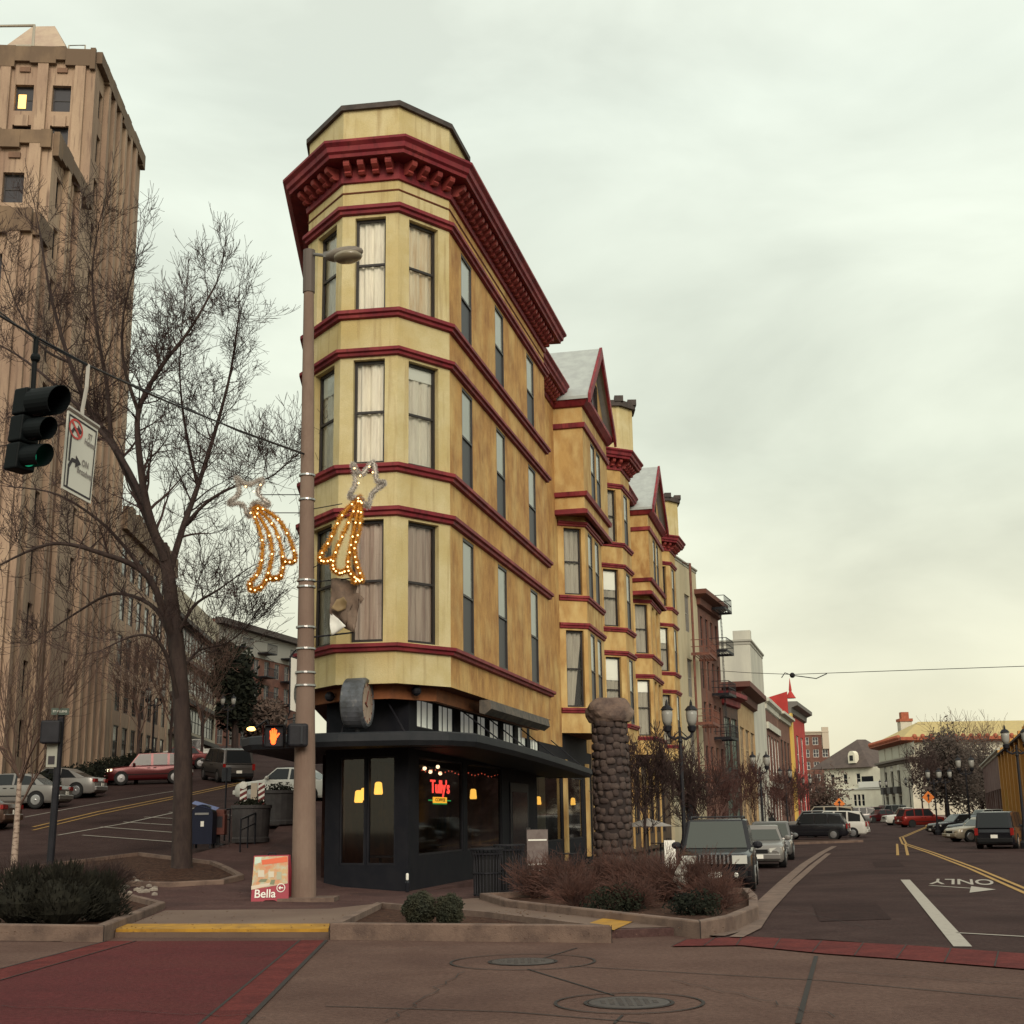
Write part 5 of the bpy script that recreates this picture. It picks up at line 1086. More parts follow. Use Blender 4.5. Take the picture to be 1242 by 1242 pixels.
# ================================================================== VEHICLES
M_TINT = mat('car_glass', (.016, .018, .020), .12, spec=.28)
M_WSH = mat('windscreen_glass', (.060, .068, .062), .10, spec=.4)
M_HLT = mat('headlight_lens', (.50, .50, .46), .12, spec=.7); M_TLT = mat('tail_light', (.22, .012, .01), .2, spec=.6); M_AMB = mat('amber_lens', (.45, .16, .02), .2)
M_UND = mat('dark_plastic', (.010, .010, .011), .7, spec=.2)
def paint(n, c, metal=.35, r=.28): return mat(n, c, r, metal=metal, spec=.35, coat=.15)
SHAPES = {  # side profile: hood height, belt, cabin points (base front, roof front, roof rear, base rear) as x from the front bumper / L
    'sedan': dict(zb=.20, hood=.60, belt=.66, trunk=.66, cab=(.30, .42, .70, .86), rl=.985, rr=.98, front=.50),
    'coupe': dict(zb=.19, hood=.58, belt=.65, trunk=.68, cab=(.28, .43, .66, .90), rl=.985, rr=.97, front=.48),
    'suv': dict(zb=.22, hood=.58, belt=.60, trunk=.60, cab=(.27, .38, .90, .975), rl=.985, rr=.97, front=.52),
    'van': dict(zb=.18, hood=.56, belt=.58, trunk=.56, cab=(.14, .30, .93, .985), rl=.985, rr=.975, front=.50),
    'pickup': dict(zb=.25, hood=.60, belt=.62, trunk=.60, cab=(.27, .37, .56, .60), rl=.985, rr=.98, front=.54)}
def car(name, label, kind, x, y, rz, Ln, W, H, body, group=None, wheel_r=.33, rack=False, jeep=False, lit=False, z=None, far=False):
    s = SHAPES[kind]; z = hh(x, y) if z is None else z
    slope_ = math.atan((hh(x+math.cos(rz), y+math.sin(rz))-hh(x-math.cos(rz), y-math.sin(rz)))/2)
    t = thing(name, label, 'car' if kind not in ('van', 'pickup') else kind, (x, y, z+.012), rz, group); t.rotation_euler = (0, -slope_, rz)
    X = lambda f: Ln/2-f*Ln       # f = 0 at the front bumper
    hw = W/2; zb, zh, ze, zt_ = s['zb'], s['hood']*H, s['belt']*H, s['trunk']*H; c0, c1, c2, c3 = s['cab']
    # lower body as lofted rings
    st = [(0.0, .80, zb+.08, s['front']*H*.82, .86), (.015, .88, zb+.02, s['front']*H, .86), (.05, .96, zb, zh*.93, .84), (.15, 1, zb, zh*.98, .86), (c0, 1, zb, ze*.985, .90), ((c0+c2)/2, 1, zb, ze, .93), (c2, 1, zb, ze*1.01, .93), (min(c3, .93), 1, zb, max(zt_, ze*.99), .90), (.955, .97, zb, zt_, .88), (.985, .92, zb+.04, zt_*.95, .86), (1.0, .86, zb+.1, zt_*.80, .84)]
    mb = MB(); vs = []; n = 10
    for f, wf, a, b, tf in st:
        w_ = hw*wf; zc = a+(b-a)*.55
        ring = [(-w_*.90, a), (-w_*.985, a+.10), (-w_, zc), (-w_*.975, b-.10*H*.4), (-w_*tf, b), (w_*tf, b), (w_*.975, b-.10*H*.4), (w_, zc), (w_*.985, a+.10), (w_*.90, a)]
        # gentle crown on the hood
        vs += [(X(f), q, zz) for q, zz in ring]
    k = len(st); fs = [(i*n+j, i*n+(j+1) % n, (i+1)*n+(j+1) % n, (i+1)*n+j) for i in range(k-1) for j in range(n)]+[tuple(range(n)), tuple((k-1)*n+j for j in range(n))[::-1]]
    mb.add(vs, fs)
    # cabin
    wb, wt = hw*.93, hw*(.74 if kind in ('sedan', 'coupe') else .82); cz_ = [(c0, ze*.97, wb), (c1, H*s['rl'], wt), ((c1+c2)/2, H, wt), (c2, H*s['rr'], wt), (c3, ze*.98 if kind != 'pickup' else ze, wb*.97)]
    vs = []; 
    for f, zz, w_ in cz_: vs += [(X(f), -w_, zz), (X(f), -w_*.86, zz+(.025 if zz > ze*1.05 else 0)), (X(f), w_*.86, zz+(.025 if zz > ze*1.05 else 0)), (X(f), w_, zz)]
    fs = [(4*i+j, 4*i+4+j, 4*i+5+j, 4*i+1+j) for i in range(4) for j in range(3)]
    # sides fan down to the belt
    bL = [(X(c0), -wb, ze*.96), (X(c3), -wb*.97, ze*.96), (X(c0), wb, ze*.96), (X(c3), wb*.97, ze*.96)]; vs += bL; b0 = 20
    fs += [(0, 20, 21, 16, 12, 8, 4), (3, 7, 11, 15, 19, 23, 22)]
    mb.add(vs, fs)
    if kind == 'pickup': pass
    bd = mb.build('body', body, t, world=False, bevel=0 if far else .045); bd.data.polygons.foreach_set('use_smooth', [True]*len(bd.data.polygons))
    ed = bd.modifiers.new('split', 'EDGE_SPLIT'); ed.split_angle = math.radians(38)
    # glass
    def lerp3(a, b, f): return tuple(a[i]+(b[i]-a[i])*f for i in range(3))
    def patch(nm, q, m, e=.07, dz_=.012, nrm=None):
        c = [sum(p[i] for p in q)/4 for i in range(3)]; qs = [lerp3(p, c, e) for p in q]; nn_ = (Vector(q[1])-Vector(q[0])).cross(Vector(q[3])-Vector(q[0])).normalized(); 
        if nn_.dot(Vector(c)-Vector((0, 0, ze*.9))) < 0: nn_ = -nn_
        b = MB(); a1 = [Vector(p)+nn_*dz_ for p in qs]; a0 = [Vector(p)-nn_*.03 for p in qs]; b.add(a1+a0, [(0, 1, 2, 3), (7, 6, 5, 4), (0, 4, 5, 1), (1, 5, 6, 2), (2, 6, 7, 3), (3, 7, 4, 0)]); return b.build(nm, m, t, world=False)
    F0, F1, R1, R0 = cz_[0], cz_[1], cz_[3], cz_[4]
    patch('windscreen', [(X(F0[0]), -F0[2]*.95, F0[1]), (X(F0[0]), F0[2]*.95, F0[1]), (X(F1[0]), F1[2]*.92, F1[1]), (X(F1[0]), -F1[2]*.92, F1[1])], M_WSH, .06, .014)
    patch('rear_window', [(X(R0[0]), -R0[2]*.92, R0[1]), (X(R0[0]), R0[2]*.92, R0[1]), (X(R1[0]), R1[2]*.9, R1[1]), (X(R1[0]), -R1[2]*.9, R1[1])], M_TINT, .09, .014)
    for sg in (-1, 1):
        bot = lambda f: (X(f), sg*wb*1.0, ze*.985); 
        def top_(f):
            if f < c1: q_ = (f-c0)/(c1-c0); return (X(f), sg*(wb+(wt-wb)*q_), ze*.97+(H*s['rl']-ze*.97)*q_)
            if f > c2: q_ = (c3-f)/(c3-c2); return (X(f), sg*(wb+(wt-wb)*q_), ze*.98+(H*s['rr']-ze*.98)*q_)
            return (X(f), sg*wt, H*.985)
        cuts_ = {'sedan': [(.31, c1+.0, .565), (.575, .66, .80)], 'coupe': [(.29, c1, .60), (.61, .68, .80)], 'suv': [(.28, c1, .53), (.545, .6, .72), (.735, .8, .92)], 'van': [(.17, c1, .47), (.485, .55, .70), (.715, .8, .94)], 'pickup': [(.28, c1, .55)]}[kind]
        for a, m_, b in cuts_:
            tl = top_(max(a, c1+.01) if a < c1 else a); tr_ = top_(min(b, c2+.03)); pts = [bot(a), bot(b), tr_ if b > m_ else tr_, tl]
            patch('side_window', pts, M_TINT, .07, .012)
    # wheels
    for fx in (.185, .80):
        for sg in (-1, 1):
            R = Matrix.Rotation(math.pi/2, 3, 'X'); xw = X(fx); yw = sg*(hw-.10)
            b = MB(); b.lathe([(wheel_r+.055, -.115), (wheel_r+.055, .115)], (xw, sg*(hw-.109), wheel_r+.02), 22, R); b.build('wheel_arch', M_UND, t, world=False)
            b = MB(); b.lathe([(wheel_r*.72, -.11), (wheel_r*.95, -.115), (wheel_r, -.08), (wheel_r, .08), (wheel_r*.95, .115), (wheel_r*.72, .11)], (xw, yw+sg*.008, wheel_r), 22, R); w_ = b.build('wheel', M_RUB, t, world=False, smooth=False)
            if not far:
                b = MB(); b.lathe([(wheel_r*.68, 0), (wheel_r*.62, .015), (.05, .02), (.02, .03)] if sg < 0 else [(.02, -.03), (.05, -.02), (wheel_r*.62, -.015), (wheel_r*.68, 0)], (xw, yw+sg*.118, wheel_r), 18, R)
                b.build('rim', M_RIM, w_, world=False)
    # lights, bumpers, grille, plate, mirrors
    zl = s['front']*H*.88
    for sg in (-1, 1):
        b = MB(); 
        if jeep: b.box((X(.004)-.01, sg*hw*.66, zl-.01), (.14, .36, .20))
        else: b.add([(X(0)+.03, sg*hw*.42, zl-.09), (X(0)+.03, sg*hw*.42, zl+.05), (X(.03)+.02, sg*hw*.88, zl+.08), (X(.03)+.02, sg*hw*.90, zl-.06), (X(.08), sg*hw*.97, zl+.09), (X(.08), sg*hw*.99, zl-.02)], [(0, 1, 2, 3), (3, 2, 4, 5)])
        b.build('headlight', M_HLT if not lit else mat('headlight_on', (.9, .8, .6), .2, emit=(1, .8, .5), estr=2.0), t, world=False)
        b = MB(); zt2 = zt_*.84
        if kind in ('suv', 'van', 'pickup'): b.box((X(.995)-.0, sg*hw*.87, zt2), (.10, .16, .34))
        else: b.box((X(.99), sg*hw*.72, zt2), (.12, .40, .16))
        b.build('tail_light', M_TLT, t, world=False)
        b = MB(); b.ball((X(c0+.06), sg*(hw+.10), ze+.06), .12, 8, 5, (.7, 1.1, .8)); b.tube([(X(c0+.05), sg*hw*.9, ze+.02), (X(c0+.06), sg*(hw+.06), ze+.05)], .03, 5); b.build('mirror', M_BLK if jeep else body, t, world=False)
        b = MB(); 
        for dx in ((.47, .40) if kind != 'coupe' else (.5,)): b.box((X(dx+.1), sg*(hw+.002), ze*.86), (.16, .03, .03))
        b.box((X(.5), sg*(hw*.995), zb+.30), (Ln*.52, .03, .05)); b.build('door_trim', M_UND if not jeep else M_RIM, t, world=False)
    b = MB(); b.box((X(-.003), 0, zb+.20), (.16, W*.84, .20)); b.build('front_bumper', M_UND if jeep else body, t, world=False, bevel=.04)
    b = MB(); b.box((X(1.0), 0, zb+.24), (.16, W*.86, .22)); b.build('rear_bumper', M_UND if jeep or kind == 'van' else body, t, world=False, bevel=.04)
    b = MB()
    if jeep:
        b.box((X(.0)+.035, 0, zl-.0), (.10, W*.44, .22)); g_ = b.build('grille', M_UND, t, world=False)
        for k in range(8): q = (k-3.5)*.098; c = MB(); c.box((X(0)+.09, q, zl), (.03, .042, .215)); c.build('grille_bar', M_RIM, g_, world=False)
        for sg in (-1, 1): c = MB(); c.ball((X(0)+.085, sg*.52, zb+.2), .065, 8, 5, (.4, 1, 1)); c.build('fog_lamp', M_HLT, t, world=False)
    else: b.box((X(.0)+.02, 0, zl-.05), (.06, W*.36, .13)); b.build('grille', M_UND, t, world=False)
    b = MB(); b.box((X(1.0)-.09, 0, zb+.42), (.02, .32, .16)); b.build('number_plate', M_WHITE, t, world=False)
    if not far:
        b = MB(); b.box((X(-.003)+.09, 0, zb+.2), (.02, .32, .14)); b.build('number_plate', M_WHITE, t, world=False)
        b = MB()
        for sg in (-.55, .05): b.tube([(X(c0+.015), sg*hw, ze*.985+.03), (X(c0+.05), sg*hw+.42, ze+.15)], .011, 4)
        b.build('wiper', M_BLK, t, world=False)
    if rack:
        b = MB()
        for sg in (-1, 1): b.tube([(X(c1+.03), sg*wt*.86, H+.01), (X(c1+.05), sg*wt*.86, H+.07), (X(c2-.05), sg*wt*.86, H+.07), (X(c2-.02), sg*wt*.86, H+.01)], .022, 5)
        for q in (.25, .75): f = c1+(c2-c1)*q; b.tube([(X(f), -wt*.86, H+.07), (X(f), wt*.86, H+.07)], .02, 5)
        b.build('roof_rack', M_BLK, t, world=False)
    return t
P_SIL = paint('paint_silver', (.20, .19, .18)); P_BLK = paint('paint_black', (.009, .009, .012), .0, .25); P_RED = paint('paint_dark_red', (.075, .008, .010)); P_WHT = paint('paint_white', (.50, .49, .45), 0.); P_GRY = paint('paint_grey', (.13, .13, .13)); P_DKB = paint('paint_dark_blue', (.03, .035, .05)); P_BEI = paint('paint_beige', (.38, .33, .25))
au = math.atan2(u.y, u.x); down = au+math.pi
def near(px, Y): c = at(px, 990, Y); return c.x
car('parked_jeep', 'black boxy off-road car with roof rack parked facing us beside the shrubs', 'suv', 5.28, 35.6, down+.03, 4.6, 1.86, 1.72, P_BLK, rack=True, jeep=True, wheel_r=.37)
car('parked_sedan', 'silver sedan parked facing us right behind the black off-road car', 'sedan', 8.85, 49.4, down+.02, 4.6, 1.78, 1.42, P_SIL)
car('parked_hatchback', 'dark grey hatchback parked facing us behind the silver sedan on the shop side', 'suv', 10.65, 56.8, down+.02, 4.3, 1.78, 1.5, P_GRY)
car('parked_suv', 'black sport utility car standing side-on in the first angled bay', 'suv', near(986, 95), 95, math.radians(160), 4.8, 1.9, 1.78, P_BLK)
car('parked_suv', 'white sport utility car side-on just behind the black one', 'suv', near(1010, 101), 101, math.radians(160), 5.0, 1.95, 1.9, P_WHT)
car('parked_suv', 'pale car whose white roof shows above the black sport utility car', 'suv', near(984, 107), 107, math.radians(160), 4.9, 1.9, 1.9, P_SIL, far=True)
car('parked_van', 'cream van with roof rack, farthest visible in the left angled bays', 'van', near(1003, 120), 120, math.radians(160), 5.1, 1.95, 2.15, P_BEI, rack=True, far=True)
for i, (px, Y, p, k, lab) in enumerate(((1030, 150, P_GRY, 'sedan', 'distant grey car beside the orange sign on the left'), (1040, 162, P_SIL, 'suv', 'distant silver car under the white house, left one'), (1048, 172, P_WHT, 'sedan', 'distant white car under the white house'), (1056, 168, P_RED, 'suv', 'distant dark red car at the centre of the street end'), (1068, 160, P_RED, 'sedan', 'distant red car, right of the dark red one'), (1079, 168, P_GRY, 'van', 'distant grey van at the foot of the pale hall'))):
    car('parked_car', lab, k, near(px, Y), Y, math.radians(165+i*7), 4.6, 1.8, {'sedan': 1.45, 'suv': 1.75, 'van': 1.95}[k], p, 'cars parked at the far end of the side street', far=True)
car('parked_pickup', 'white pickup with its nose out in the right hand bays', 'pickup', near(1101, 142), 142, math.radians(185), 5.2, 1.9, 1.8, P_WHT, far=True)
car('parked_suv', 'bright red sport utility car in the right hand bays before the pale hall', 'suv', near(1117, 132), 132, math.radians(10), 4.7, 1.85, 1.75, paint('paint_red', (.20, .02, .015)), far=True)
car('parked_sedan', 'black sedan in the right hand bays, left of the beige sedan', 'sedan', near(1164, 104), 104, math.radians(190), 4.9, 1.85, 1.5, P_BLK)
car('parked_sedan', 'dark blue sedan half hidden between the black sedan and the dark van', 'sedan', near(1190, 96), 96, math.radians(190), 4.8, 1.85, 1.5, P_DKB)
car('parked_hatchback', 'white hatchback whose roof shows above the beige sedan', 'suv', near(1196, 112), 112, math.radians(190), 4.5, 1.8, 1.75, P_WHT, far=True)
car('parked_sedan', 'beige sedan nosing out of the bay left of the dark van', 'sedan', near(1192, 82), 82, math.radians(192), 4.6, 1.78, 1.42, P_BEI)
car('parked_van', 'dark van seen from behind at the right frame edge', 'van', near(1226, 66), 67.5, math.radians(62), 4.6, 1.9, 1.75, P_BLK)
# left hill street
al = math.atan2(u2.y, u2.x)
car('parked_sedan', 'silver sedan cut by the left frame edge on the hill street', 'sedan', near(14, 60), 60, math.radians(176), 4.8, 1.8, 1.48, P_SIL)
car('parked_coupe', 'silver coupe with its rear to the right, behind the sign post', 'coupe', near(66, 66), 66, math.radians(176), 4.5, 1.8, 1.42, paint('paint_silver_light', (.25, .24, .23)))
car('parked_sedan', 'reddish brown car of which only the tail shows at the left edge', 'sedan', near(-58, 50), 50, math.radians(176), 4.6, 1.8, 1.45, paint('paint_brown', (.10, .06, .045)))
car('parked_suv', 'dark red sport utility car with a lit headlight left of the big trunk', 'suv', near(178, 76), 76, math.radians(196), 4.7, 1.85, 1.68, P_RED, lit=True)
car('parked_sedan', 'dark red car emerging right of the big trunk', 'sedan', near(214, 92), 92, math.radians(196), 4.7, 1.85, 1.5, paint('paint_crimson', (.09, .009, .01)))
car('parked_pickup', 'small white pickup up the hill above the dark red car', 'pickup', near(236, 98), 98, math.radians(196), 5, 1.9, 1.8, P_WHT, far=True)
car('parked_van', 'grey silver van parked beyond the blue mailbox', 'van', near(273, 78), 78, math.radians(118), 4.9, 1.95, 1.85, paint('paint_van_grey', (.085, .078, .075)))
car('parked_sedan', 'white sedan behind the dark planters left of the street light pole', 'sedan', near(345, 60), 61, math.radians(165), 4.7, 1.8, 1.5, P_WHT)

# ================================================================== STREET LIGHT POLE AND WHAT IS ON IT
pc = G(370, 1092, .12); PX, PYp = pc.x, 30.4
pl = thing('street_light_pole', 'tall tapered concrete street light pole at the corner with a cobra head lamp', 'street light', (PX, PYp, .12))
ptop = at(375, 304, PYp); zt_ = ptop.z; mb = MB()
def pole_at(z): f = (z-.12)/(zt_-.12); return Vector((PX+(ptop.x-PX)*f, PYp, z))
mb.tube([pole_at(.12), pole_at(1.5), pole_at(6), pole_at(zt_-1.1)], [.275, .262, .195, .125], 20); mb.build('shaft', M_POLE, pl, smooth=False)
mb = MB(); mb.tube([pole_at(zt_-1.12), pole_at(zt_)], [.15, .15], 14); mb.build('top_sleeve', M_STEEL if False else mat('sleeve_brown', (.09, .07, .06), .6), pl)
mb = MB(); mb.box((PX+.12, PYp-.05, .16), (1.25, .9, .12)); mb.build('base_slab', M_CURB, pl)
for z in (9.9, 9.3, 7.35, 7.2, 6.25, 5.75, 5.2, 4.9): mb = MB(); q = pole_at(z); r = .275-.15*((z-.12)/(zt_-.12))+.018; mb.lathe([(r-.005, -.02), (r, -.02), (r, .02), (r-.005, .02)], q, 20); mb.build('steel_band', M_STEEL, pl)
lh = at(418, 309, PYp-.6); mb = MB(); mb.tube([at(376, 308, PYp), at(395, 310, PYp-.3), at(402, 310, PYp-.45)], .045, 8); mb.build('arm', mat('lamp_grey', (.16, .15, .14), .5, metal=.4), pl)
hd = Vector((1, -.35, .03)).normalized(); Th = frame(lh, hd, Z); mb = MB(); mb.ball((-.02, .02, 0), .52, 16, 8, (1, .33, .44)); hdm = mb.build('lamp_head', mat('lamp_casing', (.13, .11, .09), .5, (.18, .15, .12), 3), pl, T=Th, smooth=True)
mb = MB(); mb.ball((.08, -.07, 0), .38, 14, 8, (1, .40, .72)); mb.build('lens', mat('lamp_lens', (.20, .17, .12), .2, spec=.5), hdm, T=Th, smooth=True)
mb = MB(); mb.box((-.35, .06, 0), (.35, .14, .22)); mb.build('clamp', MATS['lamp_grey'], hdm, T=Th)
# ---- shooting-star decorations
M_GOLD = mat('gold_tinsel', (.62, .30, .04), .35, (.42, .17, .02), 40, metal=.3); M_SILT = mat('silver_tinsel', (.55, .52, .48), .4, (.40, .36, .33), 40, metal=.2)
M_BULB = mat('warm_bulb', (1, .75, .4), emit=(1, .62, .25), estr=3.0)
def tinsel(mb, pts, r, rnd, closed=False, m=30):
    path = smooth_path(pts, 6); 
    if closed: path.append(path[0])
    mb.tube(path, r*.42, 6)
    for i in range(len(path)-1):
        for j in range(m):
            f = rnd.random(); p = path[i].lerp(path[i+1], f); d = Vector((rnd.gauss(0, 1), rnd.gauss(0, 1), rnd.gauss(0, 1))).normalized(); e = d.orthogonal().normalized()*.009
            mb.quad(p+d*r*.5-e, p+d*r*.5+e, p+d*r*rnd.uniform(.95, 1.35))
def star(name, label, star_px, strands, bulbs, Y):
    c = at(*star_px[0], Y); t = thing(name, label, 'decoration', tuple(c), 0, 'shooting star decorations on the street light pole'); rnd = random.Random(len(label))
    mb = MB(); tinsel(mb, [at(x, y, Y) for x, y in star_px+[star_px[0]]], .088, rnd, m=60); sob = mb.build('star', M_SILT, t); 
    for s_ in strands: mb = MB(); tinsel(mb, [at(x, y, Y) for x, y in s_], .088, rnd, m=60); mb.build('tail_strand', M_GOLD, t)
    bm0 = None
    for i, (x, y) in enumerate(bulbs):
        p = at(x, y, Y-.11)
        if bm0 is None:
            b = MB(); b.ball((0, 0, 0), .022, 6, 4); o = b.build('bulb', M_BULB, t, world=False); bm0 = o
        else: o = bm0.copy(); COL.objects.link(o)
        o.location = TM[t.name].inverted() @ p
    return t
def along(s_, k, off_=0):
    path = smooth_path([Vector((x, y, 0)) for x, y in s_], 6); n = len(path)-1
    return [tuple(path[int((i+.5)*n/k)][:2]) for i in range(k)]
sR = [(428, 563), (438, 576), (452, 561), (457, 583), (466, 586), (452, 598), (446, 614), (437, 605), (424, 602), (431, 586)]
tR = [[(437, 602), (415, 625), (400, 655), (388, 676), (394, 681), (404, 678)], [(436, 604), (420, 640), (407, 670), (404, 688), (412, 695), (420, 692)], [(438, 604), (430, 640), (424, 670), (422, 690), (430, 700), (436, 704)], [(439, 606), (436, 640), (430, 665), (433, 685), (439, 703), (428, 705)]]
star('shooting_star_decoration', 'gold and silver tinsel shooting star lit with bulbs, right of the pole', sR, tR, along(tR[0], 12)+along(tR[1], 13)+along(tR[2], 13)+along(tR[3], 13)+[(430, 568), (437, 577), (448, 566), (435, 586), (452, 573)], PYp-.35)
sL = [(287, 580), (300, 588), (318, 582), (313, 598), (326, 612), (308, 610), (302, 626), (294, 612), (278, 610), (290, 598)]
tL = [[(305, 617), (318, 655), (315, 690), (303, 708), (306, 716), (317, 712), (325, 700)], [(307, 615), (325, 645), (330, 672), (325, 698), (330, 702), (338, 700)], [(310, 614), (333, 640), (343, 675), (341, 698), (333, 702)], [(312, 613), (337, 630), (352, 655), (358, 678), (350, 682), (343, 680)]]
star('shooting_star_decoration', 'gold and silver tinsel shooting star, left of the pole against the sky', sL, tL, along(tL[0], 9)+along(tL[1], 6)+along(tL[2], 7)+along(tL[3], 7)+[(298, 590), (308, 596), (316, 588), (304, 622)], PYp-.05)
mb = MB()
for a, b in (((376, 618), (415, 611)), ((377, 690), (400, 678)), ((371, 622), (320, 622)), ((371, 600), (312, 600))): mb.tube([at(*a, PYp), at(*b, PYp-.3 if b[0] > 376 else PYp-.05)], .012, 5)
mb.build('decoration_bracket', M_BLK, pl)
# torn banner between two rods
mb = MB(); mb.tube([at(378, 773, PYp), at(430, 767, PYp-.1)], .02, 6); mb.tube([at(378, 706, PYp), at(432, 701, PYp-.1)], .014, 6); mb.build('banner_rod', M_BLK, pl)
bt = thing('wind_curled_banner', 'wind curled brown and white banner hanging on rods right of the pole', 'banner', tuple(at(412, 738, PYp-.1)))
def cloth(parent, nm, outline, m, amp=.07, seed=1, Y=PYp-.1):
    """cloth with folds: filled outline, triangulated and displaced in depth"""
    bm = bmesh.new(); vs = [bm.verts.new(at(x, y, Y)) for x, y in outline]; bm.faces.new(vs); bmesh.ops.triangulate(bm, faces=bm.faces[:]); bmesh.ops.subdivide_edges(bm, edges=bm.edges[:], cuts=4, use_grid_fill=True)
    for v in bm.verts: v.co.y += amp*math.sin(v.co.x*14+v.co.z*5+seed)+amp*.4*math.sin(v.co.z*19)
    me = bpy.data.meshes.new(nm); bm.to_mesh(me); bm.free(); me.transform(TM[parent.name].inverted()); me.materials.append(m); me.polygons.foreach_set('use_smooth', [True]*len(me.polygons)); o = bpy.data.objects.new(nm, me); COL.objects.link(o); o.parent = parent; sd_ = o.modifiers.new('s', 'SOLIDIFY'); sd_.thickness = .008; return o
cloth(bt, 'brown_cloth', [(402, 702), (416, 701), (430, 706), (434, 712), (428, 717), (436, 720), (442, 727), (438, 733), (436, 727), (428, 731), (424, 742), (432, 760), (430, 768), (418, 762), (408, 750), (400, 744), (401, 722)], mat('banner_brown', (.17, .12, .09), .9, (.12, .085, .065), 5))
cloth(bt, 'white_cloth', [(400, 742), (410, 750), (420, 760), (412, 765), (402, 771), (400, 758)], mat('banner_white', (.62, .62, .58), .9), seed=3, amp=.05, Y=PYp-.16)
cloth(bt, 'bronze_cloth', [(402, 738), (408, 727), (417, 724), (421, 730), (419, 738), (410, 742)], mat('banner_bronze', (.20, .14, .07), .7), seed=5, amp=.05, Y=PYp-.22)
# small framed banner left of the pole
fb = thing('framed_pole_banner', 'narrow white framed banner with a dark oval picture left of the pole', 'banner', tuple(at(360, 830, PYp)))
def px_panel(parent, nm, q, m, Y, th=.03):
    p = [at(x, y, Y) for x, y in q]; b = MB(); n = len(p); b.add(p+[v+Vector((0, th, 0)) for v in p], [tuple(range(n)), tuple(range(2*n-1, n-1, -1))]+[(i, i+n, (i+1) % n+n, (i+1) % n) for i in range(n)]); return b.build(nm, m, parent)
px_panel(fb, 'panel', [(353, 797), (368, 802), (367, 866), (352, 861)], mat('banner_cream', (.50, .49, .44), .8), PYp-.05)
mb = MB(); q = [(352, 796), (369, 801), (368, 867), (351, 862), (352, 796)]; mb.tube([at(x, y, PYp-.05) for x, y in q], .018, 5); mb.tube([at(352, 797, PYp), at(360, 787, PYp), at(369, 800, PYp)], .03, 5); mb.tube([at(352, 862, PYp), at(348, 873, PYp), at(366, 868, PYp)], .018, 5); mb.build('frame', M_BLK, fb)
mb = MB(); c = at(361, 841, PYp-.068); mb.ball(tuple(c), .11, 14, 8, (.8, .08, 2.4)); mb.build('picture', mat('banner_dark', (.05, .05, .045), .9, (.11, .11, .1), 14), fb)
T = frame(at(361, 809, PYp-.07), (1, 0, -.25), (0, 0, 1)); text_mesh('lettering', 'MARKET', .07, mat('pale_red_ink', (.38, .14, .10), .8), fb, T) if False else None
# pedestrian signals on the pole
ps = thing('pedestrian_signal', 'black pedestrian signal showing a lit orange hand, left of the pole', 'pedestrian signal', tuple(at(334, 893, PYp-.25)))
c = at(334, 893, PYp-.2); mb = MB(); mb.box(c, (.44, .26, .50)); mb.build('housing', M_BLK, ps, bevel=.03)
mb = MB(); w_ = .23
for a, b in (((-1, 1), (1, 1)), ((-1, 1), (-1, -1)), ((1, 1), (1, -1))):
    mb.add([(c.x+a[0]*w_, c.y-.13, c.z+a[1]*.25), (c.x+b[0]*w_, c.y-.13, c.z+b[1]*.25), (c.x+b[0]*w_, c.y-.33, c.z+b[1]*.25), (c.x+a[0]*w_, c.y-.33, c.z+a[1]*.25)], [(0, 1, 2, 3)])
mb.build('visor', M_BLK, ps)
M_HAND = mat('lit_orange_hand', (1, .12, .02), emit=(1, .10, .015), estr=2.6); T = frame((c.x, c.y-.135, c.z), (1, 0, 0), (0, 0, 1)); mb = MB()
def cap(mb, x0, y0, x1, y1, w_, z_=.0):
    d = Vector((x1-x0, y1-y0)); L_ = d.length; d /= L_; n_ = Vector((-d.y, d.x))*w_; p0 = Vector((x0, y0)); p1 = Vector((x1, y1)); pts = []
    for k in range(7): a = math.pi/2+math.pi*k/6; v = p0+d*w_*math.cos(a)+n_*math.sin(a); pts.append((v.x, v.y, z_))
    for k in range(7): a = -math.pi/2+math.pi*k/6; v = p1+d*w_*math.cos(a)+n_*math.sin(a); pts.append((v.x, v.y, z_))
    mb.add(pts+[(p[0], p[1], z_+.008) for p in pts], [tuple(range(14)), tuple(range(14, 28))])
cap(mb, -.02, -.06, -.02, -.14, .055); cap(mb, -.02, -.02, -.02, -.06, .075, .001)
for i, (x1, y1) in enumerate(((-.085, .105), (-.045, .15), (.0, .155), (.04, .12))): cap(mb, -.075+i*.036, .0, x1, y1, .0165, .002+.001*i)
cap(mb, .03, -.05, .105, .045, .019, .007); mb.build('hand_symbol', M_HAND, ps, T=T)
ps2 = thing('pedestrian_signal', 'black pedestrian signal housing turned away, mounted on the front of the pole', 'pedestrian signal', tuple(at(361, 893, PYp-.5)))
c = at(361, 892, PYp-.42); mb = MB(); mb.box(c, (.44, .34, .52), Matrix.Rotation(.3, 3, 'Z')); mb.build('housing', M_BLK, ps2, bevel=.06); mb = MB(); mb.box(c+Vector((.12, -.18, 0)), (.05, .02, .40)); mb.build('back_rib', M_CANO, ps2)
mb = MB(); mb.tube([pole_at(c.z+.15), c+Vector((0, .15, .15))], .03, 6); mb.tube([pole_at(c.z-.15), c+Vector((-.3, .2, -.15))], .03, 6); mb.build('mounting_bracket', M_BLK, pl)

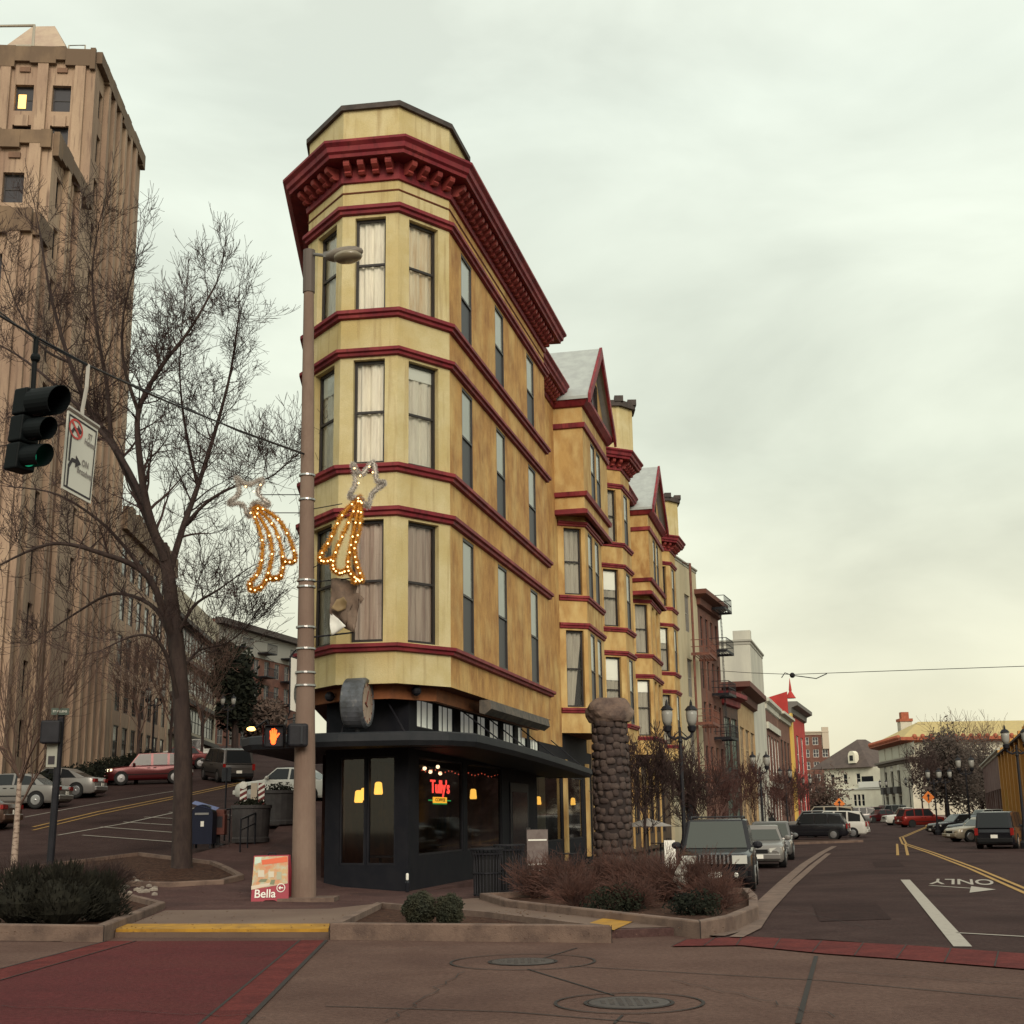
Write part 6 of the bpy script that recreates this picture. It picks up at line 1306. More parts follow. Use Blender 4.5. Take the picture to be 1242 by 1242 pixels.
# ================================================================== SPAN WIRE, SIGNAL, SIGN
Ysig = 17.0
wA, wB = at(-60, 352, 14.2), at(371, 551, PYp); 
sw = MB(); w1 = at(44, 409, Ysig); w2 = at(107, 443, 18.2); pts = [wA, at(0, 383, 15.8), w1, w2, at(200, 486, 22), at(290, 522, 26), wB]
sw.tube(pts, .018, 6); sw.tube([p+Vector((0, 0, .05*math.sin(i*2))) for i, p in enumerate(pts)], .010, 5); tag(sw.build('span_wire', M_BLK), 'black span wire running from upper left to the street light pole carrying the traffic signal', 'cable')
w3 = MB(); w3.tube([at(371, 575, PYp), at(280, 590, 34), at(240, 560, 38)], .008, 4); w3.tube([at(372, 556, PYp), at(320, 530, 30)], .01, 4)
w3 = MB(); w3.tube([at(1300, 806, 60), at(1100, 813, 62), at(960, 818, 66), at(908, 816, 72), at(850, 812, 95)], .02, 4); tag(w3.build('overhead_wire', M_BLK), 'thin overhead wire crossing the side street above the cars', 'cable')
w4 = MB(); w4.tube([at(948, 822, 66), at(952, 816, 66), at(960, 819, 66), at(975, 821, 66), at(990, 823, 66), at(1003, 817, 66)], .025, 5); w4.ball(tuple(at(961, 819, 66)), .14, 8, 5); tag(w4.build('dangling_cable', M_BLK), 'loose cable end and fitting dangling from the overhead wire', 'cable')
ts = thing('traffic_signal', 'dark three section traffic signal with deep visors hanging from the span wire', 'traffic signal', tuple(w1))
fd = Vector((.90, -.44, 0)).normalized(); tilt = Vector((-.10, 0, 1)).normalized()
def S3(px, py): return at(px, py, Ysig)
M_SIG = mat('signal_green_black', (.004, .006, .007), .6, spec=.12)
side_ = fd.cross(Z).normalized()
axis = (S3(45, 473)-S3(31, 570)).normalized()
mb = MB(); mb.tube([w1, S3(42, 440), S3(40, 474)], .035, 8); mb.ball(tuple(S3(43, 434)), .07, 8, 6); mb.build('hanger', M_SIG, ts)
hc = S3(33, 522)+fd*-.05; hgt = (S3(45, 473)-S3(31, 572)).length
Rm = Matrix((fd, side_, axis)).transposed(); mb = MB()
for k in (-1, 0, 1): mb.box(hc+axis*k*hgt/3, (.24, .34, hgt/3-.012), Rm)
mb.build('housing', M_SIG, ts, bevel=.03)
for k, r in ((1, .20), (0, .155), (-1, .155)):
    c = hc+axis*k*hgt/3*.98+fd*.12; mb = MB(); n = 20; ln = .50 if k == 1 else .36; vs = []
    for i in range(n+1):
        a = -math.pi*.38+i*(math.pi*1.76)/n; v = side_*math.cos(a)*r+axis*math.sin(a)*r; l2 = ln*(.88+.12*math.sin(a)); vs += [c+v, c+v*.97+fd*l2-Vector((0, 0, .02)), c+v*.92+fd*l2-Vector((0, 0, .02)), c+v*.93]
    mb.add(vs, [(4*i+j, 4*i+4+j, 4*i+4+(j+1) % 4, 4*i+(j+1) % 4) for i in range(n) for j in range(4)]); vo = mb.build('visor', M_SIG, ts)
    mb = MB(); mb.add([c+fd*.02+(side_*math.cos(2*math.pi*i/18)+axis*math.sin(2*math.pi*i/18))*r*.92 for i in range(18)], [tuple(range(18))]); mb.build('lens', mat('green_lens_on', (.02, .25, .12), .2, emit=(.02, .5, .25), estr=.35) if k == -1 else mat('dark_lens', (.02, .01, .01), .2), ts)
# hanging turn sign
sg_ = thing('turn_sign', 'white hanging lane sign with a crossed out right arrow above a permitted right arrow', 'sign', tuple(w2))
a0, a1, b1, b0_ = at(83, 497, 17.6), at(119, 521, 18.3), at(110, 611, 18.3), at(75, 592, 17.6)
xd = (a1-a0); zd = (a0-b0_); nr = xd.cross(zd).normalized(); nr = nr if nr.y < 0 else -nr
def sp(x, y, q=.012): return a0*(1-x)*(1-y)+a1*x*(1-y)+b1*x*y+b0_*(1-x)*y+nr*q
def spoly(mb, pts, q=.012): p = [sp(x, y, q) for x, y in pts]; mb.add(p, [tuple(range(len(p)))])
mb = MB(); p = [sp(0, 0, 0), sp(1, 0, 0), sp(1, 1, 0), sp(0, 1, 0)]; mb.add(p+[v-nr*.02 for v in p], [(0, 1, 2, 3), (7, 6, 5, 4), (0, 4, 5, 1), (1, 5, 6, 2), (2, 6, 7, 3), (3, 7, 4, 0)]); mb.build('plate', mat('sign_white', (.56, .56, .50), .6), sg_)
mb = MB(); 
for e0, e1 in ((.035, .06),):
    o_ = [(e0, e0), (1-e0, e0), (1-e0, 1-e0), (e0, 1-e0)]; i_ = [(e1+.01, e1), (1-e1-.01, e1), (1-e1-.01, 1-e1), (e1+.01, 1-e1)]
    for k in range(4): spoly(mb, [o_[k], o_[(k+1) % 4], i_[(k+1) % 4], i_[k]], .004)
M_INK = mat('black_ink', (.03, .025, .03), .7); mb.build('border', M_INK, sg_)
mb = MB(); spoly(mb, [(.10, .60), (.17, .60), (.17, .28), (.24, .20), (.36, .20), (.36, .24), (.26, .245), (.17, .32)], .004) if False else None
spoly(mb2 := MB(), [(.12, .62), (.17, .62), (.18, .27), (.24, .205), (.35, .20), (.35, .155), (.22, .16), (.13, .24)], .005); spoly(mb2, [(.34, .11), (.50, .18), (.34, .25)], .005)
spoly(mb2, [(.12, .95), (.17, .95), (.18, .70), (.26, .61), (.37, .60), (.37, .555), (.23, .56), (.12, .67)], .005); spoly(mb2, [(.36, .50), (.54, .58), (.36, .66)], .005); mb2.build('arrows', M_INK, sg_)
mb = MB(); ring_o = [(.28+.23*math.cos(2*math.pi*i/28), .18+.125*math.sin(2*math.pi*i/28)) for i in range(28)]; ring_i = [(.28+.185*math.cos(2*math.pi*i/28), .18+.10*math.sin(2*math.pi*i/28)) for i in range(28)]
for i in range(28): spoly(mb, [ring_o[i], ring_o[(i+1) % 28], ring_i[(i+1) % 28], ring_i[i]], .008)
spoly(mb, [(.10, .11), (.15, .09), (.46, .25), (.42, .275)], .008); mb.build('prohibition_ring', mat('sign_red', (.45, .05, .04), .6), sg_)
xdn = xd.normalized(); upd = zd.normalized(); n_ = xdn.cross(upd).normalized()
def lettering(txt, x, y, size, m=M_INK):
    T = Matrix((xdn, upd, n_)).transposed().to_4x4(); T.translation = sp(x, y, .008); text_mesh('lettering', txt, size, m, sg_, T, ext=.001, sx=.8)
M_INK2 = mat('grey_ink', (.2, .18, .17), .7)
lettering('ST', .76, .17, .12, M_INK2); lettering('Helens', .77, .26, .12, M_INK2); lettering('ON', .68, .55, .13, M_INK2); lettering('Broadway', .70, .67, .12, M_INK2)
mb = MB(); m0 = sp(.45, 0, 0); mb.tube([w2, at(105, 470, 18.0), at(100, 497, 17.95), m0], .03, 6); mb.box((sp(.0, -.015, 0)+sp(1, -.015, 0))/2-Vector((0, 0, -.02)), (.02, .02, .02)); mb.tube([sp(-.05, -.03, 0), sp(1.0, -.03, 0)], .035, 6); mb.build('hanger', mat('hanger_grey', (.32, .30, .27), .5), sg_)

# ================================================================== CORNER FURNITURE
# A-frame board
ab_ = thing('pavement_sign', 'red and white folding pavement sign reading Bella beside the pole base', 'sign', tuple(G(328, 1096, .12)))
Yb = G(328, 1095, .12).y
def bp2(x, y): return at(306+(350-306)*x+(-2 if y > .5 else 2)*(1-x), 1038+(1097-1038)*y+(-1)*(x), Yb+ .22-.22*y)
def bpoly(nm, pts, m, q=.0, sol=.02):
    p = [bp2(x, y)-Vector((0, q, 0)) for x, y in pts]; n = len(p); b = MB(); b.add(p+[v+Vector((0, sol, 0)) for v in p], [tuple(range(n)), tuple(range(2*n-1, n-1, -1))]+[(i, i+n, (i+1) % n+n, (i+1) % n) for i in range(n)]); return b.build(nm, m, ab_)
brd = bpoly('board', [(0, 0), (1, 0), (1, 1), (.80, .99), (.62, .92), (.38, .92), (.2, .99), (0, 1)], mat('board_crimson', (.30, .035, .055), .6))
bpoly('picture_panel', [(.02, .02), (.98, .02), (.98, .58), (.02, .70)], mat('board_photo', (.50, .33, .17), .6, (.42, .45, .33), 9, lo=.45, hi=.55, col3=(.55, .2, .1), scale3=5), .004, .004)
bpoly('sky_patch', [(.03, .03), (.22, .03), (.2, .14), (.03, .17)], mat('board_sky', (.5, .62, .52), .6), .008, .003)
bpoly('header_strip', [(.22, .09), (.97, .03), (.97, .14), (.24, .19)], mat('board_orange', (.62, .12, .05), .6), .008, .003)
bpoly('pale_strip', [(.02, .62), (.60, .55), (.60, .60), (.02, .70)], mat('board_cream', (.6, .5, .4), .6), .008, .003)
for x, y, w_, h_ in ((.12, .3, .18, .14), (.42, .33, .16, .12), (.66, .34, .14, .16), (.5, .5, .12, .1), (.2, .48, .2, .06)): bpoly('picture_detail', [(x, y), (x+w_, y), (x+w_, y+h_), (x, y+h_)], mat('board_detail_%d' % (int(x*10) % 3), [(.36, .36, .26), (.55, .5, .4), (.18, .2, .12)][int(x*10) % 3], .6), .010, .002)
T = frame(bp2(.38, .79)-Vector((0, .016, 0)), bp2(1, .5)-bp2(0, .5), bp2(.5, 0)-bp2(.5, 1)); text_mesh('lettering', 'Bella', .25, M_WHITE, ab_, T, ext=.002)
T2 = frame(bp2(.80, .67)-Vector((0, .016, 0)), bp2(1, .5)-bp2(0, .5), bp2(.5, 0)-bp2(.5, 1)); mb = MB(); n = 20
mb.add([(r*math.cos(2*math.pi*i/n), r*math.sin(2*math.pi*i/n), 0) for r in (.095, .08) for i in range(n)], [(i, (i+1) % n, n+(i+1) % n, n+i) for i in range(n)]); mb.add([(-.055, 0, .001), (-.01, .045, .001), (-.01, .012, .001), (.05, .012, .001), (.05, -.012, .001), (-.01, -.012, .001), (-.01, -.045, .001)], [(0, 1, 2, 3, 4, 5, 6)])
mb.build('arrow_roundel', M_WHITE, ab_, T=T2)
bk_ = [Vector((v.x+.0, Yb+.75-.30*(1-k), v.z)) for v, k in ((bp2(0, 0), 0), (bp2(1, 0), 0), (bp2(1, 1), 1), (bp2(0, 1), 1))]; mb = MB(); mb.add(bk_+[v+Vector((0, .02, 0)) for v in bk_], [(0, 1, 2, 3), (7, 6, 5, 4), (0, 4, 5, 1), (1, 5, 6, 2), (2, 6, 7, 3), (3, 7, 4, 0)]); mb.build('rear_board', MATS['board_crimson'], ab_)
mb = MB(); h0 = bp2(.5, 0); mb.tube([h0+Vector((-.09, .1, 0)), h0+Vector((-.06, .1, .05)), h0+Vector((.06, .1, .05)), h0+Vector((.09, .1, 0))], .018, 6); mb.build('handle', M_BLK, ab_)
# round planters up the hill pavement
def planter(px, py, w_, h_, lab, Y):
    c = at(px, py, Y); z = hh(c.x, Y)+.12; t = thing('round_planter', lab, 'planter', (c.x, Y, z), 0, 'dark planters on the hill pavement')
    b = MB(); r = w_/2; b.lathe([(r*.93, 0), (r*.95, .12), (r*.90, .16), (r*.98, h_-.12), (r*1.04, h_-.1), (r*1.04, h_), (r*.9, h_), (r*.88, h_-.1)], n=24); b.build('pot', mat('planter_dark', (.045, .04, .042), .7, (.06, .055, .055), 4), t, world=False)
    b = MB(); b.lathe([(.02, h_-.06), (r*.9, h_-.08)][::-1], n=20); b.build('soil', M_SOIL, t, world=False)
    rnd = random.Random(int(px)); b = MB(); leaves(b, (0, 0, h_+.05), r*.8, 500, .05, rnd, (1, 1, .35), .3); b.build('foliage', M_EVG, t, world=False); return t
planter(304, 1016, 1.25, 1.15, 'nearer dark round planter behind the handrails', 43)
planter(338, 998, 1.7, 1.2, 'farther wide dark planter just left of the street light pole', 49)
c = at(304, 950, 43.2); zb_ = hh(c.x, 43.2)+.12+1.1
cb_ = thing('striped_board', 'red and white candy striped board standing in the nearer planter', 'decoration', (c.x, 43.2, zb_)); 
for k, (x, m_, w_) in enumerate(((-.22, 'w', .22), (.12, 'c', .20), (.36, 'w', .20))):
    mb = MB(); mb.box((x, 0, .35), (w_, .05, .75)); mb.build('post', mat('cream_board', (.45, .38, .3), .7) if m_ == 'c' else mat('stripe_red', (.16, .03, .03), .7), cb_, world=False)
    if m_ == 'w':
        mb = MB()
        for j in range(4): z_ = .02+j*.18; sg = 1 if k else 1; mb.add([(x-w_/2, -.028, z_), (x+w_/2, -.028, z_+.12), (x+w_/2, -.028, z_+.20), (x-w_/2, -.028, z_+.08)], [(0, 1, 2, 3)])
        mb.build('stripe', M_WHITE, cb_, world=False)
mb = MB(); mb.lathe([(.02, 0), (.12, .02), (.12, .05), (.02, .06)], (-.22, -.05, .66), 14, Matrix.Rotation(math.pi/2, 3, 'X')); mb.build('roundel', M_WHITE, cb_, world=False)
# handrails
def rail(lab, pts, hgt, group='black handrails on the hill pavement'):
    base = [G(x, y, .12) for x, y in pts]; t = thing('handrail', lab, 'handrail', tuple(base[0]), 0, group); b = MB()
    top = [p+Z*hgt for p in base]; b.tube(top, .028, 6); b.tube([p-Z*.32 for p in top], .018, 6); b.build('top_rail', M_BLK, t)
    for p in base: b = MB(); b.tube([p-Z*.05, p+Z*hgt], .026, 6); b.build('post', M_BLK, t)
rail('long low black handrail between the mailbox and the nearer planter', [(233, 1027), (278, 1020)], 1.0)
rail('short three post black handrail on the ramp in front of the nearer planter', [(291, 1034), (300, 1029), (309, 1024)], .95)
p = G(272, 1020, .12); mb = MB(); mb.tube([p, p+Z*2.3], .03, 6); mb.build('post', M_BLK, tt := thing('parking_sign_post', 'thin grey sign post rising between the handrail and the planter', 'sign post', tuple(p))); mb = MB(); mb.box(p+Z*2.1, (.3, .02, .45)); mb.build('sign_plate', M_CANO, tt)
# mailbox and newspaper box
c = at(248, 980, 41.5); z = hh(c.x, 41.5)+.12; t = thing('mailbox', 'dark blue street mailbox with rounded top beside the large tree', 'mailbox', (c.x, 41.5, z)); mb = MB(); pr = [(-.33, .12), (-.33, 1.0)]+[(-.33*math.cos(a), 1.0+.30*math.sin(a)) for a in [math.pi*i/10 for i in range(1, 10)]]+[(.33, 1.0), (.33, .12)]
n = len(pr); mb.add([(x, -.3, zz) for x, zz in pr]+[(x, .3, zz) for x, zz in pr], [tuple(range(n)), tuple(range(2*n-1, n-1, -1))]+[(i, i+n, (i+1) % n+n, (i+1) % n) for i in range(n)]); mb.build('body', mat('mail_blue', (.010, .013, .030), .5, spec=.2), t, world=False)
for sx in (-.27, .27):
    for sy in (-.24, .24): mb = MB(); mb.box((sx, sy, .06), (.06, .06, .14)); mb.build('leg', M_BLK, t, world=False)
mb = MB(); mb.box((0, -.31, 1.02), (.42, .03, .06)); mb.build('pull_handle', M_STEEL, t, world=False); mb = MB(); mb.box((.02, -.305, .72), (.1, .01, .16)); mb.build('notice', M_WHITE, t, world=False)
T_ = Matrix.Translation((c.x, 41.5, z)); mb = MB(); mb.add([(-.34, -.32, 1.33), (.42, -.32, 1.12), (.42, .2, 1.20), (-.34, .2, 1.42)], [(0, 1, 2, 3)]); mb.build('blue_flap', mat('tarp_blue', (.10, .13, .33), .5), t, world=False)
c = at(266, 980, 42.3); z = hh(c.x, 42.3)+.12; t = thing('newspaper_box', 'small brick red newspaper box between mailbox and planter', 'newspaper box', (c.x, 42.3, z)); mb = MB(); mb.box((0, 0, .62), (.45, .42, .62)); mb.box((0, 0, 1.0), (.40, .36, .16)); mb.build('body', mat('box_red', (.12, .035, .025), .6), t, world=False, bevel=.02); mb = MB(); mb.box((0, 0, .16), (.1, .1, .34)); mb.box((0, 0, .015), (.4, .4, .03)); mb.build('stand', M_BLK, t, world=False); mb = MB(); mb.box((0, -.215, .7), (.32, .01, .34)); mb.build('window', M_MIDGL, t, world=False)
# street-name post with signals, left
b_ = G(60, 1052, .1); Yp = min(b_.y, 33.0); b_ = at(60, 1052, Yp); b_.z = hh(b_.x, Yp)
sp_ = thing('street_sign_post', 'leaning black signal post with street name blade at far left', 'sign post', tuple(b_)); tp = at(75, 862, Yp)
mb = MB(); mb.tube([b_, b_.lerp(tp, .12), b_.lerp(tp, .13), tp], [.15, .13, .09, .085], 12); mb.build('post', M_BLK, sp_)
c = at(62, 888, Yp-.2); mb = MB(); mb.box(c, (.46, .34, .56), Matrix.Rotation(.15, 3, 'Z')); mb.build('signal_housing', M_BLK, sp_, bevel=.04)
c = at(73, 863, Yp-.12); mb = MB(); mb.box(c, (.42, .03, .17), Matrix.Rotation(.35, 3, 'Z') @ Matrix.Rotation(-.0, 3, 'Y')); nb_ = mb.build('street_name_blade', mat('blade_green', (.04, .06, .045), .5), sp_); T = frame(c+Vector((.0, -.02, 0)), (math.cos(.35), math.sin(.35), 0), (0, 0, 1)); text_mesh('lettering', 'ST HELENS', .07, MATS['sign_white'], sp_, T @ Matrix.Translation((0, 0, .008)), ext=.001)
c = at(63, 915, Yp-.1); mb = MB(); mb.box(c, (.26, .02, .62)); mb.build('small_sign', mat('sign_dull', (.30, .30, .26), .7), sp_); mb = MB(); mb.box(c+Vector((0, -.015, -.14)), (.16, .01, .2)); mb.build('sign_symbol', M_INK, sp_)
# twin-globe lamp posts
M_GLOBE = mat('lamp_globe', (.28, .28, .26), .3)
def lamp_geo(t):
    b = MB(); b.lathe([(.24, 0), (.24, .25), (.17, .35), (.13, .8), (.09, .9), (.07, 1.1), (.055, 3.9), (.09, 3.95), (.05, 4.05), (.04, 4.4)], n=12); b.build('post', M_BLK, t, world=False)
    b = MB(); b.tube([(-.42, 0, 4.25), (-.38, 0, 4.12), (-.2, 0, 4.02), (0, 0, 4.1), (.2, 0, 4.02), (.38, 0, 4.12), (.42, 0, 4.25)], .045, 7); b.tube([(-.28, 0, 4.05), (0, 0, 4.3), (.28, 0, 4.05)], .02, 5); b.build('arms', M_BLK, t, world=False)
    for sx in (-.42, .42):
        b = MB(); b.lathe([(.05, 4.22), (.12, 4.28), (.15, 4.42), (.12, 4.45)], (sx, 0, 0), 12); lo_ = b.build('lamp_holder', M_BLK, t, world=False)
        b = MB(); b.lathe([(.11, 4.45), (.16, 4.60), (.18, 4.8), (.17, 4.95)], (sx, 0, 0), 14); b.build('globe', M_GLOBE, lo_, world=False, smooth=True)
        b = MB(); b.lathe([(.22, 4.95), (.12, 5.07), (.05, 5.1), (.04, 5.2), (.005, 5.3)], (sx, 0, 0), 12); b.build('cap', M_BLK, lo_, world=False)
L0 = None
for px, Y, lab, sc_, rz_ in ((829, 45.5, 'nearest twin globe lamp post in front of the last yellow bay', 1.06, .25), (925, 76, 'second twin globe lamp post, at the far end of the silver sedan', .98, .2), (955, 108, 'third twin globe lamp post before the red painted building', 1., .2), (981, 150, 'fourth twin globe lamp post near the white house', 1., .2), (1176, 88, 'twin globe lamp post on the right beside the brick shop', 1.0, -.1), (1136, 100, 'twin globe lamp post left of the right hand pair, before the dense tree', .92, -.1), (1150, 108, 'twin globe lamp post close behind its left neighbour before the dense tree', .95, -.1), (1241, 62, 'twin globe lamp post cut by the right frame edge', 1.06, -.2), (1074, 190, 'distant twin globe lamp post below the civic building', 1., 0), (1106, 170, 'distant twin globe lamp post by the right orange sign', 1., 0), (181, 84, 'twin globe lamp post on the hill pavement in front of the stone wing', 1.06, .1), (272, 100, 'distant twin globe lamp post before the dark evergreen', .95, .1)):
    x = near(px, Y); 
    if L0 is None: L0 = thing('twin_lamp_post', lab, 'lamp post', (x, Y, hh(x, Y)+.12), rz_, 'twin globe lamp posts'); lamp_geo(L0); L0.scale = (sc_,)*3
    else: dup(L0, (x, Y, hh(x, Y)+.12), rz_, lab, scale=sc_)
# stone pillar with boulder
c = at(743, 1000, 38.5); t = thing('stone_pillar', 'round fieldstone pillar topped by a big boulder in front of the yellow building', 'pillar', (c.x, 38.5, .12))
def stone_mat():
    m = bpy.data.materials.new('fieldstone'); m.use_nodes = True; tt_ = m.node_tree; P_ = tt_.nodes['Principled BSDF']; P_.inputs['Roughness'].default_value = .85
    g = tt_.nodes.new('ShaderNodeTexCoord'); v = tt_.nodes.new('ShaderNodeTexVoronoi'); v.feature = 'DISTANCE_TO_EDGE'; v2 = tt_.nodes.new('ShaderNodeTexVoronoi'); mpp = tt_.nodes.new('ShaderNodeMapping'); mpp.inputs['Scale'].default_value = (1, 1, 1.25)
    for q in (v, v2): q.inputs['Scale'].default_value = 4.0; tt_.links.new(mpp.outputs[0], q.inputs['Vector'])
    tt_.links.new(g.outputs['Object'], mpp.inputs[0]); r = tt_.nodes.new('ShaderNodeMapRange'); r.inputs[1].default_value = .0; r.inputs[2].default_value = .13; tt_.links.new(v.outputs['Distance'], r.inputs[0])
    s_ = tt_.nodes.new('ShaderNodeSeparateColor'); tt_.links.new(v2.outputs['Color'], s_.inputs[0]); x = tt_.nodes.new('ShaderNodeMix'); x.data_type = 'RGBA'; x.inputs[6].default_value = (.05, .034, .031, 1); x.inputs[7].default_value = (.115, .082, .07, 1); tt_.links.new(s_.outputs[0], x.inputs[0])
    y = tt_.nodes.new('ShaderNodeMix'); y.data_type = 'RGBA'; y.inputs[6].default_value = (.030, .021, .020, 1); tt_.links.new(r.outputs[0], y.inputs[0]); tt_.links.new(x.outputs[2], y.inputs[7]); tt_.links.new(y.outputs[2], P_.inputs['Base Color'])
    b = tt_.nodes.new('ShaderNodeBump'); b.inputs['Distance'].default_value = .08; b.inputs['Strength'].default_value = .9; tt_.links.new(r.outputs[0], b.inputs['Height']); tt_.links.new(b.outputs[0], P_.inputs['Normal']); return m
rnd = random.Random(4); mb = MB(); prof = [(.52-.05*(k/24), k*4.35/24) for k in range(25)]; prof.append((.40, 4.42)); mb.lathe(prof, n=26); mb.mi = 1
from mathutils import noise as ns_
for row in range(20):
    zc = .12+row*.222; rr = .52-.05*zc/4.4; kk = rnd.randint(12, 14)
    for j in range(kk):
        a = 2*math.pi*(j+rnd.uniform(-.2, .2))/kk+row*.4; z_ = zc+rnd.uniform(-.05, .05); hwd = rnd.uniform(.09, .155); hz = rnd.uniform(.075, .125); b0 = len(mb.v); sd = rnd.uniform(0, 99)
        mb.mi = 1+rnd.randint(0, 2); mb.ball((0, 0, 0), 1, 9, 6); ca, sa = math.cos(a), math.sin(a)
        for q in range(b0, len(mb.v)):
            x, y, zz = mb.v[q]; d = 1+.28*ns_.noise(Vector((x*1.3+sd, y*1.3, zz*1.3))); s_ = lambda v_: math.copysign(abs(v_)**.7, v_)
            X_, Y_, Z_ = s_(x)*.055*d, s_(y)*hwd*d, s_(zz)*hz*d; mb.v[q] = ((rr+X_)*ca-Y_*sa, (rr+X_)*sa+Y_*ca, z_+Z_)
so = mb.build('shaft', [mat('mortar_dark', (.028, .020, .019), .95), mat('fieldstone_a', (.062, .042, .037), .9, (.04, .027, .025), 6, bump=.6, bscale=20), mat('fieldstone_b', (.082, .058, .050), .9, (.05, .035, .031), 6, bump=.6, bscale=20), mat('fieldstone_c', (.045, .032, .031), .9, (.07, .047, .039), 6, bump=.6, bscale=20)], t, world=False, smooth=True)
bm = bmesh.new(); bmesh.ops.create_icosphere(bm, subdivisions=4, radius=.62)
from mathutils import noise
for v in bm.verts:
    d = 1+.22*noise.noise(v.co*1.8)+.07*noise.noise(v.co*6); v.co = Vector((v.co.x*1.12*d+.08*v.co.z, v.co.y*1.0*d, max(-.30, min(.40, v.co.z*.80*d+.05*v.co.x))))
me = bpy.data.meshes.new('boulder'); bm.to_mesh(me); bm.free(); me.transform(Matrix.Translation((.02, 0, 4.68))); me.materials.append(mat('boulder_rock', (.15, .10, .078), .9, (.08, .055, .048), 2.5, bump=1., bscale=8, col3=(.20, .15, .12), scale3=1.5)); bo = bpy.data.objects.new('boulder', me); COL.objects.link(bo); bo.parent = t
# clock on the canopy
c = at(434, 853, 32.9); Rz_ = 0.95     # face turned to the right
t = thing('street_clock', 'fat round clock drum standing on the canopy edge, face turned right', 'clock', tuple(at(434, 893, 32.9)))
fd2 = Vector((math.cos(-.16), math.sin(-.16), 0)); T = frame(c, fd2.cross(Z)*-1, Z); # local z -> outward
T = Matrix((Z.cross(fd2), Z, fd2)).transposed().to_4x4(); T.translation = c
mb = MB(); mb.lathe([(.56, -.30), (.62, -.26), (.63, .20), (.58, .27), (.52, .27), (.52, .22)], n=30); dr = mb.build('drum', mat('clock_metal', (.10, .11, .13), .45, (.05, .055, .06), 3, col3=(.2, .2, .2), scale3=5, lo3=.6, hi3=.8), t, T=T, smooth=False)
mb = MB(); mb.add([(.53*math.cos(2*math.pi*i/30), .53*math.sin(2*math.pi*i/30), .235) for i in range(30)], [tuple(range(30))]); mb.build('face', mat('clock_face', (.42, .33, .26), .7, (.30, .23, .18), 4), t, T=T)
mb = MB(); mb.box((.0, .14, .25), (.03, .36, .01), Matrix.Rotation(-.5, 3, 'Z')); mb.box((-.1, -.05, .25), (.03, .26, .01), Matrix.Rotation(1.2, 3, 'Z'))
for k in range(12): a = k*math.pi/6; mb.box((.45*math.cos(a), .45*math.sin(a), .245), (.07, .02, .01), Matrix.Rotation(a, 3, 'Z'))
mb.build('hands_and_marks', mat('clock_red', (.16, .03, .02), .6), t, T=T)
mb = MB(); mb.tube([c-Z*.62, c-Z*1.05], .05, 8); mb.build('stem', M_BLK, t)
for k in range(5): 
    a0_ = 1.2+k*.22
    TT = T @ Matrix.Rotation(math.pi/2+.35-k*.17, 4, 'Z') @ Matrix.Translation((.632, 0, -.04)) @ Matrix.Rotation(math.pi/2, 4, 'Y') @ Matrix.Rotation(math.pi/2, 4, 'Z'); 
text_mesh('lettering', 'CLOCK', .1, M_WHITE, t, T) if False else None
# neon sign and lamps inside the shop
def in_shop(px, py, q): # point q metres behind the side glass at a pixel
    P = wframe(sA, sB); tt_ = tpx(px); base = P(tt_, 0, -.2); 
    d = ray(px, py); e = (sB-sA).normalized(); nrm2 = Vector((e.y, -e.x)); o2 = sA-nrm2*q; dd = Vector((d.x, d.y)); den_ = dd.dot(nrm2); k = o2.dot(nrm2)/den_; return Vector((d.x*k, d.y*k, EYE+d.z*k))
c = in_shop(534, 957, .16); e = (sB-sA).normalized(); T = frame(c, (e.x, e.y, 0), (0, 0, 1)); sz = abs(in_shop(534, 945, .16).z-in_shop(534, 968, .16).z)
ns = thing('neon_sign', 'glowing red and yellow neon coffee sign in the shop window', 'neon sign', tuple(c)); M_NR = mat('neon_red', (1, .1, .05), emit=(1, .07, .05), estr=1.8); M_NY = mat('neon_yellow', (1, .6, .05), emit=(1, .5, .04), estr=1.3); M_NG = mat('neon_green', (.05, .5, .15), emit=(.03, .4, .1), estr=.9)
wd_ = (in_shop(550, 957, .16)-in_shop(524, 957, .16)).length
text_mesh('lettering', "Tully's", .50, M_NR, ns, T @ Matrix.Translation((0, .04, 0)), ext=.012, sx=wd_/1.45)
mb = MB(); mb.box((0, -.30, -.01), (wd_*.62, .16, .02)); mb.build('yellow_panel', M_NY, ns, T=T); text_mesh('lettering', 'COFFEE', .12, M_ROOM, ns, T @ Matrix.Translation((0, -.30, .004)), ext=.003, sx=wd_*.55/.5)
mb = MB(); mb.box((-wd_*.42, -.31, -.01), (wd_*.16, .03, .02)); mb.box((wd_*.42, -.31, -.01), (wd_*.16, .03, .02)); mb.box((0, -.40, -.01), (wd_*.62, .025, .02)); mb.build('green_tubes', M_NG, ns, T=T)
M_LAMPS = mat('amber_lamp_glass', (1, .6, .15), emit=(1, .52, .08), estr=1.7)
def pend(px, py, q, lab, front=False):
    if front:
        e_ = (Vector(G1)-Vector(G0)).normalized(); nrm2 = Vector((e_.y, -e_.x)); o2 = Vector(G0)-nrm2*q; d = ray(px, py); k = o2.dot(nrm2)/Vector((d.x, d.y)).dot(nrm2); c = Vector((d.x*k, d.y*k, EYE+d.z*k))
    else: c = in_shop(px, py, q)
    t = thing('pendant_lamp', lab, 'lamp', tuple(c), 0, 'amber pendant lamps in the coffee shop'); b = MB(); b.lathe([(.05, .16), (.09, .13), (.115, -.12), (.10, -.16)], n=12); b.build('shade', M_LAMPS, t, world=False); b = MB(); b.tube([(0, 0, .15), (0, 0, max(.3, 3.55-c.z))], .012, 4); b.build('cord', M_BLK, t, world=False)
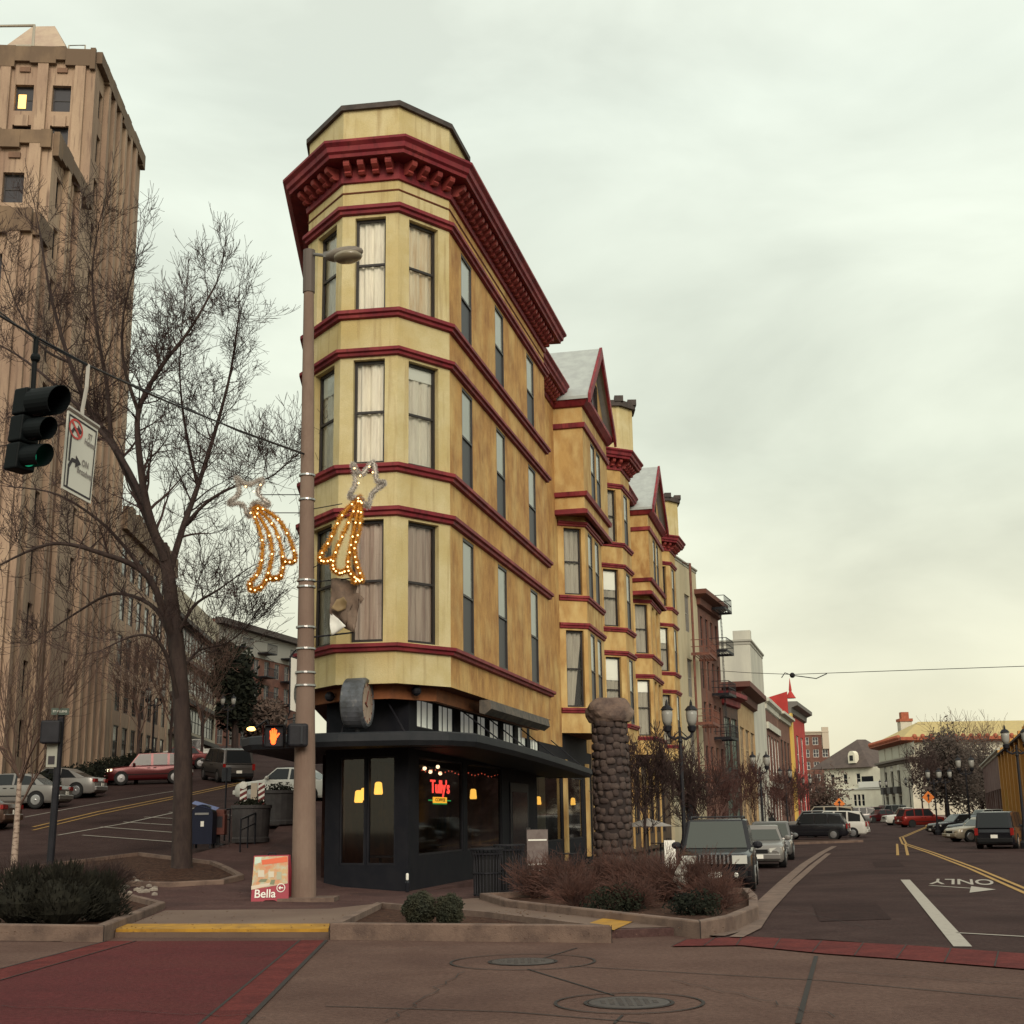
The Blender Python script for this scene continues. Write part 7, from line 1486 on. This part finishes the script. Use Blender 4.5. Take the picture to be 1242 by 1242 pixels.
pend(435, 966, .7, 'left amber pendant lamp of the pair behind the front window', True); pend(442, 963, 1.1, 'right amber pendant lamp of the pair behind the front window', True); pend(459, 956, .3, 'large amber pendant lamp alone in the front window', True)
pend(574, 963, .8, 'amber pendant lamp in the second side window'); pend(653, 971, .8, 'amber pendant lamp at the left of the timber framed window'); pend(695, 972, .9, 'amber pendant lamp between the two timber posts')
for k, (px, py) in enumerate(((515, 932), (522, 936), (531, 930), (534, 938))):
    c = in_shop(px, py, .4); t = thing('spot_lamp', ['leftmost round white spot lamp above the neon sign', 'second round spot lamp above the neon sign', 'highest round spot lamp above the neon sign', 'rightmost round spot lamp above the neon sign'][k], 'lamp', tuple(c), 0, 'round spot lamps above the neon sign'); b = MB(); b.ball((0, 0, 0), .055, 8, 6); b.build('globe', mat('spot_bulb', (1, .8, .5), emit=(1, .72, .42), estr=3), t, world=False); b = MB(); b.tube([(0, 0, .04), (0, 0, .14)], .03, 6); b.build('socket', M_BLK, t, world=False)
# string lights along the top of the windows
t = thing('string_lights', 'string of tiny red fairy lights along the top of the shop windows', 'string lights', tuple(in_shop(560, 935, .2))); b = MB(); pts = [in_shop(512+i*4, 934+math.sin(i*1.3)*1.6+i*.32, .22) for i in range(25)]; b.tube(pts, .006, 3); b.build('wire', M_BLK, t); m_ = mat('tiny_red_bulb', (.8, .1, .05), emit=(.9, .12, .06), estr=1.3); b0_ = None
for i in range(0, 25):
    if b0_ is None: b = MB(); b.ball((0, 0, 0), .018, 5, 3); o = b.build('bulb', m_, t, world=False); b0_ = o
    else: o = b0_.copy(); COL.objects.link(o)
    o.location = TM[t.name].inverted() @ pts[i]
# wall lamp glowing at left behind the pole
c = at(305, 884, 46); t = thing('wall_lamp', 'small glowing orange lamp left of the lit pedestrian signal', 'lamp', tuple(c)); b = MB(); b.ball((0, 0, 0), .13, 10, 6, (1.3, .7, .6)); b.build('bulb', mat('orange_glow', (1, .6, .2), emit=(1, .55, .15), estr=4), t, world=False); b = MB(); b.tube([(.1, 0, 0), (.5, .1, .3), (.9, .1, -.5)], .06, 6); b.build('bracket', M_BLK, t, world=False)
# litter bins
def bin_(px, Y, lab, h_=1.05, r=.34):
    x = near(px, Y); t = thing('litter_bin', lab, 'litter bin', (x, Y, .12), 0, 'black slatted litter bins'); b = MB(); b.lathe([(r*.82, .05), (r*.88, h_*.9)], n=18); b.build('liner', M_UND, t, world=False)
    b = MB()
    for k in range(24): a = 2*math.pi*k/24; b.tube([(r*.86*math.cos(a), r*.86*math.sin(a), .04), (r*.92*math.cos(a), r*.92*math.sin(a), h_*.8), (r*1.08*math.cos(a), r*1.08*math.sin(a), h_)], .018, 4)
    b.build('slats', M_BLK, t, world=False); b = MB()
    for z_, rr in ((.06, .9), (h_*.5, .94), (h_*.9, 1.0), (h_, 1.1)): b.lathe([(r*rr-.015, z_), (r*rr+.01, z_), (r*rr+.01, z_+.03), (r*rr-.015, z_+.03)], n=22)
    b.build('hoop', M_BLK, t, world=False)
bin_(590, 30.9, 'black slatted litter bin at the kerb in front of the shop windows'); bin_(617, 32.3, 'black slatted litter bin right behind its neighbour near the shop door', 1.1)
# menu board, tables, chairs, umbrella on the terrace
c = at(652, 1030, 33.5); t = thing('menu_board', 'grey framed menu board with white lettering lines beside the bins', 'sign', (c.x, 33.5, .12)); b = MB(); b.box((0, 0, .85), (.52, .05, 1.2)); b.build('board', mat('menu_grey', (.12, .09, .085), .7, (.16, .13, .12), 5), t, world=False); b = MB()
for z_ in (.48, .62, 1.2): b.box((0, -.03, z_), (.46, .01, .035))
b.build('pale_lines', M_WHITE, t, world=False)
for sx in (-.24, .24): b = MB(); b.tube([(sx, 0, 1.45), (sx, .25, 0)], .02, 5); b.tube([(sx, 0, .3), (sx, -.05, 0)], .02, 5); b.build('leg', M_BLK, t, world=False)
def table(px, Y, lab):
    x = near(px, Y); t = thing('cafe_table', lab, 'table', (x, Y, .13), 0, 'small black cafe tables'); b = MB(); b.lathe([(.36, .71), (.38, .72), (.38, .74), (.02, .745)], n=20); b.build('top', M_BLK, t, world=False); b = MB(); b.tube([(0, 0, 0), (0, 0, .71)], .03, 6); b.lathe([(.24, 0), (.2, .03), (.03, .06)], n=14); b.build('base', M_BLK, t, world=False)
table(690, 38, 'small round cafe table left of the stone pillar'); table(800, 50, 'small round cafe table right of the stone pillar')
ch0 = None
for px, Y, rz_, lab in ((672, 37.2, .5, 'black metal cafe chair left of the table by the pillar'), (706, 39, 2.6, 'black metal cafe chair right of the table by the pillar'), (815, 51, 2.2, 'black metal cafe chair beyond the stone pillar')):
    x = near(px, Y)
    if ch0 is None:
        ch0 = thing('cafe_chair', lab, 'chair', (x, Y, .13), rz_, 'black metal cafe chairs'); b = MB(); b.lathe([(.2, .44), (.21, .46), (.02, .465)], n=14); b.build('seat', M_BLK, ch0, world=False)
        for a in (.8, 2.35, 3.9, 5.5): b = MB(); b.tube([(.16*math.cos(a), .16*math.sin(a), .45), (.22*math.cos(a), .22*math.sin(a), 0)], .012, 5); b.build('leg', M_BLK, ch0, world=False)
        b = MB(); b.tube([(-.15, .15, .45), (-.17, .2, .75), (-.1, .22, .88), (.1, .22, .88), (.17, .2, .75), (.15, .15, .45)], .012, 5); b.tube([(0, .17, .46), (0, .22, .87)], .01, 4); b.build('backrest', M_BLK, ch0, world=False)
    else: dup(ch0, (x, Y, .13), rz_, lab)
c = at(786, 1014, 46); t = thing('cafe_umbrella', 'small pale grey open cafe umbrella right of the stone pillar', 'umbrella', (c.x, 46, .13)); b = MB(); n = 8; b.add([(0, 0, 1.65)]+[(.85*math.cos(2*math.pi*i/n), .85*math.sin(2*math.pi*i/n), 1.38) for i in range(n)], [(0, 1+i, 1+(i+1) % n) for i in range(n)]); o = b.build('canopy', mat('umbrella_grey', (.30, .28, .26), .8), t, world=False); s_ = o.modifiers.new('s', 'SOLIDIFY'); s_.thickness = .02; b = MB(); b.tube([(0, 0, 0), (0, 0, 1.7)], .025, 6); b.build('pole', M_BLK, t, world=False)
# hydrant
c = at(826, 1085, 27.6); t = thing('fire_hydrant', 'pale silver fire hydrant half hidden in the red twigs before the jeep', 'fire hydrant', (c.x, 27.3, .2)); b = MB(); b.lathe([(.16, 0), (.16, .04), (.11, .06), (.11, .5), (.15, .52), (.15, .56), (.12, .60), (.06, .70), (.03, .72), (.03, .77), (.002, .78)], n=16); M_HYD = mat('hydrant_paint', (.50, .48, .43), .5, (.38, .35, .31), 5); b.build('barrel', M_HYD, t, world=False)
for a in (0, math.pi): b = MB(); b.lathe([(.055, 0), (.055, .13), (.07, .13), (.07, .17), (.02, .18)], (0, 0, .42), 10, Matrix.Rotation(math.pi/2, 3, 'Y') if a == 0 else Matrix.Rotation(-math.pi/2, 3, 'Y')); b.build('outlet_cap', M_HYD, t, world=False)
b = MB(); b.lathe([(.07, .08), (.07, .18), (.085, .18), (.085, .22), (.02, .23)], (0, 0, .40), 12, Matrix.Rotation(math.pi/2, 3, 'X')); b.build('pumper_cap', M_HYD, t, world=False)
# orange road-work signs
for px, py, Y, lab in ((1018, 975, 150, 'orange diamond road work sign on the left side of the street end'), (1126, 967, 140, 'orange diamond road work sign by the right hand parking bays')):
    c = at(px, py, Y); t = thing('road_work_sign', lab, 'sign', (c.x, Y, hh(c.x, Y)), 0, 'orange diamond road work signs'); zc = c.z-hh(c.x, Y); b = MB(); r = .64; b.add([(0, 0, zc+r), (r, 0, zc), (0, 0, zc-r), (-r, 0, zc), (0, .04, zc+r), (r, .04, zc), (0, .04, zc-r), (-r, .04, zc)], [(0, 1, 2, 3), (7, 6, 5, 4), (0, 4, 5, 1), (1, 5, 6, 2), (2, 6, 7, 3), (3, 7, 4, 0)]); b.build('plate', mat('sign_orange', (.60, .16, .02), .6), t, world=False)
    b = MB(); b.box((0, -.02, zc-.05), (.13, .02, .55)); b.add([(-.2, -.03, zc+.1), (.2, -.03, zc+.1), (0, -.03, zc+.38)], [(0, 1, 2)]); b.build('symbol', M_INK, t, world=False)
    b = MB(); b.tube([(0, .05, 0), (0, .05, zc+.85)], .04, 5)
    b.build('post', M_BLK, t, world=False)
    b = MB(); b.box((-.25, -.02, zc+.9), (.36, .05, .3), Matrix.Rotation(.4, 3, 'Y')); b.box((.25, -.02, zc+.9), (.36, .05, .3), Matrix.Rotation(-.4, 3, 'Y')); b.build('flag', mat('flag_dark', (.05, .035, .03), .8), t, world=False)
# bottle on the shop step
c = at(494, 1071, 33.3); t = thing('glass_bottle', 'dark bottle with pale cap standing at the shop corner', 'bottle', (c.x, 33.3, .14)); b = MB(); b.lathe([(.05, 0), (.055, .02), (.055, .22), (.02, .3)], n=12); b.build('body', M_DKGL, t, world=False); b = MB(); b.lathe([(.03, .28), (.035, .3), (.035, .42), (.02, .44)], n=10); b.build('cap', M_WHITE, t, world=False)
# pedestrians far down the pavement
def person(x, y, h_, lab, top, legs, rz_=0.):
    t = thing('person', lab, 'person', (x, y, hh(x, y)+.12), rz_); 
    J = {'pel': (0, 0, .95), 'ch': (0, .0, 1.32), 'nk': (0, 0, 1.5), 'hd': (0, -.02, 1.64), 'ht': (0, -.02, 1.72)}
    me = bpy.data.meshes.new('body'); V = [(0, 0, .95), (0, 0, 1.15), (0, 0, 1.38), (0, 0, 1.50), (0, -.02, 1.62), (0, -.02, 1.72), (.10, 0, .90), (.11, -.06, .50), (.11, .02, .07), (.11, -.12, .03), (-.10, 0, .90), (-.11, .10, .50), (-.11, .22, .10), (-.11, .12, .03), (.19, 0, 1.40), (.24, .04, 1.12), (.22, -.08, .88), (-.19, 0, 1.40), (-.24, -.02, 1.12), (-.22, -.14, .90)]
    Ed = [(0, 1), (1, 2), (2, 3), (3, 4), (4, 5), (0, 6), (6, 7), (7, 8), (8, 9), (0, 10), (10, 11), (11, 12), (12, 13), (2, 14), (14, 15), (15, 16), (2, 17), (17, 18), (18, 19)]
    Rr = [.15, .14, .16, .055, .10, .08, .09, .065, .045, .04, .09, .065, .045, .04, .06, .045, .035, .06, .045, .035]
    me.from_pydata([Vector(v)*h_/1.75 for v in V], Ed, []); o = bpy.data.objects.new('body', me); COL.objects.link(o); o.parent = t; sk = o.modifiers.new('skin', 'SKIN')
    for i, sv_ in enumerate(me.skin_vertices[0].data): sv_.radius = (Rr[i], Rr[i]*.8); 
    me.skin_vertices[0].data[0].use_root = True; ss_ = o.modifiers.new('sub', 'SUBSURF'); ss_.levels = ss_.render_levels = 1; me.materials.append(top)
    b = MB(); b.ball((0, .01, 1.67*h_/1.75), .115*h_/1.75, 10, 6, (1, 1.05, 1.1)); b.build('hair', M_BARK, t, world=False)
    b = MB(); 
    for sg, kx in ((1, (.0, -.06, .02)), (-1, (.0, .10, .22))): b.tube([(sg*.09, kx[0], .95), (sg*.11, kx[1], .5), (sg*.11, kx[2], .1)], [.105, .08, .06], 8)
    b.build('trousers', legs, t, world=False); return t
t = thing('white_board', 'small white folding board standing on the pavement left of the jeep', 'sign', (near(811, 42), 42, .13)); b = MB(); b.box((0, 0, .55), (.34, .03, .85), Matrix.Rotation(-.12, 3, 'X')); b.build('board', M_WHITE, t, world=False); b = MB(); b.box((0, .18, .52), (.34, .03, .85), Matrix.Rotation(.18, 3, 'X')); b.build('rear_board', M_WHITE, t, world=False)
person(near(936, 84), 84, 1.75, 'person in dark clothes walking on the pavement behind the silver sedan', M_UND, M_UND, .4)
